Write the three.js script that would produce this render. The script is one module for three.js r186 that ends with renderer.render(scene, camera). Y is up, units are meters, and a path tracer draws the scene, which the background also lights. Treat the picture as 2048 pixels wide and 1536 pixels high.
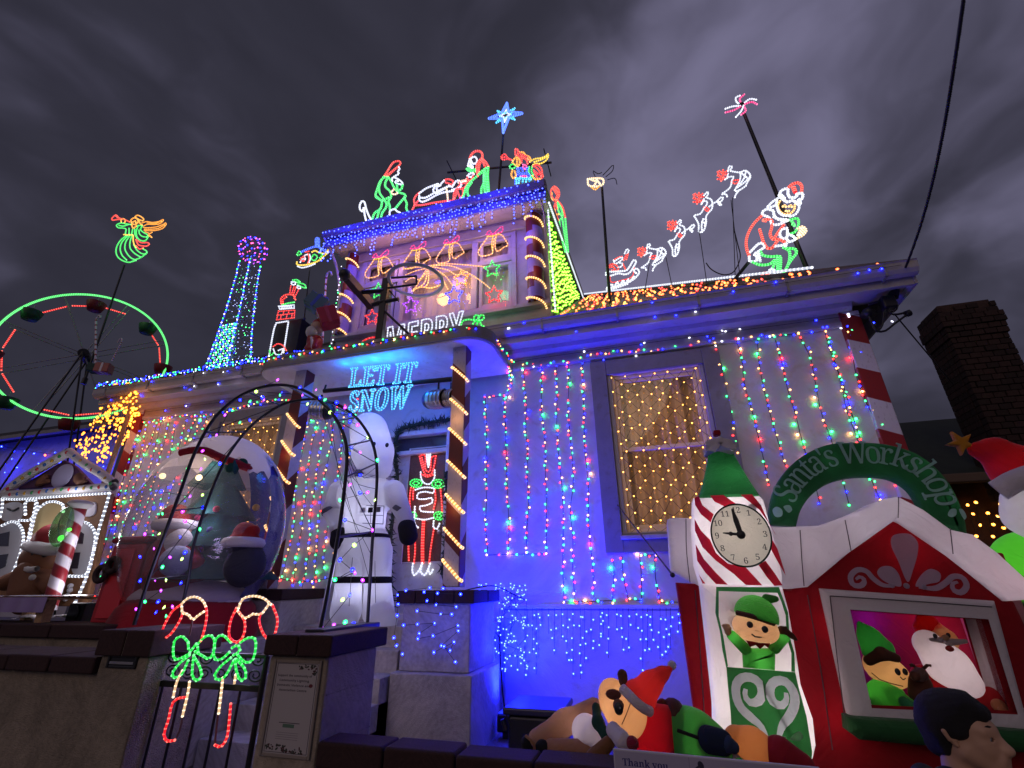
import * as THREE from 'three';
import { mergeGeometries, mergeVertices } from 'three/addons/utils/BufferGeometryUtils.js';
import { RoundedBoxGeometry } from 'three/addons/geometries/RoundedBoxGeometry.js';
import { MarchingCubes } from 'three/addons/objects/MarchingCubes.js';
import { ImprovedNoise } from 'three/addons/math/ImprovedNoise.js';
import { FontLoader } from 'three/addons/loaders/FontLoader.js';

// ---------------------------------------------------------------- camera, sky, light, exposure
const scene = new THREE.Scene();
const FOCAL = 927, PITCH = 23.6, YAW = 15.9, ROLL = -0.6, EYE = 1.6;
const rad = THREE.MathUtils.degToRad;
const camera = new THREE.PerspectiveCamera(2 * Math.atan(768 / FOCAL) * 180 / Math.PI, 4 / 3, 0.05, 400);
camera.rotation.order = 'YXZ';
camera.position.set(0, EYE, 0);
camera.rotation.set(rad(PITCH), rad(YAW), rad(ROLL));
camera.updateMatrixWorld();
const renderer = new THREE.WebGLRenderer({ antialias: true });
renderer.toneMapping = THREE.LinearToneMapping;
renderer.toneMappingExposure = 1;
renderer.shadowMap.enabled = true;

// seeded random and noise
let seed = 7;
const rnd = () => { seed = (seed * 1664525 + 1013904223) >>> 0; return seed / 4294967296; };
const rr = (a, b) => a + (b - a) * rnd();
const perlin = new ImprovedNoise();
const fbm = (x, y, z, o = 5) => { let s = 0, a = 0.5, f = 1; for (let i = 0; i < o; i++) { s += a * perlin.noise(x * f, y * f, z * f); a *= 0.5; f *= 2.03; } return s; };

// dusk sky under broken cloud: a thin bright layer above, heavy banks drifting below it
{
  const W = 2048, H = 1024, data = new Float32Array(W * H * 4), ss = THREE.MathUtils.smoothstep;
  // bank centres [towards x, y, z], reach, weight: heavy cloud to the west and overhead, a gap to the north east
  const banks = [[-0.75, 0.55, -0.55, 0.75, 0.62], [-0.2, 0.9, -0.3, 0.34, 0.55], [0.62, 0.5, -0.72, 0.3, 0.5], [-0.95, 0.2, -0.3, 0.6, 0.3], [0.1, 0.62, -0.8, 0.42, -0.52], [0.35, 0.8, -0.5, 0.3, -0.3], [0.5, 0.3, -0.85, 0.3, 0.25], [0.6, 0.5, 0.6, 0.8, 0.3], [-0.5, 0.6, 0.7, 0.6, -0.1]].map(([x, y, z, r, w]) => { const l = Math.hypot(x, y, z); return [x / l, y / l, z / l, r, w]; });
  for (let r = 0; r < H; r++) {
    const up = ((r + 0.5) / H - 0.5) * Math.PI, y = Math.sin(up);
    for (let c = 0; c < W; c++) {
      const az = ((c + 0.5) / W - 0.5) * 2 * Math.PI, x = Math.cos(az) * Math.cos(up), z = Math.sin(az) * Math.cos(up), o = (r * W + c) * 4;
      if (y < -0.02) { data[o] = 0.05; data[o + 1] = 0.045; data[o + 2] = 0.065; data[o + 3] = 1; continue; }
      const k = 1 / (Math.max(y, 0) + 0.6), cx = x * k * 1.5, cy = y * 1.6, cz = z * k * 1.5;
      const wx = fbm(cx * 1.5 + 3.1, cy * 1.5, cz * 1.5 + 2.2, 4), wz = fbm(cx * 1.5, cy * 1.5 + 7.7, cz * 1.5 + 5.2, 4);
      const n = fbm(cx * 1.6 + wx * 0.7 + 11.3, cy * 2.1 + wz * 0.4, cz * 1.6 + wz * 0.7 + 4.1, 7), fine = fbm(cx * 5 + wx * 1.2, cy * 6 + wz, cz * 5 + wz * 1.2, 6);
      let m = 0.34; for (const [bx, by, bz, rr2, w] of banks) { const d2 = (x - bx) ** 2 + (y - by) ** 2 + (z - bz) ** 2; m += w * Math.exp(-d2 / (rr2 * rr2)); }
      const cover = ss(m + n * 1.15 + fine * 0.22, 0.0, 1.0), veil = 0.5 + 0.5 * ss(0.5 - n * 0.9 + fine * 0.5, 0.1, 0.9);
      const light = [0.185, 0.173, 0.28], dark = [0.031, 0.03, 0.046];
      for (let i = 0; i < 3; i++) data[o + i] = light[i] * veil * (1 - cover) + dark[i] * cover * (1 + 0.35 * fine);
      data[o + 3] = 1;
    }
  }
  const sky = new THREE.DataTexture(data, W, H, THREE.RGBAFormat, THREE.FloatType);
  sky.mapping = THREE.EquirectangularReflectionMapping;
  sky.minFilter = sky.magFilter = THREE.LinearFilter;
  sky.needsUpdate = true;
  scene.background = sky;
  scene.environment = sky;
}
// last light of the dusk behind the viewer, soft through cloud
const sun = new THREE.DirectionalLight(new THREE.Color(1, 0.72, 0.52), 0.28);
sun.position.set(-6, 12, 14); sun.target.position.set(-2, 2, -5);
sun.castShadow = true; sun.shadow.radius = 60;
Object.assign(sun.shadow.camera, { left: -14, right: 14, top: 14, bottom: -14, near: 0.5, far: 45 });
scene.add(sun, sun.target);

// ---------------------------------------------------------------- helpers
const V3 = (x, y, z) => new THREE.Vector3(x, y, z);
const DEG = Math.PI / 180;
// a pixel of the 2048 x 1536 photograph as a direction from the eye, and where it meets a plane
function ray(px, py) {
  return V3((px - 1024) / FOCAL, -(py - 768) / FOCAL, -1).applyEuler(camera.rotation);
}
const at = (px, py, z) => { const d = ray(px, py), t = z / d.z; return V3(d.x * t, EYE + d.y * t, z); };
const atX = (px, py, x) => { const d = ray(px, py), t = x / d.x; return V3(x, EYE + d.y * t, d.z * t); };
const atY = (px, py, y) => { const d = ray(px, py), t = (y - EYE) / d.y; return V3(d.x * t, y, d.z * t); };
// coordinates read from an enlargement that begins at (x0, y0) and shows s pixels per pixel
const zoom = (x0, y0, s) => (list) => { const o = []; for (let i = 0; i < list.length; i += 2) o.push([x0 + list[i] / s, y0 + list[i + 1] / s]); return o; };
const full = zoom(0, 0, 1);

const used = new Map();
function numbered(name) { const n = used.get(name) ?? 0; used.set(name, n + 1); return n ? `${name}_${String(n).padStart(3, '0')}` : name; }
function thing(name, label, category, pos = [0, 0, 0], group, kind) {
  const o = new THREE.Group(); o.name = numbered(name); scene.add(o);
  o.position.set(...(pos.isVector3 ? pos.toArray() : pos));
  o.userData = { label, category }; if (group) o.userData.group = group; if (kind) o.userData.kind = kind;
  return o;
}
// plain attributes only, so that pieces can be joined
function plain(g) {
  const q = g.index ? g.toNonIndexed() : g;
  for (const k of Object.keys(q.attributes)) if (!['position', 'normal', 'uv'].includes(k)) q.deleteAttribute(k);
  if (!q.attributes.normal) q.computeVertexNormals();
  if (!q.attributes.uv) { const p = q.attributes.position, uv = new Float32Array(p.count * 2); for (let i = 0; i < p.count; i++) { uv[2 * i] = p.getX(i) + 0.6 * p.getZ(i); uv[2 * i + 1] = p.getY(i) + 0.5 * p.getZ(i); } q.setAttribute('uv', new THREE.BufferAttribute(uv, 2)); }
  q.clearGroups();
  return q;
}
// geometries are given in world space; under a thing that stands elsewhere they are moved to its own axes
function obj(name, geoms, material, parent = scene, extra) {
  const list = [].concat(geoms).map(plain);
  const g = list.length > 1 ? mergeGeometries(list) : list[0];
  let top = parent, off = V3(0, 0, 0);
  while (top && top !== scene) { off.add(top.position); top = top.parent; }
  if (off.lengthSq()) g.translate(-off.x, -off.y, -off.z);
  const m = new THREE.Mesh(g, material); m.name = parent === scene ? numbered(name) : name;
  m.castShadow = m.receiveShadow = true;
  if (extra) Object.assign(m.userData, extra);
  parent.add(m);
  return m;
}
const STUFF = { kind: 'stuff' };
function struct(name, geoms, material) { return obj(name, geoms, material, scene, { kind: 'structure' }); }
const box = (x0, x1, y0, y1, z0, z1) => { const g = new THREE.BoxGeometry(Math.abs(x1 - x0), Math.abs(y1 - y0), Math.abs(z1 - z0)); g.translate((x0 + x1) / 2, (y0 + y1) / 2, (z0 + z1) / 2); return metricUV(g); };
const rbox = (x0, x1, y0, y1, z0, z1, r = 0.01, s = 2) => { const g = new RoundedBoxGeometry(Math.abs(x1 - x0), Math.abs(y1 - y0), Math.abs(z1 - z0), s, r); g.translate((x0 + x1) / 2, (y0 + y1) / 2, (z0 + z1) / 2); return metricUV(g); };
// uv in metres from position and the way each face points
function metricUV(g0) {
  const g = g0.index ? g0.toNonIndexed() : g0, p = g.attributes.position, n = g.attributes.normal, uv = new Float32Array(p.count * 2);
  for (let i = 0; i < p.count; i++) {
    const ax = Math.abs(n.getX(i)), ay = Math.abs(n.getY(i)), az = Math.abs(n.getZ(i));
    const [u, v] = az >= ax && az >= ay ? [p.getX(i), p.getY(i)] : ax >= ay ? [p.getZ(i), p.getY(i)] : [p.getX(i), p.getZ(i)];
    uv[i * 2] = u; uv[i * 2 + 1] = v;
  }
  g.setAttribute('uv', new THREE.BufferAttribute(uv, 2));
  return g;
}
function rod(a, b, r, r2 = r, sides = 8) {
  const d = b.clone().sub(a), g = new THREE.CylinderGeometry(r2, r, d.length(), sides);
  g.applyQuaternion(new THREE.Quaternion().setFromUnitVectors(V3(0, 1, 0), d.clone().normalize()));
  g.translate((a.x + b.x) / 2, (a.y + b.y) / 2, (a.z + b.z) / 2);
  return g;
}
function ball(c, r, sy = 1, sz = 1, sx = 1, seg = 20) { const g = new THREE.SphereGeometry(r, seg, Math.round(seg * 0.7)); g.scale(sx, sy, sz); g.translate(c.x, c.y, c.z); return g; }
function smooth(pts, closed = false) { return new THREE.CatmullRomCurve3(pts, closed, 'centripetal', 0.5); }
function tube(pts, r, sides = 6, step = 0.04, closed = false) {
  if (pts.length === 2) return rod(pts[0], pts[1], r, r, sides);
  const c = smooth(pts, closed); const n = Math.max(3, Math.min(400, Math.round(c.getLength() / step)));
  return new THREE.TubeGeometry(c, n, r, sides, closed);
}
function polyTube(pts, r, sides = 6, closed = false) {
  const g = []; const n = pts.length;
  for (let i = 0; i < (closed ? n : n - 1); i++) if (pts[i].distanceTo(pts[(i + 1) % n]) > 1e-4) g.push(rod(pts[i], pts[(i + 1) % n], r, r, sides));
  return g;
}
// outline on the plane z = const as a Shape, extruded backwards with rounded edges
function shapeOf(pts, curved = false) {
  const s = new THREE.Shape(); let q = pts.map((p) => new THREE.Vector2(p.x, p.y));
  if (curved) { const c = new THREE.CatmullRomCurve3(pts.map((p) => V3(p.x, p.y, 0)), true, 'centripetal'); q = c.getPoints(pts.length * 6).map((p) => new THREE.Vector2(p.x, p.y)); q.pop(); }
  s.setFromPoints(q); return s;
}
function slab(shape, zFront, depth, bevel = 0.004, seg = 2, holes) {
  if (holes) for (const h of holes) shape.holes.push(h);
  const b = Math.min(bevel, depth / 2.05);
  const g = new THREE.ExtrudeGeometry(shape, { depth: depth - 2 * b, bevelEnabled: b > 0, bevelThickness: b, bevelSize: b, bevelOffset: -b, bevelSegments: seg, curveSegments: 16 });
  g.translate(0, 0, zFront - depth + b);
  return g;
}
const pxShape = (pts, z, curved) => shapeOf(pts.map((p) => at(p[0], p[1], z)), curved);
const pxSlab = (pts, z, depth, bevel, curved, seg = 3) => slab(pxShape(pts, z, curved), z, depth, bevel, seg);
// a smooth union of tapered capsules [a, ra, b, rb], meshed
function blend(bones, cell = 0.02, k = 0.03, extraField) {
  const lo = V3(1e9, 1e9, 1e9), hi = V3(-1e9, -1e9, -1e9);
  for (const [a, ra, b, rb] of bones) { const r = Math.max(ra, rb) + k + cell * 2.5; for (const p of [a, b]) { lo.min(p.clone().subScalar(r)); hi.max(p.clone().addScalar(r)); } }
  const size = hi.clone().sub(lo), res = Math.min(110, Math.max(16, Math.ceil(Math.max(size.x, size.y, size.z) / cell)));
  const mc = new MarchingCubes(res, new THREE.MeshBasicMaterial(), false, false, 400000);
  const q = V3(0, 0, 0), ab = bones.map(([a, , b]) => b.clone().sub(a)), half = res / 2;
  for (let z = 0; z < res; z++) for (let y = 0; y < res; y++) for (let x = 0; x < res; x++) {
    const fx = (x - half) / half, fy = (y - half) / half, fz = (z - half) / half;
    const px = lo.x + (fx * 0.5 + 0.5) * size.x, py = lo.y + (fy * 0.5 + 0.5) * size.y, pz = lo.z + (fz * 0.5 + 0.5) * size.z;
    let d = 1e9;
    for (let i = 0; i < bones.length; i++) {
      const [a, ra, , rb, sc] = bones[i], e = ab[i], l2 = e.lengthSq();
      let ux = px - a.x, uy = py - a.y, uz = pz - a.z; const t = l2 > 1e-9 ? Math.min(1, Math.max(0, (ux * e.x + uy * e.y + uz * e.z) / l2)) : 0;
      ux -= e.x * t; uy -= e.y * t; uz -= e.z * t;
      if (sc) { ux /= sc[0]; uy /= sc[1]; uz /= sc[2]; }
      let di = Math.sqrt(ux * ux + uy * uy + uz * uz) - (ra + (rb - ra) * t);
      if (i === 0) d = di; else { const h = Math.max(k - Math.abs(d - di), 0) / k; d = Math.min(d, di) - h * h * k * 0.25; }
    }
    if (extraField) d = extraField(d, px, py, pz);
    mc.field[x + y * res + z * res * res] = -d;
  }
  mc.isolation = 0; mc.update();
  const n = mc.count ?? 0, pos = new Float32Array(mc.positionArray.subarray(0, n * 3));
  for (let i = 0; i < n; i++) { pos[i * 3] = lo.x + (pos[i * 3] * 0.5 + 0.5) * size.x; pos[i * 3 + 1] = lo.y + (pos[i * 3 + 1] * 0.5 + 0.5) * size.y; pos[i * 3 + 2] = lo.z + (pos[i * 3 + 2] * 0.5 + 0.5) * size.z; }
  let g = new THREE.BufferGeometry(); g.setAttribute('position', new THREE.BufferAttribute(pos, 3));
  g = mergeVertices(g, 1e-5); g.computeVertexNormals();
  return g;
}

// ---------------------------------------------------------------- materials
function noiseTexture(size, fn, srgb) {
  const d = new Uint8Array(size * size * 4);
  for (let y = 0; y < size; y++) for (let x = 0; x < size; x++) { const c = fn(x / size, y / size), i = (y * size + x) * 4; d[i] = c[0] * 255; d[i + 1] = c[1] * 255; d[i + 2] = c[2] * 255; d[i + 3] = 255; }
  const t = new THREE.DataTexture(d, size, size); t.wrapS = t.wrapT = THREE.RepeatWrapping; t.magFilter = THREE.LinearFilter; t.minFilter = THREE.LinearMipmapLinearFilter; t.generateMipmaps = true;
  if (srgb) t.colorSpace = THREE.SRGBColorSpace; t.needsUpdate = true; return t;
}
// tiling noise from a torus
const tile = (u, v, f, o = 4, s = 0) => { const a = u * 2 * Math.PI, b = v * 2 * Math.PI, r = f / (2 * Math.PI); return fbm(Math.cos(a) * r + 20 + s, Math.sin(a) * r + Math.cos(b) * r * 0.97 + 9, Math.sin(b) * r + 3 + s, o); };
const repeat = (t, m) => { const c = t.clone(); c.repeat.set(1 / m, 1 / m); c.needsUpdate = true; return c; };
const roughTex = noiseTexture(512, (u, v) => { const n = 0.5 + 0.55 * tile(u, v, 90, 4) + 0.25 * tile(u, v, 14, 3, 4); const c = Math.min(1, Math.max(0, n)); return [c, c, c]; });
const paintTex = noiseTexture(512, (u, v) => { const n = 0.88 + 0.24 * tile(u, v, 6, 5, 2) + 0.06 * tile(u, v, 60, 3); const st = 0.5 * Math.max(0, tile(u, v, 22, 4, 9) - 0.12); const c = Math.min(1, Math.max(0, n)); return [c - st * 0.6, c - st * 0.9, c - st * 1.6].map((q) => Math.min(1, Math.max(0, q))); });
const grimeTex = noiseTexture(512, (u, v) => { const n = 0.72 + 0.4 * tile(u, v, 9, 5, 1) + 0.3 * tile(u, v, 70, 3, 5); const c = Math.min(1, Math.max(0.1, n)); return [c, c * 0.97, c * 0.93]; });
const brickTex = noiseTexture(256, (u, v) => { const n = 0.75 + 0.5 * tile(u, v, 30, 4, 3); const c = Math.min(1, Math.max(0.2, n)); return [c, c, c]; });
// creases of slack nylon
const clothTex = noiseTexture(512, (u, v) => { const w = tile(u, v, 4, 3, 8) * 0.12, n = 0.35 + 0.35 * tile(u, v, 5, 3, 6) + 0.6 * (0.3 - Math.abs(tile((u + w) % 1, (v + w) % 1, 11, 3, 3))); const c = Math.min(1, Math.max(0, n)); return [c, c, c]; });
const lin = (r, g, b) => new THREE.Color().setRGB(r, g, b);
const std = (c, o = {}) => new THREE.MeshStandardMaterial({ color: lin(...c), roughness: 0.8, ...o });
const M = {
  stucco: std([0.62, 0.6, 0.63], { map: repeat(paintTex, 2.3), bumpMap: repeat(roughTex, 1.1), bumpScale: 0.003, roughness: 0.75 }),
  rough: std([0.36, 0.31, 0.25], { map: repeat(grimeTex, 1.7), bumpMap: repeat(roughTex, 0.5), bumpScale: 0.012, roughness: 0.95 }),
  whiteBlock: std([0.55, 0.53, 0.52], { map: repeat(grimeTex, 2.1), bumpMap: repeat(roughTex, 0.7), bumpScale: 0.004, roughness: 0.85 }),
  coping: std([0.045, 0.017, 0.016], { map: repeat(brickTex, 0.4), bumpMap: repeat(roughTex, 0.3), bumpScale: 0.003, roughness: 0.9, }),
  trim: std([0.5, 0.47, 0.5], { map: repeat(paintTex, 1.3), roughness: 0.5 }),
  trimDark: std([0.26, 0.25, 0.25], { map: repeat(paintTex, 1.3), roughness: 0.5 }),
  white: std([0.7, 0.69, 0.7], { roughness: 0.45, map: repeat(paintTex, 1.1) }),
  redPaint: std([0.28, 0.02, 0.025], { roughness: 0.45, map: repeat(brickTex, 0.9) }),
  black: std([0.012, 0.012, 0.015], { roughness: 0.45 }),
  blackMetal: std([0.018, 0.018, 0.022], { roughness: 0.4, metalness: 0.4 }),
  steel: std([0.45, 0.45, 0.47], { roughness: 0.3, metalness: 0.9 }),
  galv: std([0.3, 0.3, 0.32], { roughness: 0.5, metalness: 0.5 }),
  roofIron: std([0.2, 0.17, 0.16], { roughness: 0.5, metalness: 0.3, map: repeat(grimeTex, 1.3) }),
  wire: std([0.012, 0.02, 0.014], { roughness: 0.6 }),
  wood: std([0.42, 0.26, 0.13], { roughness: 0.7, map: repeat(brickTex, 0.7) }),
  curtain: std([0.55, 0.5, 0.5], { roughness: 0.95 }),
  curtainWarm: std([0.5, 0.38, 0.27], { roughness: 0.95 }),
  concrete: std([0.2, 0.19, 0.18], { map: repeat(grimeTex, 1.9), bumpMap: repeat(roughTex, 0.8), bumpScale: 0.004, roughness: 0.9 }),
  asphalt: std([0.05, 0.05, 0.052], { map: repeat(grimeTex, 1.2), bumpMap: repeat(roughTex, 0.35), bumpScale: 0.006, roughness: 0.95 }),
  darkBrick: std([0.07, 0.035, 0.028], { map: repeat(brickTex, 0.5), bumpMap: repeat(roughTex, 0.3), bumpScale: 0.004, roughness: 0.9 }),
  glass: new THREE.MeshPhysicalMaterial({ color: 0xffffff, transmission: 1, thickness: 0, roughness: 0.02, ior: 1.5 }),
};
// glowing things: tubes in a pure colour, the diodes in them nearly white
const GLOW = {
  green: [[0.01, 0.75, 0.06], [0.28, 1.5, 0.42]], red: [[0.95, 0.012, 0.02], [1.8, 0.3, 0.22]], white: [[0.62, 0.66, 0.78], [1.5, 1.6, 1.8]],
  blue: [[0.012, 0.03, 1.5], [0.25, 0.5, 2.4]], orange: [[0.95, 0.26, 0.012], [1.9, 0.95, 0.22]], yellow: [[0.9, 0.55, 0.02], [1.7, 1.3, 0.3]],
  cyan: [[0.02, 0.45, 0.95], [0.35, 1.35, 1.8]], icy: [[0.03, 0.5, 0.95], [0.55, 1.6, 2.1]], frost: [[0.22, 0.24, 0.29], [1.5, 1.6, 1.8]], pink: [[0.95, 0.02, 0.22], [1.7, 0.35, 0.7]], warm: [[1.0, 0.42, 0.1], [2.2, 1.35, 0.55]], purple: [[0.4, 0.02, 0.95], [1.0, 0.4, 1.9]], cream: [[0.85, 0.55, 0.3], [1.9, 1.5, 1.0]],
  dim: [[0.18, 0.19, 0.24], [0.4, 0.42, 0.5]],
};
const glowMat = {};
for (const [k, [a, b]] of Object.entries(GLOW)) for (const [s, c] of [['rope', a], ['led', b]]) {
  const m = std(c.map((q) => Math.min(0.5, q * 0.5 + 0.03)), { roughness: 0.4 }); m.emissive = lin(...c); m.emissiveIntensity = 1; glowMat[k + s] = m;
}
const glowOf = (c, i = 1) => { const m = std(c.map((q) => Math.min(0.6, q * 0.5 + 0.03)), { roughness: 0.4 }); m.emissive = lin(...c); m.emissiveIntensity = i; return m; };
// blown-up nylon, lit from a lamp inside
const nylonCache = new Map(), clothBump = repeat(clothTex, 0.7);
const nylon = (r, g, b, t = 0.4) => {
  const k = [r, g, b, t].join(); if (!nylonCache.has(k)) nylonCache.set(k, new THREE.MeshPhysicalMaterial({ color: lin(r, g, b), roughness: 1, transmission: t, thickness: 0, side: THREE.DoubleSide, bumpMap: clothBump, bumpScale: 0.012, specularIntensity: 0.5 }));
  return nylonCache.get(k);
};
// a flat ribbon of cloth along a curve on the plane z
function ribbon(pts, w, step = 0.012) { const c = smooth(pts), n = Math.max(6, Math.round(c.getLength() / step)), pos = [], idx = []; for (let i = 0; i <= n; i++) { const p = c.getPointAt(i / n), t = c.getTangentAt(i / n), k = w * Math.min(1, 0.45 + 3 * Math.min(i / n, 1 - i / n)), l = Math.hypot(t.x, t.y); pos.push(p.x - t.y / l * k, p.y + t.x / l * k, p.z, p.x + t.y / l * k, p.y - t.x / l * k, p.z); if (i < n) idx.push(2 * i, 2 * i + 1, 2 * i + 2, 2 * i + 1, 2 * i + 3, 2 * i + 2); } const g = new THREE.BufferGeometry(); g.setAttribute('position', new THREE.Float32BufferAttribute(pos, 3)); g.setIndex(idx); g.computeVertexNormals(); return g; }
function lamp(pos, color, intensity, radius = 2) { const l = new THREE.PointLight(lin(...color), intensity); l.position.copy(pos); l.castShadow = true; l.shadow.radius = radius; scene.add(l); return l; }

// ---------------------------------------------------------------- lights on wires and in tubes
const seedGeo = new THREE.IcosahedronGeometry(1, 0);
// one diode bead: a pale core; a collar adds a glowing cone behind it for its coloured halo
function beadGeo(list, r) { const g = []; for (const p of list) { const q = seedGeo.clone(); q.scale(r, r, r); q.translate(p.x, p.y, p.z); g.push(q); } return g; }
const haloConeGeo = (() => { const g = new THREE.ConeGeometry(1, 0.7, 7, 1, true); g.rotateX(-Math.PI / 2); return g; })();
function haloCones(list, r) { const g = []; for (const p of list) { const q = haloConeGeo.clone(); q.rotateX(rr(-0.5, 0.5)); q.rotateY(rr(-0.5, 0.5)); q.scale(r, r, r); q.translate(p.x, p.y, p.z - r * 0.3); g.push(q); } return g; }
function along(pts, step, sharp, closed) {
  const out = [];
  if (sharp) {
    const n = pts.length; let carry = 0;
    for (let i = 0; i < (closed ? n : n - 1); i++) { const a = pts[i], b = pts[(i + 1) % n], l = a.distanceTo(b); let s = carry; while (s < l) { out.push(a.clone().lerp(b, s / l)); s += step; } carry = s - l; }
    return out;
  }
  if (pts.length === 2) return along(pts, step, true, false);
  const c = smooth(pts, closed), n = Math.max(2, Math.round(c.getLength() / step)); c.arcLengthDivisions = Math.max(200, n * 2);
  return c.getSpacedPoints(n);
}
// a run of rope light on a thing: a tube in one colour (part) with its diodes (sub-part)
function rope(parent, name, color, runs, o = {}) {
  if (runs.length > 1 && !o.single) { runs.forEach((r) => rope(parent, name, color, [r], o)); return; }
  const r = o.r ?? 0.012, g = [], beads = [];
  for (const run of runs) {
    const pts = run.pts ?? run, closed = run.closed ?? o.closed ?? false, sharp = run.sharp ?? o.sharp ?? false;
    if (sharp) g.push(...polyTube(pts, r, 6, closed)); else g.push(tube(pts, r, 6, 0.03, closed));
    beads.push(...along(pts, o.step ?? 0.045, sharp, closed));
  }
  const m = obj(name, g, glowMat[color + 'rope'], parent);
  if (!o.nobeads) obj('bulb', beadGeo(beads, r * 1.22), glowMat[color + 'led'], m, STUFF);
  return m;
}
// a flat light figure traced on the plane z
function figure(name, label, category, z, view, group) {
  const t = thing(name, label, category, [0, 0, 0], group);
  t.run = (part, color, lists, o = {}) => rope(t, part, color, lists.map((l) => view(l).map((p) => at(p[0], p[1], o.z ?? z))), { r: 0.014, step: 0.036, ...o });
  t.z = z; t.view = view;
  return t;
}
// put a thing's origin where it stands, keeping everything in place
function settle(t) {
  t.updateMatrixWorld(true);
  const b = new THREE.Box3().setFromObject(t), p = V3((b.min.x + b.max.x) / 2, b.min.y, (b.min.z + b.max.z) / 2).sub(t.position);
  t.position.add(p);
  for (const c of t.children) c.position.sub(p);
  return t;
}
const BULB = { blue: [[0.012, 0.03, 10], [0.3, 0.55, 3]], red: [[5, 0.05, 0.05], [2.2, 0.5, 0.4]], green: [[0.06, 5, 0.9], [0.6, 2, 0.9]], warm: [[4.5, 2.0, 0.5], [2.6, 1.8, 0.9]], white: [[1.8, 1.8, 2.3], [2.2, 2.2, 2.6]], purple: [[1.7, 0.05, 3.2], [1.6, 0.7, 2.4]], amber: [[4.2, 1.35, 0.12], [2.8, 1.7, 0.6]], fire: [[4.2, 1.0, 0.05], [2.4, 1.2, 0.3]], roofred: [[4.0, 0.5, 0.06], [2.4, 0.9, 0.4]] };
for (const k of ['blue', 'red', 'green', 'warm']) BULB[k + 'hot'] = [BULB[k][0].map((q) => q * 6), BULB[k][1]];
const bulbMat = {};
for (const [k, [a, b]] of Object.entries(BULB)) { bulbMat[k] = glowOf(a); bulbMat[k].side = THREE.DoubleSide; bulbMat[k + 'core'] = glowOf(b); }
// bulbs on a string, sorted by colour; each colour is one part
function bulbs(parent, list, r = 0.011, collar = 1.75) {
  const by = {};
  for (const [p, c] of list) (by[c] ??= []).push(p);
  for (const [c, ps] of Object.entries(by)) {
    const m = obj(`${{ roofred: 'orange', fire: 'orange', ice: 'blue', lime: 'lime' }[c] ?? c.replace('hot', '')}_bulb`, haloCones(ps, r * collar), bulbMat[c], parent, STUFF);  // glowing cones added as each bulb's halo; the tip is the bulb proper
    obj('bulb_tip', beadGeo(ps, r), bulbMat[c + 'core'], m, STUFF);
  }
}
const font = {};
for (const [k, f] of [['sans', 'droid_sans_bold'], ['serif', 'droid_serif_bold'], ['regular', 'droid_serif_regular']]) font[k] = await new FontLoader().loadAsync(`fonts/droid/${f}.typeface.json`);
// ---------------------------------------------------------------- the setting
{
  const g = new THREE.PlaneGeometry(400, 400); g.rotateX(-Math.PI / 2); struct('ground', metricUV(g), M.asphalt);
  struct('pavement', box(-30, 30, 0.004, 0.12, -2.28, 1.6), M.concrete);
  struct('garden', box(-3.2 - 9, 6, 0.005, 0.42, -5.2, -2.52), M.concrete);
}
const WALL = -5.2, WL = -7.8, WR = 2.37, EAVE = 4.5;
const rectHole = (x0, x1, y0, y1) => { const p = new THREE.Path(); p.moveTo(x0, y0); p.lineTo(x1, y0); p.lineTo(x1, y1); p.lineTo(x0, y1); p.closePath(); return p; };
const rectShape = (x0, x1, y0, y1) => { const s = new THREE.Shape(); s.moveTo(x0, y0); s.lineTo(x1, y0); s.lineTo(x1, y1); s.lineTo(x0, y1); s.closePath(); return s; };
const RW = { x0: -0.29, x1: 0.79, y0: 2.06, y1: 3.95 }, LW = { x0: -6.05, x1: -4.93, y0: 2.06, y1: 3.95 }, DOOR = { x0: -3.2, x1: -2.28, y0: 1.27, y1: 3.46 };

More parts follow.
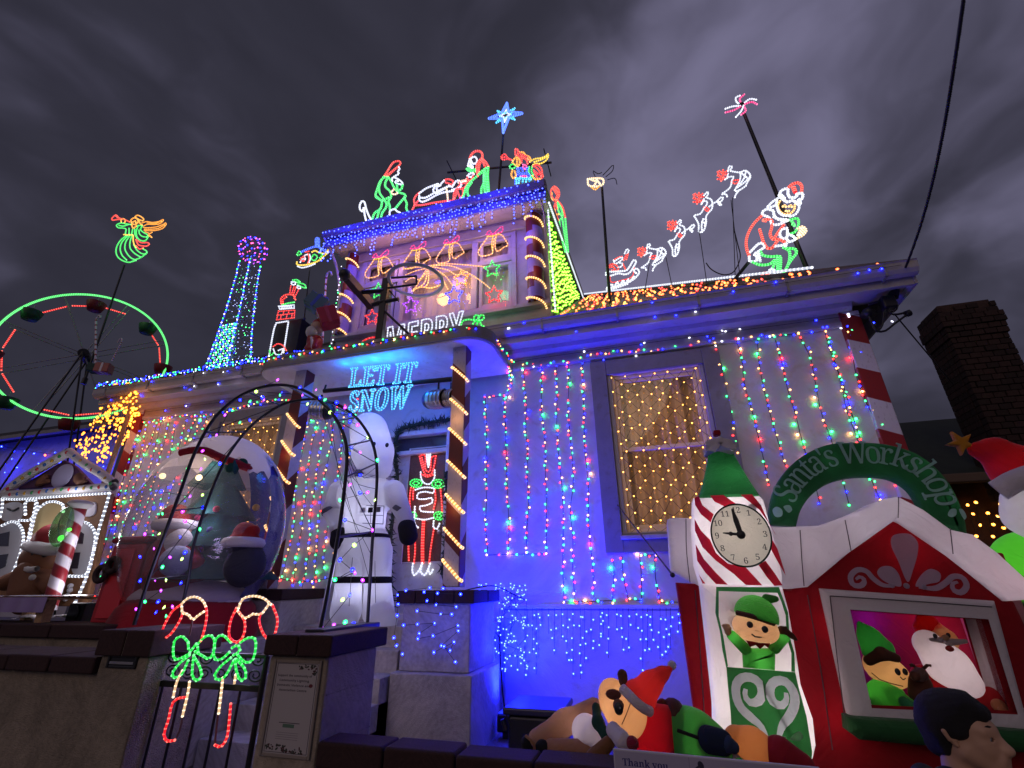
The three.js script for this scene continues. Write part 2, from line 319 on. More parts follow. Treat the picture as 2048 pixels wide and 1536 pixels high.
const house = thing('cottage', 'white single storey cottage with dormer and porch, strung all over with coloured lights', 'house', [-2.7, 0, -7.5]);
{
  const wall = slab(rectShape(WL, WR, 0, 4.46), WALL, 0.16, 0, 1, [RW, LW, DOOR].map((h) => rectHole(h.x0, h.x1, h.y0, h.y1)));
  obj('front_wall', metricUV(wall), M.stucco, house);
  obj('side_wall', [box(WR - 0.16, WR, 0, 4.46, -14, WALL - 0.165)], M.stucco, house);
  obj('side_wall', [box(WL, WL + 0.16, 0, 4.46, -14, WALL - 0.165)], M.stucco, house);
  obj('back_wall', box(WL + 0.17, WR - 0.17, 0, 4.46, -14, -13.84), M.stucco, house);
  obj('ceiling', box(WL + 0.17, WR - 0.17, 4.3, 4.44, -13.8, WALL - 0.4), M.trimDark, house);
  const plinth = obj('plinth', rbox(-1.58, WR + 0.03, 0.3, 1.38, WALL - 0.02, WALL + 0.05, 0.015), M.stucco, house);
  obj('ledge', rbox(-1.6, WR + 0.05, 1.384, 1.43, WALL - 0.01, WALL + 0.075, 0.012), M.stucco, plinth);
  obj('plinth', rbox(WL - 0.03, -4.2, 0.3, 1.38, WALL - 0.02, WALL + 0.05, 0.015), M.stucco, house);
  // eaves: frieze, soffit, fascia and gutter, each running the length of the front
  const profile = (pts, x0, x1) => { const s = new THREE.Shape(pts.map(([u, y]) => new THREE.Vector2(u, y))); const g = new THREE.ExtrudeGeometry(s, { depth: x1 - x0, bevelEnabled: false, curveSegments: 10 }); g.rotateY(-Math.PI / 2); const q = g; q.scale(1, 1, -1); q.translate(0, 0, 0); return q; };
  // u runs towards the street, so points are (WALL + u) along z
  const run = (pts, x0, x1) => {
    const s = new THREE.Shape(pts.map(([u, y]) => new THREE.Vector2(WALL + u, y)));
    const g = new THREE.ExtrudeGeometry(s, { depth: x1 - x0, bevelEnabled: false });
    const m = new THREE.Matrix4().set(0, 0, 1, x0, 0, 1, 0, 0, 1, 0, 0, 0, 0, 0, 0, 1);
    g.applyMatrix4(m);
    const p = g.index ? g.toNonIndexed() : g, a = p.attributes.position.array;      // the swap of axes turns the faces round
    for (let i = 0; i < a.length; i += 9) for (let k = 0; k < 3; k++) { const t = a[i + 3 + k]; a[i + 3 + k] = a[i + 6 + k]; a[i + 6 + k] = t; }
    p.computeVertexNormals(); return metricUV(p);
  };
  const EX0 = -8.25, EX1 = 2.82;
  obj('frieze', run([[0.002, 4.13], [0.035, 4.13], [0.05, 4.15], [0.05, 4.19], [0.03, 4.2], [0.03, 4.38], [0.002, 4.38]], WL - 0.02, WR + 0.02), M.trim, house);
  obj('soffit', run([[0.002, 4.384], [0.36, 4.384], [0.36, 4.41], [0.002, 4.41]], EX0, EX1), M.trim, house);
  obj('fascia', run([[0.362, 4.33], [0.39, 4.33], [0.39, 4.5], [0.362, 4.5]], EX0, EX1), M.trim, house);
  obj('gutter', run([[0.392, 4.42], [0.43, 4.405], [0.475, 4.42], [0.5, 4.46], [0.505, 4.53], [0.52, 4.545], [0.5, 4.55], [0.485, 4.53], [0.48, 4.47], [0.46, 4.435], [0.43, 4.42], [0.392, 4.44]], EX0 - 0.03, EX1 + 0.03), M.trim, house);
  obj('crown_moulding', run([[0.01, 4.381], [0.01, 4.3], [0.05, 4.3], [0.1, 4.34], [0.12, 4.381]], WL, WR), M.trim, house);
  obj('barge_board', [box(EX1 + 0.002, EX1 + 0.03, 4.33, 4.52, -9, WALL + 0.395)], M.trim, house);
  for (let k = 0; k < 13; k++) { const x = -8.0 + k * 0.88; obj('gutter_bracket', [box(x - 0.012, x + 0.012, 4.395, 4.402, WALL + 0.392, WALL + 0.48), box(x - 0.012, x + 0.012, 4.4, 4.54, WALL + 0.507, WALL + 0.512)], M.galv, house); }
  // corrugated roof: front slope between two hips, sides and back plain
  const S = 0.72, Z0 = WALL + 0.47, HIP = 0.755, ZR = -9.8, y0 = 4.5;
  const nx = 470, nt = 14, pos = [], idx = [];
  const X0 = EX0 - 0.02, X1 = EX1 + 0.02;
  for (let i = 0; i <= nx; i++) {
    const x = X0 + (X1 - X0) * i / nx, run_ = Math.min((X1 - x) / HIP, (x - X0) / HIP, Z0 - ZR), w = 0.019 * Math.cos(x / 0.15 * 2 * Math.PI);
    for (let j = 0; j <= nt; j++) { const d = run_ * j / nt; pos.push(x, y0 + S * d + w, Z0 - d); }
  }
  for (let i = 0; i < nx; i++) for (let j = 0; j < nt; j++) { const a = i * (nt + 1) + j, b = a + nt + 1; idx.push(a, b, a + 1, b, b + 1, a + 1); }
  const rg = new THREE.BufferGeometry(); rg.setAttribute('position', new THREE.Float32BufferAttribute(pos, 3)); rg.setIndex(idx); rg.computeVertexNormals();
  const roof = obj('roof', (() => { const q = plain(rg); return metricUV(q); })(), M.roofIron, house);
  const RY = y0 + S * (Z0 - ZR), RX0 = X0 + HIP * (Z0 - ZR), RX1 = X1 - HIP * (Z0 - ZR);
  const side = new THREE.BufferGeometry(); side.setAttribute('position', new THREE.Float32BufferAttribute([X1, y0, Z0, X1, y0, -14.5, RX1, RY, ZR - 0.01, X0, y0, Z0, RX0, RY, ZR - 0.01, X0, y0, -14.5, X0, y0, -14.5, RX0, RY, ZR - 0.01, RX1, RY, ZR - 0.01, X0, y0, -14.5, RX1, RY, ZR - 0.01, X1, y0, -14.5], 3)); side.computeVertexNormals();
  obj('roof_slope', metricUV(side), M.roofIron, house);
  obj('hip_capping', [rod(V3(X1, y0 + 0.02, Z0), V3(RX1, RY + 0.02, ZR), 0.05), rod(V3(X0, y0 + 0.02, Z0), V3(RX0, RY + 0.02, ZR), 0.05), rod(V3(RX0, RY + 0.02, ZR), V3(RX1, RY + 0.02, ZR), 0.05)], M.roofIron, roof);
}
const roofY = (z) => 4.5 + 0.72 * (WALL + 0.47 - z);
const hipAt = (d) => V3(2.84 - 0.755 * d, 4.56 + 0.72 * d, WALL + 0.47 - d);

// striped corner boards
const stripes = (w, h, period, slope, red = '#8c0f18', white = '#cfcad6') => {
  const c = document.createElement('canvas'); c.width = 64; c.height = 1024; const x = c.getContext('2d');
  x.fillStyle = white; x.fillRect(0, 0, 64, 1024); x.fillStyle = red;
  const p = period / h * 1024, k = slope / h * 1024;
  for (let i = -2; i * p < 1024 + k + p; i++) { x.beginPath(); x.moveTo(0, i * p); x.lineTo(64, i * p + k); x.lineTo(64, i * p + k + p / 2); x.lineTo(0, i * p + p / 2); x.closePath(); x.fill(); }
  for (let i = 0; i < 500; i++) { x.fillStyle = `rgba(60,45,50,${0.05 + 0.12 * rnd()})`; x.fillRect(rnd() * 64, rnd() * 1024, 1 + 3 * rnd(), 1 + 8 * rnd()); }
  const t = new THREE.CanvasTexture(c); t.colorSpace = THREE.SRGBColorSpace; t.wrapS = t.wrapT = THREE.RepeatWrapping; return t;
};
function unitUV(g, x0, y0, w, h) { const p = g.attributes.position, uv = new Float32Array(p.count * 2); for (let i = 0; i < p.count; i++) { uv[2 * i] = (p.getX(i) - x0) / w; uv[2 * i + 1] = (p.getY(i) - y0) / h; } g.setAttribute('uv', new THREE.BufferAttribute(uv, 2)); return g; }
{
  const m = std([1, 1, 1], { map: stripes(0.2, 3.8, 0.66, 0.09), roughness: 0.5 });
  const b1 = rbox(2.24, 2.43, 0.5, 4.3, WALL - 0.03, WALL + 0.06, 0.01); obj('corner_board', unitUV(b1, 2.24, 0.5, 0.19, 3.8), m, house);
  const b2 = rbox(WL - 0.06, WL + 0.11, 0.5, 4.3, WALL - 0.03, WALL + 0.06, 0.01); obj('corner_board', unitUV(b2, WL - 0.06, 0.5, 0.17, 3.8), m, house);
}
// a sash window with a wide surround, its curtains drawn
function curtainGeo(x0, x1, y0, y1, z, folds, amp) {
  const g = new THREE.PlaneGeometry(x1 - x0, y1 - y0, 260, 4), p = g.attributes.position;
  for (let i = 0; i < p.count; i++) { const u = p.getX(i); p.setZ(i, amp * (Math.sin(u * folds + 1.3 * Math.sin(u * 2.1)) + 0.5 * Math.sin(u * folds * 2.3 + 1) + 0.3 * fbm(u * 9, p.getY(i) * 0.5, 2, 3))); }
  g.translate((x0 + x1) / 2, (y0 + y1) / 2, z); g.computeVertexNormals(); return g;
}
function frameBars(x0, x1, y0, y1, w, z, d) { return [rbox(x0, x0 + w, y0, y1, z - d, z, 0.006), rbox(x1 - w, x1, y0, y1, z - d, z, 0.006), rbox(x0 + w + 0.001, x1 - w - 0.001, y1 - w, y1, z - d, z - 0.002, 0.006), rbox(x0 + w + 0.001, x1 - w - 0.001, y0, y0 + w, z - d, z - 0.002, 0.006)]; }
function sashWindow(h, outer) {
  const win = new THREE.Group(); win.name = 'window'; house.add(win);
  const a = outer;
  obj('surround', frameBars(h.x0 - a, h.x1 + a, h.y0 - a * 0.8, h.y1 + a * 0.75, a - 0.005, WALL + 0.05, 0.06), M.trimDark, win);
  obj('frame', [...frameBars(h.x0, h.x1, h.y0, h.y1, 0.045, WALL + 0.02, 0.15), ...frameBars(h.x0 + 0.046, h.x1 - 0.046, h.y0 + 0.046, h.y1 - 0.046, 0.035, WALL - 0.03, 0.06)], M.trim, win);
  const my = (h.y0 + h.y1) / 2 - 0.02;
  obj('sash', [...frameBars(h.x0 + 0.082, h.x1 - 0.082, my, h.y1 - 0.082, 0.045, WALL - 0.06, 0.035)], M.trim, win);
  obj('sash', [...frameBars(h.x0 + 0.082, h.x1 - 0.082, h.y0 + 0.082, my + 0.05, 0.045, WALL - 0.1, 0.035)], M.trim, win);
  obj('pane', box(h.x0 + 0.12, h.x1 - 0.12, my + 0.04, h.y1 - 0.12, WALL - 0.083, WALL - 0.08), M.glass, win);
  obj('pane', box(h.x0 + 0.12, h.x1 - 0.12, h.y0 + 0.12, my + 0.01, WALL - 0.123, WALL - 0.12), M.glass, win);
  obj('sill', rbox(h.x0 - 0.02, h.x1 + 0.02, h.y0 - 0.03, h.y0 + 0.012, WALL - 0.1, WALL + 0.09, 0.008), M.trim, win);
  obj('curtain', curtainGeo(h.x0 - 0.02, h.x1 + 0.02, h.y0 - 0.02, h.y1 + 0.02, WALL - 0.27, 30, 0.045), M.curtainWarm, win);
}
sashWindow(RW, 0.19); sashWindow(LW, 0.16);
// front door, panelled, in its frame
{
  const d = new THREE.Group(); d.name = 'front_door'; house.add(d);
  obj('door_leaf', rbox(DOOR.x0 + 0.06, DOOR.x1 - 0.06, DOOR.y0, DOOR.y1 - 0.3, WALL - 0.13, WALL - 0.085, 0.006), M.white, d);
  obj('frame', [...frameBars(DOOR.x0, DOOR.x1, DOOR.y0, DOOR.y1, 0.058, WALL + 0.03, 0.17), box(DOOR.x0 + 0.06, DOOR.x1 - 0.06, DOOR.y1 - 0.298, DOOR.y1 - 0.25, WALL - 0.12, WALL)], M.white, d);
  obj('transom_pane', box(DOOR.x0 + 0.06, DOOR.x1 - 0.06, DOOR.y1 - 0.25, DOOR.y1 - 0.06, WALL - 0.09, WALL - 0.085), std([0.06, 0.06, 0.08], { roughness: 0.1 }), d);
  const a = at(822, 900, WALL - 0.08), b = at(892, 1122, WALL - 0.08);
  obj('door_panel', rbox(a.x, b.x, b.y, a.y, WALL - 0.086, WALL - 0.078, 0.003), std([0.16, 0.06, 0.04], { roughness: 0.35, map: repeat(brickTex, 0.5) }), d);
  obj('beading', frameBars(a.x - 0.02, b.x + 0.02, b.y - 0.02, a.y + 0.02, 0.019, WALL - 0.07, 0.014), M.white, d);
  obj('handle', [ball(V3(DOOR.x1 - 0.13, 2.2, WALL - 0.05), 0.025), rod(V3(DOOR.x1 - 0.13, 2.2, WALL - 0.09), V3(DOOR.x1 - 0.13, 2.2, WALL - 0.05), 0.012)], M.steel, d);
  // house number 124, screwed to the door
  const ng = new THREE.ShapeGeometry(font.regular.generateShapes('124', 0.07), 6); const nn = new THREE.ExtrudeGeometry(font.regular.generateShapes('1 2 4', 0.065), { depth: 0.006, bevelEnabled: false, curveSegments: 5 });
  const np = at(838, 890, WALL - 0.08); nn.translate(np.x, np.y, WALL - 0.084); obj('house_number', nn, M.black, d);
}
// porch: floor, steps, canopy, piers, posts
const CAN = { x0: -4.5, x1: -1.45, z0: WALL + 0.12, z1: -4.08, y0: 4.06, y1: 4.19 };
obj('step_wall', rbox(-3.62, -3.42, 0.42, 1.2, -4.4, -2.9, 0.012), M.whiteBlock, house);
obj('porch_floor', rbox(-4.1, -1.62, 0.42, 1.27, WALL + 0.01, -4.35, 0.01), M.whiteBlock, house);
{
  const s = new THREE.Shape(), r = 0.28, c = CAN; s.moveTo(c.x0, -c.z0); s.lineTo(c.x1, -c.z0); s.lineTo(c.x1, -c.z1 - -0 + 0 - 0 + 0); s.curves.length = 0;
  const pts = [[c.x0, c.z0], [c.x1, c.z0]]; for (let i = 0; i <= 8; i++) { const a = i / 8 * Math.PI / 2; pts.push([c.x1 - r + r * Math.cos(a), c.z1 - r + r * Math.sin(a)]); } for (let i = 0; i <= 8; i++) { const a = Math.PI / 2 + i / 8 * Math.PI / 2; pts.push([c.x0 + r + r * Math.cos(a), c.z1 - r + r * Math.sin(a)]); }
  const sh = new THREE.Shape(pts.map(([x, z]) => new THREE.Vector2(x, -z)));
  const g = new THREE.ExtrudeGeometry(sh, { depth: c.y1 - c.y0, bevelEnabled: true, bevelSize: 0.012, bevelThickness: 0.012, bevelOffset: -0.012, bevelSegments: 2 }); g.rotateX(-Math.PI / 2); g.translate(0, c.y0, 0);
  const can = obj('porch_canopy', metricUV(g), M.white, house);
  const edge = pts.slice(2).map(([x, z]) => V3(x, 0, z)); edge.unshift(V3(c.x1, 0, c.z0)); edge.push(V3(c.x0, 0, c.z0));
  // dark fascia band wrapped round the edge
  const band = []; for (let i = 0; i < edge.length - 1; i++) { const a = edge[i], b = edge[i + 1], l = a.distanceTo(b); const q = new THREE.BoxGeometry(l + 0.006, 0.15, 0.02); q.rotateY(-Math.atan2(b.z - a.z, b.x - a.x)); const nrm = V3(-(b.z - a.z), 0, b.x - a.x).normalize(); const mid = a.clone().add(b).multiplyScalar(0.5).addScaledVector(nrm, -0.008); q.translate(mid.x, c.y0 + 0.085, mid.z); band.push(q); }
  obj('canopy_edge', band, M.trimDark, can);
  CAN.edge = edge;
}
{
  const stripe = stripes(0.16, 3, 0.74, 0.16, '#5a0d12', '#b5aebf');
  for (const [x, px0] of [[-1.8, 0], [-3.88, 1]]) {
    const g = rbox(x - 0.08, x + 0.08, 1.6, 4.055, -4.38, -4.22, 0.01); 
    const p = g.attributes.position, n = g.attributes.normal, uv = new Float32Array(p.count * 2);
    for (let i = 0; i < p.count; i++) { const side = Math.abs(n.getX(i)) > 0.7; uv[2 * i] = (side ? p.getZ(i) + 4.38 : p.getX(i) - x + 0.08) / 0.16; uv[2 * i + 1] = (p.getY(i) - 1.6) / 3 + (side ? 0.09 : 0); }
    g.setAttribute('uv', new THREE.BufferAttribute(uv, 2));
    obj('porch_post', g, std([1, 1, 1], { map: stripe, roughness: 0.5 }), house);
  }
  // pier under the right post with a brick capping, wider below
  const P = { x0: -2.2, x1: -1.53, z1: -4.06 };
  const pier = obj('porch_pier', rbox(P.x0 + 0.02, P.x1 - 0.02, 0.96, 1.47, -4.72, P.z1 - 0.02, 0.012), M.whiteBlock, house);
  obj('porch_pier', rbox(P.x0 - 0.02, P.x1 + 0.03, 0.3, 0.958, -4.75, P.z1 + 0.05, 0.015), M.whiteBlock, house);
  for (let k = 0; k < 4; k++) { const w = (P.x1 - P.x0 + 0.06) / 4; obj('brick', rbox(P.x0 - 0.03 + k * w + 0.003, P.x0 - 0.03 + (k + 1) * w - 0.003, 1.472, 1.575, -4.4, P.z1 + 0.02 + rr(0, 0.006), 0.008), M.coping, pier); }
  obj('brick', rbox(P.x0 - 0.03, P.x1 + 0.03, 1.472, 1.57, -4.75, -4.405, 0.008), M.coping, pier);
  obj('mortar_bed', box(P.x0 - 0.015, P.x1 + 0.015, 1.468, 1.56, -4.7, P.z1 + 0.005), M.whiteBlock, pier);
  const pier2 = obj('porch_pier', rbox(-4.35, -3.5, 0.42, 1.5, -4.72, -4.1, 0.012), M.whiteBlock, house);
  for (let k = 0; k < 5; k++) { const w = 0.92 / 5; obj('brick', rbox(-4.39 + k * w + 0.003, -4.39 + (k + 1) * w - 0.003, 1.502, 1.6, -4.72, -4.07, 0.008), M.coping, pier2); }
  // steps up from the gate
  for (let k = 0; k < 5; k++) obj('step', rbox(-3.4, -2.24, 0.3, 0.42 + 0.17 * k, -4.4, -3.12 - 0.26 * k + (k ? 0 : 0), 0.008), M.whiteBlock, house);
}
// dormer over the porch
const DZ = -5.3;
{
  const d = new THREE.Group(); d.name = 'dormer'; house.add(d);
  const D = { x0: -4.33, x1: -0.95, y0: 4.45, y1: 6.75 }, W = { x0: -4.02, x1: -1.42, y0: 5.17, y1: 6.5 };
  const lav = std([0.52, 0.46, 0.56], { map: repeat(paintTex, 1.7), roughness: 0.6 });
  obj('dormer_wall', metricUV(slab(rectShape(D.x0, D.x1, D.y0, D.y1), DZ, 0.12, 0, 1, [rectHole(W.x0, W.x1, W.y0, W.y1)])), lav, d);
  obj('sill_board', rbox(D.x0 - 0.02, D.x1 + 0.02, 5.09, 5.155, DZ - 0.01, DZ + 0.09, 0.008), M.trim, d);
  // cheeks run back into the roof
  for (const x of [D.x1 - 0.06, D.x0]) { const s = new THREE.Shape([[5.42, 4.9], [5.42, 6.76], [9.6, 7.78], [9.6, 7.9]].map(([z, y]) => new THREE.Vector2(z, y))); const g = new THREE.ExtrudeGeometry(s, { depth: 0.06, bevelEnabled: false }); g.rotateY(Math.PI / 2); g.translate(x, 0, 0); obj('dormer_cheek', g, std([0.16, 0.19, 0.12], { roughness: 0.7, map: repeat(grimeTex, 1) }), d); }
  obj('dormer_interior', box(D.x0 + 0.07, D.x1 - 0.07, 5.0, 6.7, -6.4, -6.3), M.trimDark, d);
  const rz0 = -4.83, rs = 0.235, rg = (x0, x1, za, zb, off0, off1) => { const s = new THREE.Shape([[za, 6.74 + (-za + rz0) * -0 + off0], [za, 6.74 + off1], [zb, 6.74 + rs * (zb - za) + off1], [zb, 6.74 + rs * (zb - za) + off0]].map(([z, y]) => new THREE.Vector2(z, y))); const g = new THREE.ExtrudeGeometry(s, { depth: x1 - x0, bevelEnabled: false }); g.rotateY(Math.PI / 2); g.translate(x0, 0, 0); return g; };
  const blueIron = std([0.24, 0.2, 0.34], { roughness: 0.5, map: repeat(grimeTex, 1.3) });
  obj('dormer_roof', rg(-4.5, -0.86, 4.83, 9.7, 0.06, 0.12), M.roofIron, d);
  obj('soffit', rg(-4.48, -0.88, 4.9, 5.3, -0.1, -0.08), lav, d);
  obj('fascia', rbox(-4.5, -0.86, 6.6, 6.73, -4.9, -4.86, 0.004), std([0.2, 0.2, 0.45], { roughness: 0.5 }), d);
  obj('gutter', rbox(-4.52, -0.84, 6.735, 6.87, -4.92, -4.77, 0.03, 3), blueIron, d);
  obj('header', rbox(D.x0, D.x1, 6.51, 6.65, DZ + 0.001, DZ + 0.05, 0.006), lav, d);
  const w = new THREE.Group(); w.name = 'window'; d.add(w);
  const ms = [W.x0, at(802, 560, DZ).x, at(950, 530, DZ).x, W.x1], ty = 6.02;
  obj('frame', frameBars(W.x0, W.x1, W.y0, W.y1, 0.07, DZ + 0.03, 0.12), lav, w);
  obj('mullion', rbox(ms[1] - 0.045, ms[1] + 0.045, W.y0 + 0.07, W.y1 - 0.07, DZ - 0.08, DZ + 0.028, 0.005), lav, w);
  obj('mullion', rbox(ms[2] - 0.045, ms[2] + 0.045, W.y0 + 0.07, W.y1 - 0.07, DZ - 0.08, DZ + 0.028, 0.005), lav, w);
  for (let k = 0; k < 3; k++) {
    obj('transom', rbox(ms[k] + (k ? 0.046 : 0.071), ms[k + 1] - (k < 2 ? 0.046 : 0.071), ty - 0.04, ty + 0.04, DZ - 0.08, DZ + 0.025, 0.005), lav, w);
    for (const [a, b] of [[W.y0 + 0.07, ty - 0.04], [ty + 0.04, W.y1 - 0.07]]) {
      if (k !== 1) obj('casement', frameBars(ms[k] + 0.075, ms[k + 1] - 0.075, a + 0.005, b - 0.005, 0.05, DZ + 0.01, 0.05), lav, w);
      obj('pane', box(ms[k] + 0.05, ms[k + 1] - 0.05, a, b, DZ - 0.063, DZ - 0.06), M.glass, w);
    }
  }
  obj('curtain', curtainGeo(W.x0, W.x1, W.y0, W.y1, DZ - 0.2, 24, 0.025), std([0.5, 0.4, 0.47], { roughness: 0.95 }), w);
  // striped columns at the corners
  const cs = stripes(0.4, 1.6, 0.52, 0.1, '#6a1018', '#8f80c8');
  for (const [x, r] of [[-4.2, 0.1], [-1.13, 0.12]]) { const g = new THREE.CylinderGeometry(r, r, 1.5, 24, 1); g.translate(x, 5.9, DZ + 0.06); obj('column', g, std([1, 1, 1], { map: cs, roughness: 0.5 }), d); }
  obj('cable', [tube([V3(-0.99, 6.85, -4.76), V3(-0.93, 6.5, -5.0), V3(-0.96, 6.2, -5.25)], 0.012), tube([V3(-4.47, 6.75, -4.8), V3(-4.42, 6.45, -5.1), V3(-4.36, 5.9, -5.25), V3(-4.36, 5.0, -5.25)], 0.025)], M.trim, d);
}
// ---------------------------------------------------------------- street wall, gate piers
const FZ = -2.3;
function capBricks(parent, x0, x1, y0, y1, z0, z1, n) { const w = (x1 - x0) / n; for (let k = 0; k < n; k++) obj('brick', rbox(x0 + k * w + 0.003, x0 + (k + 1) * w - 0.003, y0 + rr(-0.002, 0.002), y1 + rr(-0.003, 0.003), z0, z1 + rr(-0.004, 0.004), 0.01), M.coping, parent); obj('mortar_bed', box(x0 + 0.01, x1 - 0.01, y0 + 0.002, y1 - 0.012, z0 + 0.012, z1 - 0.012), M.rough, parent); }
{
  const lp = at(200, 1320, FZ), lpr = at(296, 1320, FZ), lt = at(250, 1312, FZ).y;
  const L = thing('gate_pier', 'rough rendered gate pier with letterbox slot, left of the gate', 'pier', [(lp.x + lpr.x) / 2, 0, FZ - 0.2]);
  obj('pier_body', rbox(lp.x, lpr.x, 0.1, lt, FZ - 0.42, FZ, 0.015), M.rough, L);
  capBricks(L, lp.x - 0.03, lpr.x + 0.03, lt + 0.002, lt + 0.13, FZ - 0.46, FZ + 0.03, 2);
  const a = at(222, 1308, FZ), b = at(272, 1338, FZ);
  obj('letterbox', [...frameBars(a.x, b.x, b.y, a.y, 0.016, FZ + 0.014, 0.02), box(a.x + 0.016, b.x - 0.016, b.y + 0.016, a.y - 0.016, FZ + 0.001, FZ + 0.004)], M.black, L);
  obj('letter_flap', rbox(a.x + 0.02, b.x - 0.02, b.y + 0.02, (a.y + b.y) / 2, FZ + 0.005, FZ + 0.012, 0.002), M.galv, L);
  const gp = at(540, 1315, FZ), gpr = at(656, 1320, FZ), rt = at(600, 1312, FZ).y;
  const R = thing('gate_pier', 'rendered gate pier carrying a tall paper notice, right of the gate', 'pier', [(gp.x + gpr.x) / 2, 0, FZ - 0.2]);
  obj('pier_body', rbox(gp.x, gpr.x, 0.1, rt, FZ - 0.46, FZ, 0.015), std([0.4, 0.34, 0.28], { map: repeat(grimeTex, 1.7), bumpMap: repeat(roughTex, 0.6), bumpScale: 0.006, roughness: 0.9 }), R);
  capBricks(R, gp.x - 0.02, gpr.x + 0.04, rt + 0.002, rt + 0.1, FZ - 0.5, FZ + 0.04, 2);
  for (const y of [0.62, 0.9, 1.12]) obj('joint', box(gpr.x + 0.0005, gpr.x + 0.004, y, y + 0.006, FZ - 0.45, FZ - 0.02), M.rough, R);
  // low walls either side
  const lw = thing('front_wall', 'low rough rendered street wall with dark brick coping at left', 'wall', [-8, 0, FZ - 0.2]);
  const wt = at(120, 1345, FZ).y;
  obj('wall_body', metricUV(rbox(-14, lp.x - 0.002, 0.1, wt, FZ - 0.32, FZ - 0.02, 0.01)), M.rough, lw);
  for (let k = 0; k < 14; k++) { const x1 = lp.x - 0.004 - k * 0.36; obj('coping_stone', rbox(x1 - 0.352, x1, wt + 0.002, at(120, 1310, FZ).y + rr(-0.003, 0.003), FZ - 0.36, FZ + 0.03 + rr(-0.004, 0.004), 0.012), M.coping, lw); }
  const rw = thing('front_wall', 'low street wall with dark brick coping in front of the blue lights', 'wall', [1.5, 0, FZ - 0.2]);
  const ry = 0.945;
  obj('wall_body', metricUV(rbox(gpr.x + 0.002, 5.5, 0.1, ry - 0.1, FZ - 0.14, FZ - 0.03, 0.01)), M.rough, rw);
  for (let k = 0; k < 20; k++) { const x0 = gpr.x + 0.012 + k * 0.345; obj('coping_stone', rbox(x0, x0 + 0.338, ry - 0.098 + rr(-0.002, 0.002), ry + rr(-0.004, 0.004), FZ - 0.15, FZ + 0.02 + rr(-0.006, 0.006), 0.014), M.coping, rw); }
  // an inner terrace wall behind the left one
  const iw = thing('terrace_wall', 'dark inner terrace wall between the street wall and the candy house', 'wall', [-8.5, 0, -3.1]);
  const a2 = at(100, 1248, -3.1).y;
  obj('wall_body', rbox(-14, at(205, 1300, -3.1).x, 0.1, a2 - 0.1, -3.4, -3.1, 0.01), M.rough, iw);
  for (let k = 0; k < 8; k++) { const x1 = at(205, 1300, -3.1).x - k * 0.6; obj('coping_stone', rbox(x1 - 0.59, x1, a2 - 0.098, a2, -3.46, -3.06, 0.012), M.coping, iw); }
  struct('terrace', box(-14, -4.4, 0.43, 1.15, -7, -3.41), M.concrete);
}
// ---------------------------------------------------------------- strings of bulbs on the house
const MIX = ['blue', 'warm', 'green', 'red', 'blue', 'warm', 'red', 'green'];
// a wire with bulbs, through points on the wall
function lightString(name, label, runs, o = {}) {
  const t = thing(name, label, 'light string', [0, 0, 0], o.group);
  const wires = [], list = []; let i = Math.floor(rnd() * 8);
  for (const r of runs) {
    const pts = r.map((p) => p.isVector3 ? p : at(p[0], p[1], o.z ?? WALL + 0.035)).map((p) => p.clone());
    // the wire sags and wanders a little
    const fine = smooth(pts.length > 2 ? pts : [pts[0], pts[0].clone().lerp(pts[1], 0.5), pts[1]]).getSpacedPoints(Math.max(2, Math.round(pts[0].distanceTo(pts[pts.length - 1]) / 0.3))).map((p) => p.add(V3(rr(-1, 1) * (o.wander ?? 0.014), rr(-1, 1) * 0.006, 0)));
    wires.push(tube(fine, o.wire ?? 0.0035, 4, 0.12));
    for (const p of along(fine, (o.step ?? 0.075) * 0.74)) {
      const c = (o.colours ?? MIX)[o.random ? Math.floor(rnd() * (o.colours ?? MIX).length) : i++ % (o.colours ?? MIX).length];
      if (rnd() < 0.05) continue; const hot = rnd() < 0.11; list.push([p.clone().add(V3(hot ? rr(-0.035, 0.035) : rr(-0.018, 0.018), rr(-0.014, 0.014), hot ? rr(-0.012, -0.004) : rr(0.0, 0.03))), c + (hot && !o.plain && BULB[c + 'hot'] ? 'hot' : '')]);
    }
  }
  if (!o.nowire) obj('wire', wires, M.wire, t, wires.length > 1 ? STUFF : undefined);
  bulbs(t, list, o.r ?? 0.0054, o.collar ?? 2.1);
  return settle(t);
}
const L = zoom(900, 660, 2.56), Mz = zoom(1400, 500, 3.0725), Ez = zoom(240, 750, 3.84);
lightString('light_string', 'coloured light string in long loops on the wall beside the porch post', [
  L([182, 345, 185, 560, 182, 800, 190, 1150]), L([190, 1152, 300, 1150, 400, 1148, 495, 1145]), L([272, 338, 282, 560, 290, 760, 305, 1145]), L([378, 180, 392, 560, 398, 860, 395, 1145]), L([465, 180, 472, 440, 490, 720, 497, 1145]),
  L([182, 345, 272, 338]), L([378, 178, 465, 172, 540, 170, 608, 165])]);
lightString('light_string', 'coloured light string in three long drops close to the right window surround', [
  L([540, 170, 548, 480, 565, 760, 580, 1090, 585, 1390]), L([608, 165, 612, 480, 630, 720, 622, 960, 640, 1388]), L([672, 150, 682, 430, 700, 700, 718, 1000, 737, 1386]), L([585, 1392, 660, 1395, 737, 1390, 832, 1384])]);
lightString('light_string', 'coloured light string running over the top of the right window', [L([672, 146, 800, 122, 960, 110, 1150, 90, 1350, 55])], { step: 0.06 });
lightString('light_string', 'coloured light string zigzagging under the sill of the right window', [
  L([842, 1180, 838, 1280, 832, 1400]), L([888, 1160, 880, 1240, 907, 1375]), L([907, 1378, 985, 1385]), L([965, 1158, 972, 1250, 985, 1382]), L([965, 1156, 1050, 1152]), L([1050, 1152, 1056, 1260, 1072, 1392]), L([1072, 1395, 1165, 1392])]);
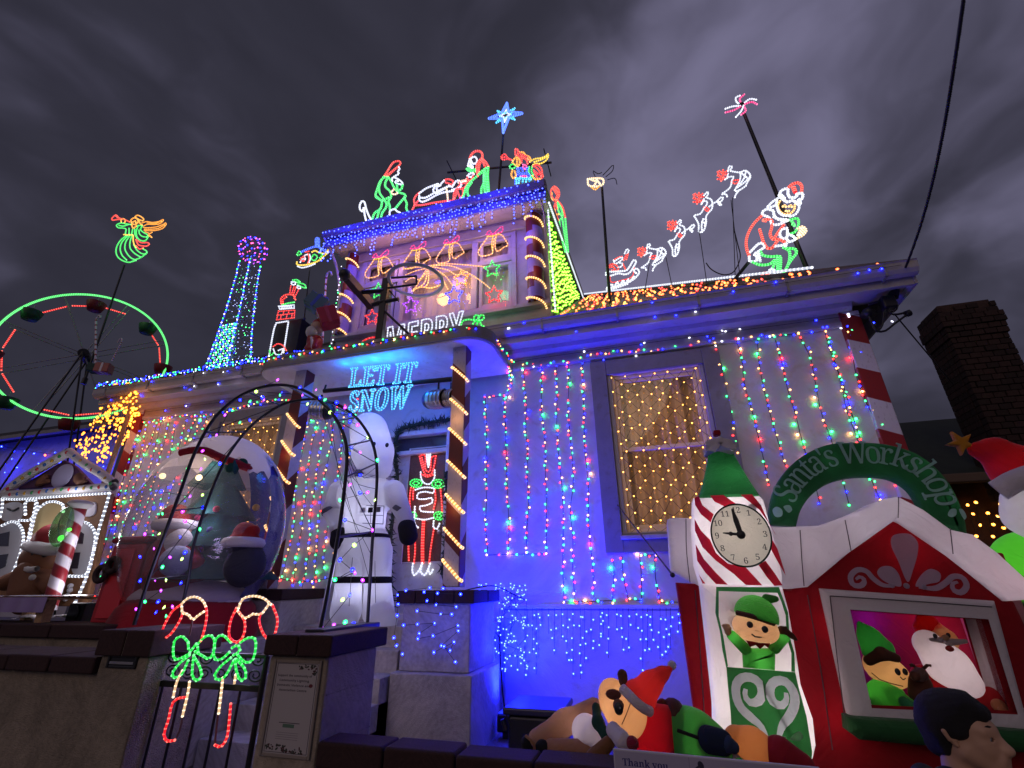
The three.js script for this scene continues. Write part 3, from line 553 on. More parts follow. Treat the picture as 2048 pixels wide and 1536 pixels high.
lightString('light_string', 'coloured light string in three drops just right of the window surround', [
  Mz([85, 552, 130, 720, 158, 860, 200, 1060, 240, 1280]), Mz([228, 548, 262, 740, 300, 940, 360, 1160, 432, 1450]), Mz([345, 548, 372, 740, 410, 920, 470, 1110, 520, 1330]), Mz([228, 545, 345, 530, 470, 528, 600, 515])], { step: 0.085 });
lightString('light_string', 'coloured light string in two drops over the middle of the workshop arch', [
  Mz([468, 545, 520, 720, 556, 900, 605, 1080, 645, 1220, 735, 1560]), Mz([600, 518, 665, 640, 705, 790, 745, 980, 810, 1160, 905, 1560])], { step: 0.085 });
lightString('light_string', 'coloured light string, dense double drop second from the striped corner board', [
  Mz([760, 480, 800, 600, 840, 740, 890, 920, 970, 1160, 1100, 1540]), Mz([778, 520, 818, 640, 862, 800, 915, 970, 985, 1190, 1040, 1400])], { step: 0.075 });
lightString('light_string', 'coloured light string, dense double drop right against the striped corner board', [
  Mz([895, 480, 930, 600, 950, 740, 1000, 900, 1075, 1060, 1140, 1200, 1200, 1440]), Mz([920, 500, 970, 640, 990, 760, 1065, 930, 1110, 1080, 1165, 1210])], { step: 0.075 });
{
  const col = (x, y0, y1) => { const p = []; for (let k = 0; k <= 4; k++) p.push(V3(x + rr(-0.05, 0.05), y0 + (y1 - y0) * k / 4, WALL + 0.035)); return p; };
  const cols = (a, b, n, y0, y1) => Array.from({ length: n }, (_, k) => col(a + (b - a) * (k + 0.5) / n, y0 + rr(-0.06, 0.06), y1 + rr(-0.15, 0.15)));
  lightString('light_string', 'coloured light string in close drops beside the left striped corner board', [...cols(-7.72, -7.0, 5, 4.02, 1.5)], { step: 0.085 });
  lightString('light_string', 'coloured light string in close drops left of the left window, behind the snow globe', [...cols(-6.98, -6.25, 5, 4.0, 1.5), [V3(-7.7, 4.06, -5.16), V3(-7, 4.1, -5.16), V3(-6.2, 4.06, -5.16), V3(-5.2, 4.16, -5.16), V3(-4.6, 4.1, -5.16)]], { step: 0.085 });
  lightString('light_string', 'coloured light string in drops between the left window and the white figure', [...cols(-4.66, -3.66, 7, 3.98, 1.72), [V3(-4.6, 1.74, -5.16), V3(-4.1, 1.68, -5.16), V3(-3.7, 1.72, -5.16)]], { step: 0.08 });
}
// sparse white and blue bulbs over the eaves
{
  const t = thing('light_net', 'sparse white and blue net lights along the eaves moulding', 'net lights'); const l = [];
  for (let k = 0; k < 96; k++) { const x = rr(-8.0, 2.7); const row = k % 4; const [y, z] = [[4.49, WALL + 0.53], [4.36, WALL + 0.41], [4.25, WALL + 0.07], [4.12, WALL + 0.065]][row]; l.push([V3(x, y + rr(-0.03, 0.03), z), rnd() < 0.5 ? 'blue' : 'white']); }
  obj('wire', [[4.5, WALL + 0.52], [4.25, WALL + 0.06]].map(([y, z]) => tube([V3(-8, y, z), V3(-4, y - 0.02, z), V3(0, y, z), V3(2.7, y - 0.01, z)], 0.003, 4, 0.3)), M.wire, t, STUFF);
  bulbs(t, l, 0.0075, 1.8); settle(t);
  const p = []; for (let k = 0; k <= 12; k++) p.push(V3(-8.25 + k * 0.33, 4.575 + rr(-0.01, 0.02), WALL + 0.5));
  lightString('light_string', 'bushy blue and green light string heaped along the left gutter', [p, p.map((q) => q.clone().add(V3(0.05, 0.03, 0.01)))], { step: 0.04, colours: ['blue', 'green', 'blue', 'white'], random: true, wander: 0.03 });
  const e = CAN.edge.map((q) => V3(q.x, CAN.y0 + 0.11, q.z + 0.02)); e[0].x += 0.02;
  lightString('light_string', 'coloured light string along the dark edge of the porch canopy', [e.slice().reverse()], { step: 0.07, wander: 0.01 });
  lightString('light_string', 'short bunched coloured light string hanging off the canopy corner by the wall', [[V3(-1.47, 4.1, -4.75), V3(-1.45, 4.06, -5.0), V3(-1.5, 3.95, -5.14), V3(-1.55, 3.72, -5.16)], [V3(-1.44, 4.17, -4.4), V3(-1.44, 4.1, -4.8), V3(-1.46, 3.9, -5.15)]], { step: 0.045 });
}
// warm net lights over both windows
function windowNet(label, h, nx, ny) {
  const t = thing('light_net', label, 'net lights', [0, 0, 0], 'warm net lights over the windows'), l = [], w = [], zz = WALL + 0.012;
  const P = (i, j) => V3(h.x0 + 0.07 + (h.x1 - h.x0 - 0.14) * (i / nx) + rrc(i, j) * 0.02, h.y1 - 0.08 - (h.y1 - h.y0 - 0.1) * (j / ny) + rrc(j, i + 9) * 0.02 - 0.012 * (i % 2), zz);
  for (let j = 0; j <= ny; j++) for (let i = j % 2; i <= nx; i += 2) { l.push([P(i, j).add(V3(0, -0.012, 0.006)), 'amber']); if (j < ny) { if (i < nx) w.push(rod(P(i, j), P(i + 1, j + 1), 0.0022, 0.0022, 4)); if (i > 0) w.push(rod(P(i, j), P(i - 1, j + 1), 0.0022, 0.0022, 4)); } }
  obj('wire', w, M.wire, t, STUFF); bulbs(t, l, 0.0062, 1.6); settle(t);
  const al = new THREE.RectAreaLight(lin(1, 0.52, 0.14), 0.34, h.x1 - h.x0 - 0.1, h.y1 - h.y0 - 0.1); al.position.set((h.x0 + h.x1) / 2, (h.y0 + h.y1) / 2, WALL + 0.008); al.lookAt((h.x0 + h.x1) / 2, (h.y0 + h.y1) / 2, WALL - 1); scene.add(al);
}
const rrc = (a, b) => { const s = Math.sin(a * 12.9898 + b * 78.233) * 43758.5453; return (s - Math.floor(s)) * 2 - 1; };
windowNet('amber net lights in a diamond mesh over the right window', RW, 12, 22);
windowNet('amber net lights over the left window behind the black arch', LW, 12, 20);
// amber rope wound round posts and columns
function spiral(name, label, runs, extra) {
  const t = thing(name, label, 'rope light', [0, 0, 0], 'amber rope lights wound round posts');
  runs.forEach((r) => rope(t, 'rope_turn', 'warm', [r], { r: 0.0135, step: 0.034 }));
  return settle(t);
}
{
  const post = (x, ys) => ys.map((y) => [V3(x - 0.092, y + 0.09, -4.24), V3(x - 0.07, y + 0.075, -4.205), V3(x + 0.03, y - 0.02, -4.2), V3(x + 0.085, y - 0.075, -4.205), V3(x + 0.095, y - 0.09, -4.25)]);
  const ysR = [735, 800, 860, 926, 995, 1065, 1130].map((y, k) => at(918 - k * 2, y + 10, -4.2).y);
  spiral('rope_light', 'amber rope light wound round the porch post nearest the front door', post(-1.8, ysR));
  const ysL = [838, 893, 948, 1008, 1066, 1128].map((y, k) => at(590 - k * 8, y, -4.2).y);
  spiral('rope_light', 'amber rope light wound round the porch post beside the snow globe', post(-3.88, ysL));
  const colm = (x, r, ys) => ys.map((y) => Array.from({ length: 9 }, (_, k) => { const a = Math.PI * (1.02 - 1.04 * k / 8); return V3(x + (r + 0.012) * Math.cos(a), y + 0.1 - 0.2 * k / 8, DZ + 0.06 + (r + 0.012) * Math.sin(a)); }));
  spiral('rope_light', 'amber rope light wound round the right column of the dormer', colm(-1.13, 0.12, [[440], [482], [520], [563], [603]].map(([y]) => at(1070, y, DZ + 0.1).y)));
  spiral('rope_light', 'amber rope light wound round the left column of the dormer', colm(-4.2, 0.1, [523, 561, 592, 627, 657].map((y) => at(702, y, DZ + 0.1).y)));
  for (const [x, y, z] of [[-1.8, 3.2, -4.12], [-1.8, 2.3, -4.12], [-3.88, 3.0, -4.12], [-3.88, 2.1, -4.12], [-1.13, 6.2, DZ + 0.3], [-1.13, 5.6, DZ + 0.3], [-4.2, 6.1, DZ + 0.3], [-4.2, 5.5, DZ + 0.3]]) lamp(V3(x, y, z), [1, 0.45, 0.12], 0.055, 3);
}
// blue icicle strings on the dormer eave
{
  const t = thing('icicle_lights', 'blue icicle lights hanging along the dormer eave', 'light string'), l = [], w = [];
  for (let k = 0; k < 58; k++) {
    const x = -4.46 + 3.58 * k / 57, n = 2 + Math.floor(rnd() * 8), top = V3(x, 6.74, -4.83);
    let z = -4.82; for (let i = 0; i < n; i++) l.push([V3(x + rr(-0.02, 0.02), 6.72 - i * 0.062 + rr(-0.015, 0.015), z + rr(-0.01, 0.02)), 'ice']);
    w.push(rod(top, V3(x, 6.74 - n * 0.062, z), 0.0025, 0.0025, 4));
    if (rnd() < 0.7) l.push([V3(x + rr(-0.03, 0.03), rr(6.76, 6.86), -4.76), 'ice']);
  }
  BULB.ice = 1; bulbMat.ice = glowOf([0.05, 0.08, 4.2]); bulbMat.ice.side = THREE.DoubleSide; bulbMat.icecore = glowOf([0.5, 0.75, 2.6]);
  obj('wire', w, M.wire, t, STUFF); bulbs(t, l, 0.009, 1.6); settle(t);
  for (const x of [-4.0, -3.2, -2.4, -1.6]) lamp(V3(x, 6.75, -4.42), [0.01, 0.015, 1], 1.5, 5);
  const t2 = thing('icicle_lights', 'short blue icicle bunch at the left end of the dormer eave', 'light string'), l2 = [];
  for (let i = 0; i < 16; i++) l2.push([V3(-4.46 + rr(-0.06, 0.1), rr(6.3, 6.7), -4.84 + rr(-0.03, 0.03)), 'ice']); obj('wire', rod(V3(-4.46, 6.72, -4.84), V3(-4.42, 6.3, -4.84), 0.003), M.wire, t2); bulbs(t2, l2, 0.01, 1.6); settle(t2);
}
// dormer edges and the cheek
{
  const t = thing('rope_light', 'white rope light edging the green cheek of the dormer and running down the roof hip', 'rope light');
  const a = atX(1089, 400, -0.9), b = V3(-0.9, 5.05, -5.36);
  rope(t, 'upright_rope_light', 'white', [{ pts: [V3(-0.9, 6.68, -5.2), b], sharp: true }], { r: 0.012 });
  const top = []; for (let k = 0; k <= 8; k++) { const z = -5.2 - 4.4 * k / 8; top.push(V3(-0.88, 6.74 + 0.235 * (-z - 4.83) - 0.0, z)); }
  rope(t, 'sloping_rope_light', 'white', [top], { r: 0.014, step: 0.06 });
  const hp = []; for (let k = 0; k <= 14; k++) hp.push(hipAt(0.75 + 4.3 * k / 14).add(V3(0, 0.045, 0.0)));
  rope(t, 'hip_rope_light', 'white', [hp], { r: 0.016, step: 0.06 });
  settle(t);
  const g = thing('light_net', 'dense yellow green net lights covering the sloping cheek of the dormer', 'net lights'), l = [], w = [];
  BULB.lime = 1; bulbMat.lime = glowOf([0.55, 2.6, 0.06]); bulbMat.lime.side = THREE.DoubleSide; bulbMat.limecore = glowOf([1.7, 2.4, 0.5]);
  for (let i = 0; i < 26; i++) for (let j = 0; j < 26; j++) {
    const z = -5.36 - 4.1 * ((i + 0.5 * (j % 2)) / 26), y = roofY(z) + 0.08 + j * 0.085; const topY = 6.74 + 0.235 * (-z - 4.83) - 0.1; if (y > topY) continue;
    l.push([V3(-0.93, y + rr(-0.02, 0.02), z + rr(-0.03, 0.03)), 'lime']);
  }
  for (let i = 0; i < 14; i++) { const z = -5.36 - 4.1 * i / 14, y0 = roofY(z) + 0.05, y1 = 6.74 + 0.235 * (-z - 4.83) - 0.1; if (y1 > y0) w.push(rod(V3(-0.935, y0, z), V3(-0.935, y1, z), 0.004, 0.004, 4)); }
  obj('wire', w, M.wire, g, STUFF); bulbs(g, l, 0.012, 1.9); settle(g);
  for (const [y, z] of [[6.2, -5.7], [5.8, -5.6], [6.8, -7]]) lamp(V3(-0.78, y, z), [0.35, 1, 0.05], 0.25, 5);
  // red and amber lights lying in the valleys of the right roof slope
  const r = thing('light_net', 'red and amber lights strung across the corrugated roof slope right of the dormer', 'net lights'), l3 = [], w3 = [];
  for (let i = 0; i < 24; i++) { const x0 = -0.7 + i * 0.15; const dm = Math.min((2.84 - x0) / 0.755, 5.0); const n = Math.floor(dm / 0.11); const pts = []; for (let k = 1; k < n; k++) { const d = k * 0.11; const p = V3(x0 + rr(-0.05, 0.05), 4.5 + 0.72 * d + 0.05, WALL + 0.47 - d); pts.push(p); if (rnd() < 0.62 - 0.016 * i) l3.push([p.clone().add(V3(0, 0.012, 0)), rnd() < 0.6 ? 'roofred' : rnd() < 0.5 ? 'red' : 'amber']); } if (pts.length > 2) w3.push(tube(pts, 0.003, 4, 0.3)); }
  obj('wire', w3, M.wire, r, STUFF); bulbs(r, l3, 0.011, 1.6); settle(r);
  lightString('light_string', 'white and green light string down the left corner of the dormer', [[V3(-4.36, 6.45, -5.2), V3(-4.36, 5.9, -5.22), V3(-4.35, 5.3, -5.22), V3(-4.34, 4.75, -5.22)]], { colours: ['white', 'green', 'white'], step: 0.09 });
}

// the light that the strings together throw on the wall
for (const [x, y, i, b] of [[-1.25, 3.3, 0.5, 1], [-1.1, 2.4, 0.5, 1], [-0.75, 1.9, 0.4, 1], [1.05, 3.5, 0.45], [1.55, 3.1, 0.5], [2.05, 3.4, 0.45], [1.6, 2.3, 0.5], [2.1, 2.2, 0.4], [-7.4, 3.3, 1.0], [-6.7, 2.9, 1.0], [-7.2, 2.2, 1.0], [-4.3, 3.2, 0.4], [-4.1, 2.3, 0.4], [-5.5, 4.3, 0.25], [0.3, 4.25, 0.2]]) lamp(V3(x, y, WALL + 0.42), b ? [0.14, 0.09, 1] : [0.7, 0.56, 1], i * (b ? 0.17 : 0.13), 8);
// ---------------------------------------------------------------- rope light figures on the roofs
const pole = (name, label, a, b, r = 0.025, m = M.blackMetal) => { const t = thing(name, label, 'pole', [a.x, a.y, a.z]); obj('shaft', rod(a, b, r, r * 0.8, 8), m, t); obj('foot', rod(a.clone().add(V3(0, -0.1, 0)), a.clone().add(V3(0, 0.04, 0)), r * 2, r * 2, 8), m, t); return t; };
{ // trumpet angel far left
  const f = figure('light_figure', 'green gowned angel of rope light blowing a red trumpet, high at far left', 'light figure', -6.2, zoom(180, 400, 9.6), 'rope light angels');
  f.run('trumpet_rope_light', 'red', [[760, 420, 660, 375, 560, 345, 490, 290, 420, 355, 430, 385, 520, 375, 600, 370], [490, 300, 540, 350]]);
  f.run('gown_rope_light', 'green', [[690, 690, 600, 760, 520, 880, 500, 1000, 540, 1100, 640, 1170, 760, 1195, 850, 1165], [720, 690, 620, 800, 580, 920, 610, 1050, 700, 1150], [760, 690, 690, 800, 670, 930, 720, 1040, 800, 1120, 880, 1150], [800, 700, 770, 800, 770, 920, 850, 1020, 960, 1090], [840, 860, 900, 960, 1000, 1030, 1080, 1030, 1090, 990, 1020, 940], [860, 1150, 1000, 1090, 1090, 1010], [880, 1160, 800, 1185]]);
  f.run('bodice_rope_light', 'green', [[680, 640, 690, 560, 640, 540, 540, 530, 510, 480, 580, 445, 700, 460, 780, 470], [560, 490, 640, 500, 740, 470], [750, 650, 750, 540], [800, 650, 820, 560], [920, 500, 890, 600, 900, 700, 960, 770, 1060, 780, 1110, 720, 1100, 670, 1010, 610, 970, 560, 1000, 500, 930, 490], [940, 580, 950, 650, 1010, 700, 1090, 710], [860, 560, 860, 650, 900, 730]]);
  f.run('head_rope_light', 'orange', [[800, 440, 790, 380, 840, 345, 910, 370, 920, 430, 870, 470, 800, 450], [830, 420, 870, 400, 880, 440], [870, 320, 900, 295, 960, 310, 1030, 370, 1020, 395, 950, 380, 880, 340], [600, 420, 600, 380, 640, 360, 680, 400, 660, 440], [800, 480, 830, 540, 890, 500], [940, 400, 970, 460, 1000, 480]]);
  f.run('wing_rope_light', 'orange', [[1000, 440, 1080, 415, 1200, 430, 1330, 410, 1400, 375, 1410, 390, 1350, 450, 1220, 470, 1090, 470, 1030, 500], [1030, 530, 1150, 530, 1290, 510, 1400, 470, 1450, 440, 1460, 470, 1400, 540, 1280, 580, 1130, 590, 1040, 580], [1050, 560, 1180, 560, 1320, 540, 1430, 480], [1060, 610, 1160, 640, 1190, 620], [1120, 680, 1190, 720, 1130, 660], [1100, 440, 1250, 450, 1370, 410]], { r: 0.011 });
  f.run('sash_rope_light', 'yellow', [[650, 665, 740, 670, 820, 670], [830, 690, 830, 780, 850, 860, 880, 910]]);
  f.run('ribbon_rope_light', 'red', [[880, 760, 930, 860, 1000, 880, 1100, 880, 1135, 850, 1110, 820, 990, 820, 930, 790, 890, 760], [890, 880, 950, 940, 1020, 920]]);
  settle(f);
  pole('pole', 'thin black pole holding up the green angel behind the big wheel', at(170, 760, -6.25), at(249, 530, -6.25), 0.025);
}
{ // kneeling man, crib and mother on the dormer
  const Z = -5.15, B = zoom(700, 290, 9.6), C = zoom(880, 280, 8.904);
  let f = figure('light_figure', 'kneeling man of green rope light with a red head cloth on the dormer roof', 'light figure', Z, B);
  f.run('head_cloth_rope_light', 'red', [[660, 590, 740, 470, 800, 370, 850, 325, 940, 310, 970, 350, 930, 410], [700, 590, 800, 510, 910, 420], [670, 600, 780, 400, 830, 340], [730, 590, 850, 480, 930, 410]]);
  f.run('face_rope_light', 'white', [[930, 410, 950, 460, 920, 510, 935, 550, 860, 600, 810, 640, 810, 690], [850, 620, 930, 660, 1000, 720, 1010, 760, 950, 750, 870, 720, 880, 690, 920, 690]]);
  f.run('robe_rope_light', 'green', [[660, 610, 580, 700, 520, 860, 490, 960, 500, 1000, 610, 1080, 610, 1130, 580, 1230, 480, 1300, 430, 1410], [720, 640, 680, 720, 680, 800, 760, 880, 790, 950, 780, 1010, 740, 1080, 760, 1160, 770, 1250], [600, 680, 560, 800, 570, 920, 630, 1010, 700, 1130, 690, 1200, 620, 1300, 600, 1380], [740, 620, 790, 700, 850, 820, 920, 900, 1050, 950, 1065, 990, 1000, 1060, 870, 1220], [1040, 1010, 1090, 1130, 1080, 1200, 1100, 1270], [900, 760, 920, 860, 980, 850, 1010, 770], [640, 620, 720, 620], [500, 980, 620, 1060, 740, 1010], [570, 1240, 540, 1330, 525, 1400]], { r: 0.017 });
  f.run('hand_rope_light', 'cream', [[790, 910, 850, 850, 910, 900, 900, 935, 830, 945, 790, 920]]);
  f.run('foot_rope_light', 'white', [[760, 1340, 770, 1270, 850, 1230, 900, 1270, 960, 1300]]);
  settle(f);
  f = figure('light_figure', 'small white rope light crook at the left end of the dormer roof', 'light figure', Z, B);
  f.run('crook_rope_light', 'white', [[305, 1440, 280, 1330, 265, 1200, 240, 1270, 195, 1240, 190, 1150, 230, 1080, 270, 1090, 310, 1220, 350, 1330, 400, 1430]], { r: 0.015 });
  settle(f);
  f = figure('light_figure', 'baby in a crib of red and white rope light on the dormer roof', 'light figure', Z, B);
  f.run('blanket_rope_light', 'white', [[1330, 930, 1450, 840, 1620, 770, 1690, 750, 1720, 790, 1760, 730, 1810, 680], [1690, 750, 1620, 810, 1600, 880, 1640, 920, 1740, 880, 1900, 780], [1330, 980, 1330, 1050, 1380, 1090, 1500, 1050, 1660, 960, 1800, 910, 1990, 880], [1330, 1010, 1450, 1010, 1600, 930, 1760, 850, 1900, 790], [1680, 800, 1660, 850, 1700, 880]]);
  f.run('crib_rope_light', 'red', [[1200, 1240, 1240, 1150, 1230, 1050, 1270, 970, 1340, 910], [1240, 1160, 1400, 1150, 1600, 1110, 1850, 1075, 2100, 1050, 2150, 1000], [1250, 1140, 1310, 1070]]);
  f.run('hair_rope_light', 'red', [[1810, 680, 1850, 660, 1930, 665, 1980, 700, 1960, 760, 1900, 740, 1840, 720]]);
  f.run('head_rope_light', 'white', [[1900, 780, 1960, 800, 2030, 700, 2080, 680, 2130, 720, 2130, 790, 2060, 830, 1960, 860]]);
  f.run('crib_leg_rope_light', 'cream', [[1850, 830, 1870, 960, 1880, 1080]]);
  settle(f);
  f = figure('light_figure', 'standing woman of rope light with red veil and green robe bending over the crib', 'light figure', Z, C);
  f.run('veil_rope_light', 'red', [[530, 330, 560, 260, 620, 205, 700, 200, 750, 240, 760, 330, 820, 400, 860, 470], [740, 330, 680, 390, 650, 480, 660, 590, 670, 640], [740, 350, 700, 450, 690, 560], [760, 360, 800, 480]], { r: 0.017 });
  f.run('face_rope_light', 'white', [[530, 340, 515, 390, 500, 470, 545, 440, 540, 370, 570, 310, 620, 300, 655, 340, 650, 400, 600, 425, 560, 380], [560, 460, 590, 480, 570, 505, 545, 480], [490, 640, 530, 600, 590, 590, 600, 620, 540, 660, 495, 640]]);
  f.run('sleeve_rope_light', 'green', [[480, 520, 500, 500, 560, 530, 640, 530, 620, 560, 520, 550, 480, 520]], { r: 0.018 });
  f.run('robe_rope_light', 'green', [[860, 490, 850, 620, 860, 780, 870, 920], [800, 520, 820, 680, 830, 800, 850, 920], [790, 530, 780, 700, 790, 840, 800, 930], [760, 560, 640, 660, 530, 760, 460, 860, 430, 960, 400, 1030], [780, 600, 780, 760, 740, 860, 735, 940], [560, 760, 500, 850, 490, 940, 520, 1020], [820, 500, 740, 560, 690, 610]], { r: 0.017 });
  f.run('skirt_rope_light', 'red', [[490, 660, 480, 780, 430, 850, 360, 870, 290, 870, 250, 950, 240, 1050], [470, 760, 380, 780, 310, 860, 330, 960, 370, 1050], [340, 760, 420, 730, 480, 700], [400, 860, 410, 960, 380, 1030], [600, 600, 560, 700, 520, 720], [300, 880, 290, 960, 260, 1030]]);
  f.run('straw_rope_light', 'cream', [[330, 760, 350, 730, 370, 760, 390, 725, 410, 750, 430, 715, 450, 740, 470, 700]]);
  settle(f);
  f = figure('light_figure', 'many coloured trumpet angel of rope light at the right end of the dormer roof', 'light figure', Z, C, 'rope light angels');
  f.run('trumpet_rope_light', 'red', [[1270, 350, 1210, 320, 1150, 250, 1090, 300, 1120, 350, 1200, 340, 1280, 360], [1110, 310, 1180, 300]], { r: 0.011 });
  f.run('hair_rope_light', 'red', [[1350, 160, 1390, 180, 1380, 260, 1350, 280, 1340, 180], [1390, 190, 1440, 260, 1500, 330, 1560, 350], [1420, 330, 1480, 300, 1540, 360, 1560, 420], [1380, 280, 1450, 320, 1450, 400], [1480, 260, 1560, 300, 1600, 380]], { r: 0.013 });
  f.run('face_rope_light', 'orange', [[1300, 370, 1350, 310, 1400, 330, 1420, 400, 1390, 470, 1330, 440, 1290, 400], [1370, 330, 1370, 460], [1420, 220, 1480, 220, 1520, 270], [1520, 270, 1600, 310, 1610, 370, 1560, 330], [1290, 540, 1270, 620, 1310, 680, 1350, 640, 1330, 560], [1640, 640, 1700, 700, 1780, 690]], { r: 0.013 });
  f.run('hand_rope_light', 'green', [[1240, 470, 1280, 430, 1330, 440, 1350, 470, 1290, 510, 1250, 500], [1590, 480, 1580, 560, 1620, 650, 1680, 680], [1640, 470, 1630, 560, 1660, 620]], { r: 0.012 });
  f.run('bodice_rope_light', 'blue', [[1370, 510, 1420, 500, 1500, 510, 1580, 500], [1380, 560, 1460, 600, 1560, 590, 1610, 640], [1400, 510, 1420, 600, 1450, 660], [1560, 500, 1540, 600, 1560, 660], [1470, 510, 1480, 640], [1340, 720, 1340, 790], [1390, 560, 1380, 640]], { r: 0.013 });
  f.run('heart_rope_light', 'pink', [[1480, 440, 1530, 450, 1540, 490, 1500, 520, 1480, 480, 1490, 450], [1440, 650, 1500, 640, 1560, 660, 1500, 670, 1440, 655]], { r: 0.013 });
  f.run('skirt_rope_light', 'cyan', [[1360, 680, 1360, 780], [1420, 670, 1400, 770], [1480, 680, 1470, 760], [1540, 680, 1530, 750], [1600, 680, 1590, 740], [1350, 690, 1450, 680, 1560, 690, 1620, 700]], { r: 0.014 });
  f.run('sleeve_rope_light', 'red', [[1650, 470, 1720, 440, 1800, 500, 1820, 600, 1830, 660, 1760, 690, 1700, 620, 1670, 540], [1700, 480, 1760, 540, 1800, 640], [1690, 560, 1760, 620]], { r: 0.013 });
  f.run('wing_rope_light', 'yellow', [[1600, 390, 1680, 340, 1800, 320, 1880, 290, 1920, 250, 1930, 290, 1880, 370, 1790, 420, 1700, 420, 1660, 440], [1680, 390, 1800, 350, 1900, 300]], { r: 0.011 });
  settle(f);
  // eight pointed star on its mast
  const J = zoom(960, 180, 3.34);
  f = figure('star_light', 'blue eight pointed star of rope light on a black mast above the dormer', 'star light', Z - 0.2, J);
  f.run('long_point_rope_light', 'blue', [[180, 88, 190, 145, 285, 155, 195, 180, 155, 285, 150, 190, 60, 190, 145, 155, 180, 88]], { sharp: true, r: 0.02, step: 0.03 });
  f.run('short_point_rope_light', 'cyan', [[232, 122, 205, 160, 232, 198, 180, 180, 105, 222, 140, 180, 115, 138, 160, 158, 232, 122]], { sharp: true, r: 0.013 });
  f.run('centre_rope_light', 'white', [[176, 130, 182, 158, 210, 162, 182, 175, 165, 215, 160, 180, 130, 175, 160, 160, 176, 130]], { sharp: true, r: 0.011 });
  settle(f); lamp(at(1010, 235, Z - 0.05), [0.1, 0.2, 1], 0.2, 4);
  pole('mast', 'black mast carrying the blue star behind the dormer roof', at(996, 372, Z - 0.25).add(V3(0, -0.3, 0)), at(1007, 265, Z - 0.25), 0.022);
  const a = thing('aerial', 'old horizontal television aerial bar crossing behind the star mast', 'aerial', [0, 0, 0]);
  obj('boom', rod(at(895, 345, Z - 0.3), at(1103, 325, Z - 0.3), 0.018), M.blackMetal, a);
  for (const [x, l] of [[905, 0.25], [950, 0.2], [1060, 0.15], [1095, 0.28]]) { const p = at(x, 345 - (x - 895) * 0.096, Z - 0.3); obj('element', rod(p.clone().add(V3(0, 0, -l)), p.clone().add(V3(0, 0, l)), 0.009), M.blackMetal, a); }
  settle(a);
  // robed figure in profile beyond the dormer cheek
  f = figure('light_figure', 'tall robed figure of red and green rope light standing behind the dormer cheek', 'light figure', -6.4, J);
  f.run('head_rope_light', 'red', [[480, 720, 475, 670, 495, 645, 525, 670, 525, 715, 500, 740, 485, 720], [490, 660, 515, 700], [500, 650, 520, 690, 505, 730]], { r: 0.016 });
  f.run('shoulder_rope_light', 'red', [[510, 740, 495, 790, 510, 840, 530, 880], [520, 740, 550, 780, 570, 850], [505, 760, 520, 800]], { r: 0.015 });
  f.run('face_rope_light', 'orange', [[480, 690, 478, 720, 490, 735, 510, 735], [500, 800, 505, 830, 525, 830]], { r: 0.014 });
  f.run('robe_rope_light', 'green', [[520, 750, 545, 800, 550, 850, 530, 870], [530, 880, 540, 960, 570, 1080], [550, 860, 565, 960, 585, 1080], [570, 860, 580, 980, 588, 1080], [520, 760, 525, 810, 545, 840]], { r: 0.016 });
  settle(f);
}
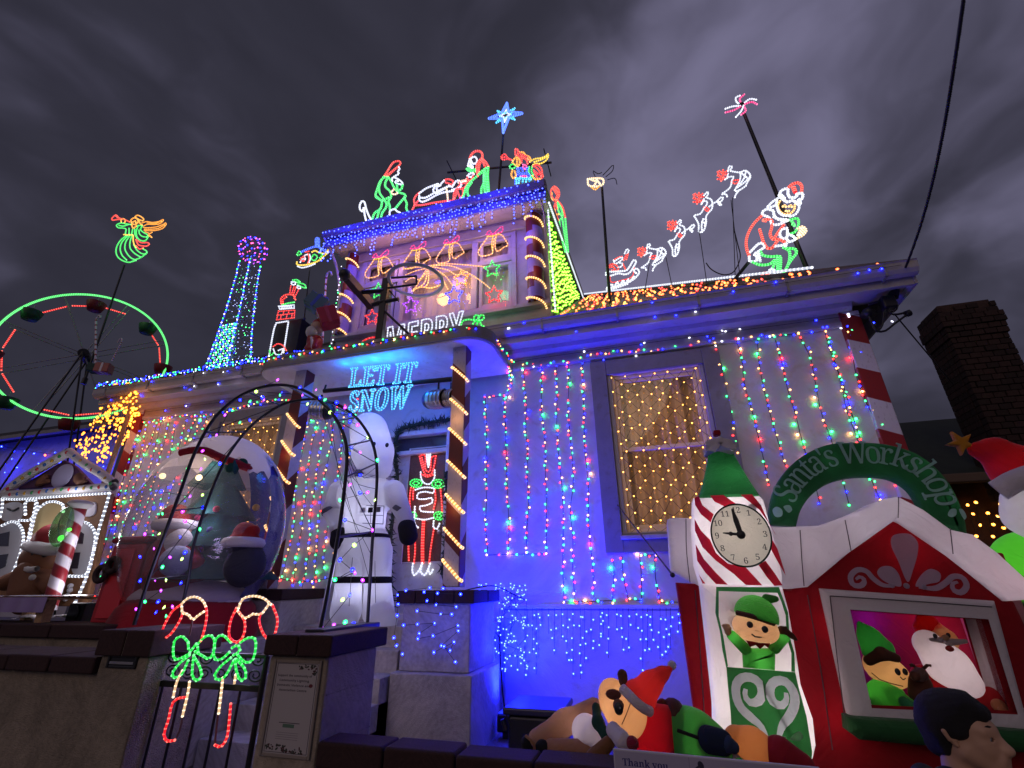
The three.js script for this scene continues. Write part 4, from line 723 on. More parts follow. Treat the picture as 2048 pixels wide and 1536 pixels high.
{ // reindeer and sleigh flying up to the right
  const Z = -6.6, J = zoom(1200, 320, 5.487), grp = 'rope light reindeer flying over the right roof';
  const shifted = (dx, dy, s, cx, cy) => (l) => J(l).map(([x, y]) => { const [ox, oy] = [1200 + cx / 5.487, 320 + cy / 5.487]; return [ox + dx + (x - ox) * s, oy + dy + (y - oy) * s]; });
  const antlers = [[1290, 130, 1310, 170, 1350, 190], [1290, 170, 1340, 200, 1330, 230], [1310, 120, 1350, 150, 1390, 120], [1350, 110, 1370, 160, 1400, 150], [1290, 210, 1360, 210, 1390, 190], [1340, 130, 1360, 200]];
  const A = (name, label, view) => {
    const f = figure('light_figure', label, 'light figure', Z, view, grp);
    f.run('antler_rope_light', 'red', antlers, { r: 0.013 });
    f.run('body_rope_light', 'white', [[1405, 150, 1390, 200, 1370, 215, 1420, 185, 1465, 185, 1445, 230, 1440, 270, 1420, 310, 1370, 350, 1335, 375, 1380, 375, 1395, 400], [1405, 120, 1420, 70, 1450, 75, 1430, 115, 1480, 130, 1540, 135, 1590, 115, 1640, 150, 1650, 190, 1620, 240, 1600, 280], [1540, 135, 1540, 200, 1515, 270, 1490, 310, 1480, 340, 1530, 330, 1600, 285], [1600, 130, 1580, 200, 1540, 260], [1640, 190, 1580, 250, 1510, 300], [1530, 330, 1490, 380, 1480, 410], [1560, 150, 1620, 200]], { r: 0.0125 });
    f.run('saddle_rope_light', 'red', [[1440, 240, 1490, 260, 1530, 220, 1460, 225]], { r: 0.011 });
    return f;
  };
  const Bf = (label, view) => {
    const f = figure('light_figure', label, 'light figure', Z, view, grp);
    f.run('antler_rope_light', 'red', antlers.map((l) => l.map((v, i) => (i % 2 ? v + 250 : v - 265))), { r: 0.013 });
    f.run('body_rope_light', 'white', [[1140, 430, 1110, 490, 1140, 450, 1175, 460, 1165, 500, 1140, 530, 1100, 590, 1035, 610, 1050, 640, 1080, 700, 1090, 790, 1115, 790, 1115, 720, 1130, 650], [1140, 390, 1180, 350, 1185, 380, 1165, 410, 1215, 430, 1235, 480, 1225, 540, 1190, 580, 1165, 620, 1165, 690, 1140, 770, 1120, 790], [1235, 480, 1280, 455, 1330, 410, 1350, 415, 1320, 460, 1290, 460], [1290, 450, 1330, 490, 1325, 500, 1300, 480], [1200, 510, 1230, 490], [1135, 650, 1160, 650, 1150, 720], [1120, 680, 1150, 690]], { r: 0.0125 });
    f.run('saddle_rope_light', 'red', [[1140, 520, 1170, 560, 1200, 555, 1160, 515, 1140, 520]], { r: 0.011 });
    return f;
  };
  settle(A('', 'white rope light reindeer with red antlers, highest and leading the team', J));
  settle(Bf('white rope light reindeer with red antlers, second from the top of the team', J));
  settle(Bf('white rope light reindeer with red antlers, third from the top of the team', shifted(-54, 52, 0.9, 1180, 560)));
  settle(A('', 'white rope light reindeer with red antlers, lowest, just ahead of the sleigh', shifted(-164, 151, 0.85, 1470, 240)));
  const f = figure('light_figure', 'rope light sleigh with waving red rider behind the four reindeer', 'light figure', Z, J);
  f.run('runner_rope_light', 'white', [[75, 1410, 200, 1380, 310, 1340, 380, 1300, 430, 1230, 400, 1190, 370, 1215, 395, 1240], [75, 1420, 150, 1410, 300, 1360], [80, 1400, 130, 1365, 150, 1400, 190, 1340, 215, 1380, 255, 1320, 275, 1365, 310, 1310, 320, 1340, 370, 1280]], { sharp: false });
  f.run('rail_rope_light', 'white', [[65, 1260, 70, 1230, 140, 1225, 220, 1220, 290, 1210, 330, 1160, 370, 1100, 395, 1110, 370, 1170, 320, 1240, 270, 1255, 210, 1245, 100, 1275]]);
  f.run('side_rope_light', 'red', [[110, 1280, 125, 1340, 240, 1320, 350, 1280, 375, 1180]], { r: 0.008 });
  f.run('rider_rope_light', 'red', [[80, 1200, 110, 1150, 150, 1140, 200, 1180, 195, 1210, 130, 1210], [150, 1100, 200, 1070, 240, 1060], [260, 1100, 290, 1040, 305, 1030, 290, 1090], [250, 1140, 280, 1200], [130, 1160, 170, 1200], [100, 1180, 150, 1170]], { r: 0.012 });
  f.run('trim_rope_light', 'white', [[150, 1100, 165, 1140, 220, 1110, 250, 1080, 230, 1070, 160, 1110], [270, 1025, 295, 980, 315, 990, 300, 1030], [200, 1180, 230, 1170, 250, 1140, 220, 1130]], { r: 0.012 });
  settle(f);
  // stays that carry the team
  const st = [[1285, 590, 1300, 520], [1345, 575, 1332, 515], [1412, 560, 1398, 460], [1468, 550, 1465, 395], [1478, 550, 1462, 400]];
  st.forEach(([a, b, c, d], i) => { const p = at(a, b, Z + 0.05); p.y -= 0.1; const t = thing('stay', ['thin dark stay under the lowest reindeer', 'thin dark stay under the third reindeer', 'thin dark stay under the second reindeer', 'left of two thin dark stays under the leading reindeer', 'right of two thin dark stays under the leading reindeer'][i], 'stay', p); obj('wire', rod(p, at(c, d, Z + 0.05), 0.006), M.blackMetal, t); });
  const cb = thing('cable', 'slack dark cable looping between the reindeer and the stooping figure', 'cable'); obj('loop', tube(zoom(1200, 320, 5.487)([1165, 1130, 1210, 1190, 1290, 1240, 1370, 1260, 1450, 1240, 1510, 1160, 1540, 1060, 1510, 920, 1470, 760]).map((p) => at(p[0], p[1], Z)), 0.009), M.blackMetal, cb); settle(cb);
}
{ // stooping helper, pinwheel and half lit angel
  const Z = -6.2, D = zoom(1470, 350, 6.68);
  let f = figure('light_figure', 'large stooping helper of rope light in red coat and green trousers, right roof', 'light figure', Z, D);
  f.run('cap_rope_light', 'red', [[700, 180, 770, 120, 850, 105, 890, 150, 890, 230], [770, 170, 800, 240], [790, 165, 815, 235]], { r: 0.019 });
  f.run('cap_trim_rope_light', 'white', [[590, 270, 620, 210, 700, 180, 710, 260, 740, 300, 820, 290, 830, 250, 900, 250, 890, 320, 840, 330, 880, 370, 850, 390, 770, 340, 700, 360, 650, 330, 600, 290], [620, 270, 660, 310]], { r: 0.018 });
  f.run('face_rope_light', 'warm', [[600, 350, 575, 400, 590, 470, 650, 520, 730, 520, 790, 460, 800, 400], [640, 420, 660, 405, 680, 425], [720, 420, 740, 405, 760, 425], [680, 480, 700, 486, 720, 480]], { r: 0.014 });
  f.run('hair_rope_light', 'white', [[590, 300, 500, 360, 440, 420], [560, 420, 590, 500, 650, 540, 720, 545], [860, 390, 850, 460, 800, 530, 740, 550], [480, 430, 540, 400, 560, 350]], { r: 0.016 });
  f.run('collar_rope_light', 'white', [[430, 450, 370, 490, 370, 530, 440, 560, 470, 590, 500, 660, 580, 660, 650, 630, 710, 600, 560, 580, 520, 530, 510, 480, 440, 455], [520, 560, 600, 600, 700, 610]], { r: 0.017 });
  f.run('coat_rope_light', 'red', [[350, 550, 260, 640, 190, 750, 150, 880, 160, 1000, 190, 1080], [380, 610, 440, 590, 490, 610, 490, 700, 470, 790, 510, 860, 590, 860, 670, 900], [330, 730, 360, 830, 390, 920, 440, 980, 490, 975, 560, 890], [650, 670, 580, 760, 520, 850], [380, 600, 420, 620]], { r: 0.019 });
  f.run('cuff_rope_light', 'white', [[690, 710, 620, 730, 600, 800, 640, 850, 690, 830, 700, 740], [720, 790, 790, 830, 800, 860, 720, 890, 690, 850], [200, 1030, 340, 910, 400, 950, 330, 1010, 260, 1060, 290, 1090, 280, 1150, 200, 1150, 190, 1090], [310, 1030, 340, 1160], [540, 950, 620, 940, 690, 920, 660, 970]], { r: 0.017 });
  f.run('arm_rope_light', 'green', [[730, 600, 830, 580, 850, 650, 800, 760, 730, 790], [760, 620, 800, 680, 770, 660]], { r: 0.016 });
  f.run('mitten_rope_light', 'cream', [[830, 720, 900, 690, 950, 740, 910, 800, 820, 850], [860, 790, 910, 710], [840, 800, 880, 720], [870, 800, 930, 740]], { r: 0.016 });
  f.run('leg_rope_light', 'green', [[340, 1020, 370, 1070, 470, 1090, 600, 1090, 610, 1140, 600, 1290], [230, 1160, 330, 1200, 460, 1190, 540, 1130, 500, 1250], [650, 970, 720, 1010, 730, 1120, 700, 1220, 650, 1310], [690, 980, 800, 990, 820, 1040, 770, 1110, 720, 1180], [570, 1110, 570, 1280]], { r: 0.018 });
  f.run('boot_rope_light', 'red', [[450, 1310, 380, 1310, 360, 1350, 400, 1430, 500, 1430, 480, 1350], [420, 1330, 440, 1400], [640, 1330, 660, 1420]], { r: 0.017 });
  f.run('boot_trim_rope_light', 'white', [[450, 1300, 480, 1255, 540, 1290, 520, 1330, 460, 1340], [500, 1340, 560, 1310, 630, 1330, 620, 1370, 560, 1400, 500, 1370]], { r: 0.017 });
  settle(f);
  const K = (x, y, z) => at(1180 + x / 3.34, 180 + y / 3.34, z);
  f = figure('pinwheel_light', 'red and white pinwheel of rope light on a tall slanting pole', 'pinwheel light', Z, zoom(1180, 180, 3.34));
  const bl = [[1010, 100, 980, 80, 975, 50, 1000, 38], [1015, 95, 1000, 60, 1030, 30], [1020, 95, 1070, 60, 1110, 65], [1020, 100, 1080, 80, 1115, 95], [1025, 105, 1010, 140, 975, 180], [1030, 110, 1040, 140, 1010, 165], [1005, 105, 950, 110, 905, 125], [1005, 110, 960, 135, 905, 150]];
  f.run('blade_rope_light', 'white', bl.filter((_, i) => i % 2 === 0), { r: 0.013 }); f.run('blade_rope_light', 'pink', bl.filter((_, i) => i % 2), { r: 0.013 });
  obj('hub', ball(K(1012, 102, Z - 0.02), 0.05), M.blackMetal, f); settle(f);
  pole('pole', 'tall slanting black pole under the pinwheel', K(1480, 1270, Z - 0.1), K(1030, 160, Z - 0.08), 0.035);
  const br = thing('brace', 'black brace propping the stooping figure from the roof', 'brace'); obj('bar', rod(K(930, 1310, Z - 0.05), K(1060, 1150, Z - 0.05), 0.025), M.blackMetal, br); settle(br);
  f = figure('light_figure', 'half lit rope light angel, only its face and hands glowing, on a black pole', 'light figure', Z, zoom(960, 180, 3.34), 'rope light angels');
  f.run('face_rope_light', 'cream', [[720, 595, 760, 590, 820, 595, 820, 630, 770, 645, 725, 635, 720, 600], [745, 600, 775, 615, 760, 640], [780, 600, 800, 625]], { r: 0.016 });
  f.run('hand_rope_light', 'orange', [[745, 650, 770, 665, 800, 640]], { r: 0.012 });
  const du = zoom(960, 180, 3.34); obj('unlit_wing_rope', [[[820, 570, 850, 540, 890, 500, 885, 540, 840, 580]], [[850, 600, 900, 590, 915, 630]], [[770, 580, 755, 540, 790, 560, 815, 550]]].map(([l]) => tube(du(l).map((p) => at(p[0], p[1], Z)), 0.008)), std([0.1, 0.1, 0.12]), f, STUFF); settle(f);
  pole('pole', 'black pole under the half lit angel', at(1218, 592, Z - 0.05).add(V3(0, -0.25, 0)), at(1204, 375, Z - 0.05), 0.026);
}
// ---------------------------------------------------------------- ornaments on the dormer front
{
  const Lz = zoom(690, 460, 5.2513), Z = DZ + 0.05;
  const bell = [[[190, 60, 150, 110, 110, 160, 90, 200, 110, 240, 180, 250, 230, 240, 235, 190, 250, 100], [270, 60, 262, 120, 262, 200, 285, 230, 350, 200, 385, 190, 360, 130, 330, 80, 290, 55]], [[235, 70, 225, 150, 235, 230], [180, 62, 240, 66, 300, 60]], [[170, 40, 200, 5, 235, 50, 280, 20, 330, -10, 330, 40, 280, 50, 235, 50, 170, 40]]];
  const bells = [['first from left', 120, 235, 1], ['second from left', 520, 145, 0.98], ['third from left', 870, 85, 0.98], ['rightmost pair', 1305, -5, 1.05]];
  for (const [w, dx, dy, s] of bells) {
    const f = figure('bell_lights', `amber light bells under a red bow atop the dormer window, ${w}`, 'bell lights', Z, (l) => Lz(l.map((v, i) => (i % 2 ? v * s * (1) + dy - (0) : v * s + dx))).map(([x, y]) => [x, y - (x - Lz([dx + 235, 0])[0][0]) * 0.2]), 'light bells along the dormer window');
    f.run('bell_rope_light', 'warm', bell[0], { nobeads: false, r: 0.008, step: 0.055 }); f.run('ribbon_rope_light', 'yellow', bell[1], { r: 0.007, step: 0.05 }); f.run('bow_rope_light', 'pink', bell[2], { r: 0.008, step: 0.05 });
    settle(f);
  }
  // shooting stars
  const f = figure('shooting_star_lights', 'fan of amber shooting star tails in light bulbs across the dormer window', 'star lights', Z + 0.02, Lz);
  f.run('tail_rope_light', 'warm', [[880, 375, 1050, 355, 1250, 365, 1460, 385], [880, 380, 1100, 375, 1300, 455, 1440, 545, 1520, 610], [900, 385, 1080, 420, 1170, 470, 1280, 440], [900, 390, 1040, 470, 1130, 580], [890, 395, 1000, 480, 1080, 620], [870, 390, 760, 390, 610, 410], [860, 400, 740, 430, 640, 470], [860, 405, 790, 520, 720, 640], [870, 410, 830, 560, 700, 640], [880, 410, 870, 560, 840, 600], [640, 540, 700, 500, 780, 520, 860, 440], [720, 620, 800, 600, 900, 610, 1000, 580]], { r: 0.007, step: 0.045 });
  settle(f);
  const star = (cx, cy, R, color, label) => { const p = []; for (let i = 0; i < 10; i++) { const a = -Math.PI / 2 + i * Math.PI / 5, r = i % 2 ? R * 0.48 : R; p.push(cx + r * Math.cos(a), cy + r * Math.sin(a) - 0.15 * r * Math.cos(a)); } p.push(p[0], p[1]); const g = figure('star_light', label, 'star light', Z + 0.02, Lz); g.run('outline_rope_light', color, [p], { sharp: true, r: 0.009, step: 0.045 }); const drops = []; for (let k = 0; k < 14; k++) { const q = Lz([cx + rr(0.3, 1.3) * R, cy + rr(-0.2, 1.3) * R])[0]; drops.push(at(q[0], q[1], Z)); } obj('spark', beadGeo(drops, 0.006), glowMat[color + 'led'], g, STUFF); return settle(g); };
  star(1545, 410, 90, 'green', 'green star outline of bulbs in the right casement of the dormer');
  star(1565, 680, 95, 'red', 'red star outline of bulbs low in the right casement of the dormer');
  star(1145, 685, 100, 'blue', 'blue star outline of bulbs in the middle pane of the dormer');
  star(1220, 510, 85, 'orange', 'amber star outline of bulbs in the middle pane of the dormer');
  star(350, 640, 85, 'green', 'green star outline of bulbs in the left casement behind the hoop post');
  star(285, 915, 80, 'red', 'red star outline of bulbs low in the left casement by the hoop post');
  star(690, 790, 90, 'purple', 'violet star outline of bulbs low in the middle pane beside the hoop post');
  for (const [x, y, c, i] of [[870, 520, [1, 0.5, 0.14], 0.5], [1200, 500, [1, 0.5, 0.16], 0.35], [480, 330, [1, 0.45, 0.2], 0.2], [1450, 170, [1, 0.5, 0.25], 0.2], [1560, 480, [0.2, 1, 0.4], 0.14], [1560, 690, [1, 0.1, 0.15], 0.12]]) { const q = Lz([x, y])[0]; lamp(at(q[0], q[1], Z + 0.16), c, i, 5); }
  for (const [x, c, i] of [[-3.6, [0.5, 0.25, 1], 0.5], [-2.6, [0.6, 0.3, 1], 0.5], [-1.6, [0.5, 0.28, 1], 0.5]]) lamp(V3(x, 6.3, -4.75), c, i * 0.8, 6);
  // MERRY in outlined letters, with a bow of green to the right
  const mz = -5.0, bl = at(772, 708, mz), br = at(927, 676, mz), tl = at(776, 655, mz);
  const mg = thing('merry_sign', 'sign spelling MERRY in outlined white rope light letters above the canopy', 'light sign');
  const runs = []; const shapes = font.sans.generateShapes('MERRY', 1); const bb = new THREE.Box2(); shapes.forEach((s) => s.getPoints(4).forEach((p) => bb.expandByPoint(p)));
  const map = (p) => { const u = (p.x - bb.min.x) / (bb.max.x - bb.min.x), v = (p.y - bb.min.y) / (bb.max.y - bb.min.y); return bl.clone().lerp(br, u).add(tl.clone().sub(bl).multiplyScalar(v)); };
  'MERRY'.split('').forEach((ch, k) => { const off = font.sans.generateShapes('MERRY'.slice(0, k) + ch, 1); const n = font.sans.generateShapes(ch, 1).length; const mine = off.slice(off.length - n); const rs = []; mine.forEach((s) => { rs.push({ pts: s.getPoints(4).map(map), closed: true, sharp: true }); s.holes.forEach((h) => rs.push({ pts: h.getPoints(4).map(map), closed: true, sharp: true })); }); rope(mg, 'letter_rope_light', 'white', rs, { r: 0.009, step: 0.042, single: true }); });
  settle(mg); lamp(at(850, 670, mz + 0.15), [0.8, 0.85, 1], 0.16, 4);
  const kz = zoom(760, 600, 8.192);
  const b = figure('bow_light', 'green rope light bow and holly spray right of the white sign', 'bow light', mz, kz);
  b.run('ribbon_rope_light', 'green', [[1260, 470, 1320, 430, 1350, 350, 1440, 320, 1540, 330], [1540, 320, 1550, 260, 1610, 250, 1610, 310, 1650, 250, 1700, 260, 1690, 320, 1620, 330, 1540, 325], [1610, 340, 1540, 360, 1510, 440], [1620, 340, 1590, 400, 1610, 470], [1640, 340, 1660, 410, 1710, 440, 1740, 500, 1700, 530]], { r: 0.011, step: 0.04 });
  b.run('berry_rope_light', 'red', [[1760, 540, 1810, 560, 1820, 600, 1770, 610, 1760, 560]], { r: 0.011 });
  settle(b); lamp(at(970, 650, mz + 0.15), [0.1, 1, 0.25], 0.1, 4); lamp(at(985, 675, mz + 0.2), [1, 0.15, 0.1], 0.1, 4);
  const hz = zoom(680, 520, 7.682); const ar = figure('arc_light', 'red rope light arc on the sill left of the white sign', 'rope light', mz, hz);
  ar.run('arc_rope_light', 'red', [[310, 1285, 380, 1230, 470, 1195, 560, 1185], [430, 1270, 490, 1258, 550, 1250]], { r: 0.011, step: 0.05 }); settle(ar);
}
// ---------------------------------------------------------------- basketball hoop over the canopy, seen from behind
{
  const hz = zoom(680, 520, 7.682), Z = -4.35, P = (x, y, z = Z) => { const q = hz([x, y])[0]; return at(q[0], q[1], z); };
  const t = thing('basketball_hoop', 'black basketball hoop with pale ring standing on the porch canopy', 'basketball hoop', [P(590, 1240).x, CAN.y1, Z]);
  obj('post', rbox(P(590, 1240).x - 0.045, P(640, 1240).x, CAN.y1, P(700, 280).y, Z - 0.06, Z + 0.02, 0.012), M.blackMetal, t);
  obj('strut', rod(P(690, 790), P(1100, 1175, Z - 0.1), 0.016), M.blackMetal, t);
  const c = P(1165, 320), R = 0.335;
  const ring = new THREE.LatheGeometry([[R - 0.02, -0.012], [R + 0.02, -0.012], [R + 0.02, 0.012], [R - 0.02, 0.012], [R - 0.02, -0.012]].map(([x, y]) => new THREE.Vector2(x, y)), 64); ring.translate(c.x, c.y, c.z);
  obj('ring', ring, std([0.5, 0.48, 0.5], { roughness: 0.5 }), t);
  obj('bracket', [polyTube([P(740, 430), P(1180, 370), P(1170, 245), P(790, 275)], 0.014)].flat(), M.blackMetal, t);
  obj('arm', [rod(P(260, 500), P(680, 470), 0.03), rod(P(500, 690), P(680, 640), 0.03), rod(P(700, 640), P(900, 600), 0.024), rod(P(760, 470), P(900, 640), 0.008)], M.blackMetal, t);
  const bx = P(300, 520).x; const a = atX(690, 549, bx), b = atX(744, 612, bx);
  obj('backboard_rail', (() => { const l = a.distanceTo(b); const g = new THREE.BoxGeometry(0.09, 0.11, l); g.lookAt(b.clone().sub(a)); g.translate((a.x + b.x) / 2, (a.y + b.y) / 2, (a.z + b.z) / 2); return g; })(), std([0.05, 0.03, 0.025], { roughness: 0.5 }), t);
  obj('end_knob', ball(a, 0.075), M.black, t);
}
// ---------------------------------------------------------------- left roof
{
  // tall lattice tower of lights with a ball on top
  const Z = -6.0, Dz = zoom(380, 430, 3.84), P = (x, y, z = Z) => { const q = Dz([x, y])[0]; return at(q[0], q[1], z); };
  const t = thing('light_tower', 'tall tapering lattice tower of blue and green lights under a violet ball', 'light tower', [P(300, 1170).x, roofY(Z), Z]);
  const base = P(300, 1190), top = P(465, 380), bw = 0.5, tw = 0.27;
  const leg = (i, s) => { const sx = [1, 1, -1, -1][i] / 2, sz = [1, -1, -1, 1][i] / 2; const e = Math.pow(1 - s, 1.8); const w = tw + (bw - tw) * e; const c = base.clone().lerp(top, s); return V3(c.x + sx * w, c.y, Z + sz * w); };
  const l = [], l2 = [], w = [];
  for (let i = 0; i < 4; i++) { const p = []; for (let k = 0; k <= 12; k++) p.push(leg(i, k / 12)); obj('leg', tube(p, 0.014), M.galv, t); along(p, 0.05).forEach((q, k) => l.push([q.add(V3(rr(-0.01, 0.01), 0, 0.02)), ['blue', 'green', 'blue', 'white'][k % 4]])); }
  for (let k = 1; k < 12; k++) for (let i = 0; i < 4; i++) { const a = leg(i, k / 12), b = leg((i + 1) % 4, k / 12); w.push(rod(a, b, 0.007, 0.007, 5)); for (const q of along([a, b], 0.1)) l2.push([q.add(V3(rr(-0.03, 0.03), rr(-0.1, 0.1), 0)), rnd() < 0.75 ? 'ice2' : 'green']); }
  for (let j = 0; j < 7; j++) { const p = []; for (let k = 0; k <= 5; k++) { const s = k / 5 * 0.36; p.push(leg(0, s).lerp(leg(3, s), (j + 1) / 8)); } along(p, 0.055).forEach((q, k) => l.push([q.add(V3(rr(-0.02, 0.02), 0, 0)), ['blue', 'green', 'white', 'green'][(k + j) % 4]])); }
  BULB.ice2 = 1; bulbMat.ice2 = glowOf([0.35, 0.45, 1.2]); bulbMat.ice2.side = THREE.DoubleSide; bulbMat.ice2core = glowOf([1.2, 1.3, 2]);
  obj('brace', w, M.galv, t, STUFF); bulbs(t, l, 0.0085, 2.0); bulbs(t, l2, 0.007, 1.6);
  obj('mast', rod(base, top.clone().add(V3(0, 0.2, 0)), 0.018), M.galv, t);
  const c = P(485, 270), R = 0.27, bl = []; const cage = [];
  for (let k = 0; k < 70; k++) { const y = 1 - 2 * (k + 0.5) / 70, r = Math.sqrt(1 - y * y), a = k * 2.39996; bl.push([c.clone().add(V3(R * r * Math.cos(a), R * y, R * r * Math.sin(a))), ['blue', 'pinkb', 'purple'][k % 3]]); }
  BULB.pinkb = 1; bulbMat.pinkb = glowOf([3, 0.06, 0.6]); bulbMat.pinkb.side = THREE.DoubleSide; bulbMat.pinkbcore = glowOf([2.2, 0.7, 1.2]);
  for (let k = 0; k < 5; k++) { const g = new THREE.TorusGeometry(R, 0.005, 5, 30); g.rotateY(k * Math.PI / 5); g.translate(c.x, c.y, c.z); cage.push(g); }
  const bm = obj('ball_cage', cage, M.galv, t); void bm; bulbs(t, bl, 0.011, 1.9);
  // little helicopter of rope light
  const mz = zoom(560, 460, 5.907);
  let f = figure('light_figure', 'small helicopter of rope light with a blue rotor, left of the dormer', 'light figure', -5.6, mz);
  f.run('rotor_rope_light', 'blue', [[250, 260, 340, 220, 430, 195, 500, 230, 560, 270], [440, 195, 445, 140, 440, 95], [425, 190, 428, 100, 455, 100, 460, 190]], { r: 0.016 });
  f.run('hull_rope_light', 'yellow', [[200, 380, 200, 405, 260, 415, 360, 400, 460, 360, 540, 290, 600, 230, 615, 175], [380, 260, 410, 245, 460, 265, 530, 275, 600, 200]], { r: 0.013 });
  f.run('skid_rope_light', 'white', [[210, 430, 260, 445, 350, 425, 410, 400]], { r: 0.012 });
  f.run('window_rope_light', 'green', [[370, 330, 400, 290, 440, 320, 410, 360, 370, 345], [460, 270, 500, 290, 470, 330], [200, 290, 225, 250, 250, 280, 210, 300]], { r: 0.011 });
  f.run('pilot_rope_light', 'red', [[250, 330, 290, 310, 280, 370, 240, 350], [300, 260, 350, 250], [330, 280, 345, 340, 330, 390]], { r: 0.011 });
  f.run('beard_rope_light', 'white', [[240, 380, 270, 340, 300, 350, 290, 300, 320, 290], [350, 290, 360, 330, 345, 380]], { r: 0.011 });
  settle(f); pole('pole', 'thin dark pole under the rope light helicopter', at(608, 640, -5.65), at(620, 534, -5.65), 0.012);
  // chimney box with legs in the air
  const Q = (x, y, z) => { const q = mz([x, y])[0]; return at(q[0], q[1], z); };
  const ch = thing('prop_chimney', 'dark prop chimney box edged with white rope light on the left roof', 'prop chimney', [Q(150, 1300, -5.45).x, roofY(-5.6), -5.45]);
  { const x0 = at(553, 640, -5.4).x, x1 = at(590, 640, -5.4).x + 0.12, y0 = roofY(-5.4) - 0.15, y1 = at(560, 643, -5.4).y;
    obj('box', rbox(x0, x1, y0, y1, -5.75, -5.42, 0.01), std([0.02, 0.02, 0.018], { roughness: 0.8, map: repeat(grimeTex, 0.6) }), ch);
    rope(ch, 'edge_rope_light', 'white', [[at(538, 712, -5.38), at(549, 655, -5.38), at(553, 646, -5.38)], [at(567, 705, -5.38), at(577, 643, -5.38)], [at(553, 646, -5.38), at(577, 642, -5.38)]], { r: 0.011, step: 0.035 }); }
  f = figure('light_figure', 'red legs and green boots of rope light upended in a brick chimney top', 'light figure', -5.36, Dz);
  f.run('brick_rope_light', 'red', [[680, 735, 665, 805, 800, 790, 805, 730, 680, 740], [670, 770, 800, 755], [720, 740, 715, 770], [760, 735, 755, 760], [700, 770, 695, 800], [745, 765, 740, 795], [785, 760, 780, 790]], { sharp: true, r: 0.008 });
  f.run('chimney_rim_rope_light', 'white', [[680, 700, 800, 690, 800, 715, 690, 725, 680, 700], [700, 705, 780, 700, 780, 712, 700, 716]], { sharp: true, r: 0.009 });
  f.run('seat_rope_light', 'red', [[700, 680, 700, 640, 730, 615, 790, 615, 810, 650], [715, 680, 715, 650, 740, 630]], { r: 0.012 });
  f.run('leg_rope_light', 'red', [[765, 610, 775, 540], [795, 610, 815, 550], [780, 610, 800, 545], [800, 640, 835, 570]], { r: 0.009 });
  f.run('cuff_rope_light', 'white', [[780, 515, 810, 515, 805, 535, 780, 530, 780, 515], [825, 545, 850, 550, 845, 565, 825, 560, 825, 545]], { r: 0.011 });
  f.run('boot_rope_light', 'green', [[790, 500, 820, 497, 845, 515, 800, 512], [830, 520, 880, 535, 890, 560, 850, 548, 830, 535]], { r: 0.011 });
  f.run('coat_rope_light', 'green', [[710, 690, 750, 678, 800, 670]], { r: 0.012 });
  settle(f);
  f = figure('light_figure', 'small smiling red and white rope light face at the chimney foot', 'light figure', -5.36, Dz);
  f.run('hat_rope_light', 'red', [[640, 1010, 670, 990, 710, 1000, 740, 1040]], { r: 0.01 }); f.run('beard_rope_light', 'white', [[640, 1030, 660, 1070, 700, 1070, 710, 1030, 680, 1040]], { r: 0.01 }); f.run('sprig_rope_light', 'green', [[610, 1040, 620, 1080, 640, 1060]], { r: 0.009 }); settle(f);
}
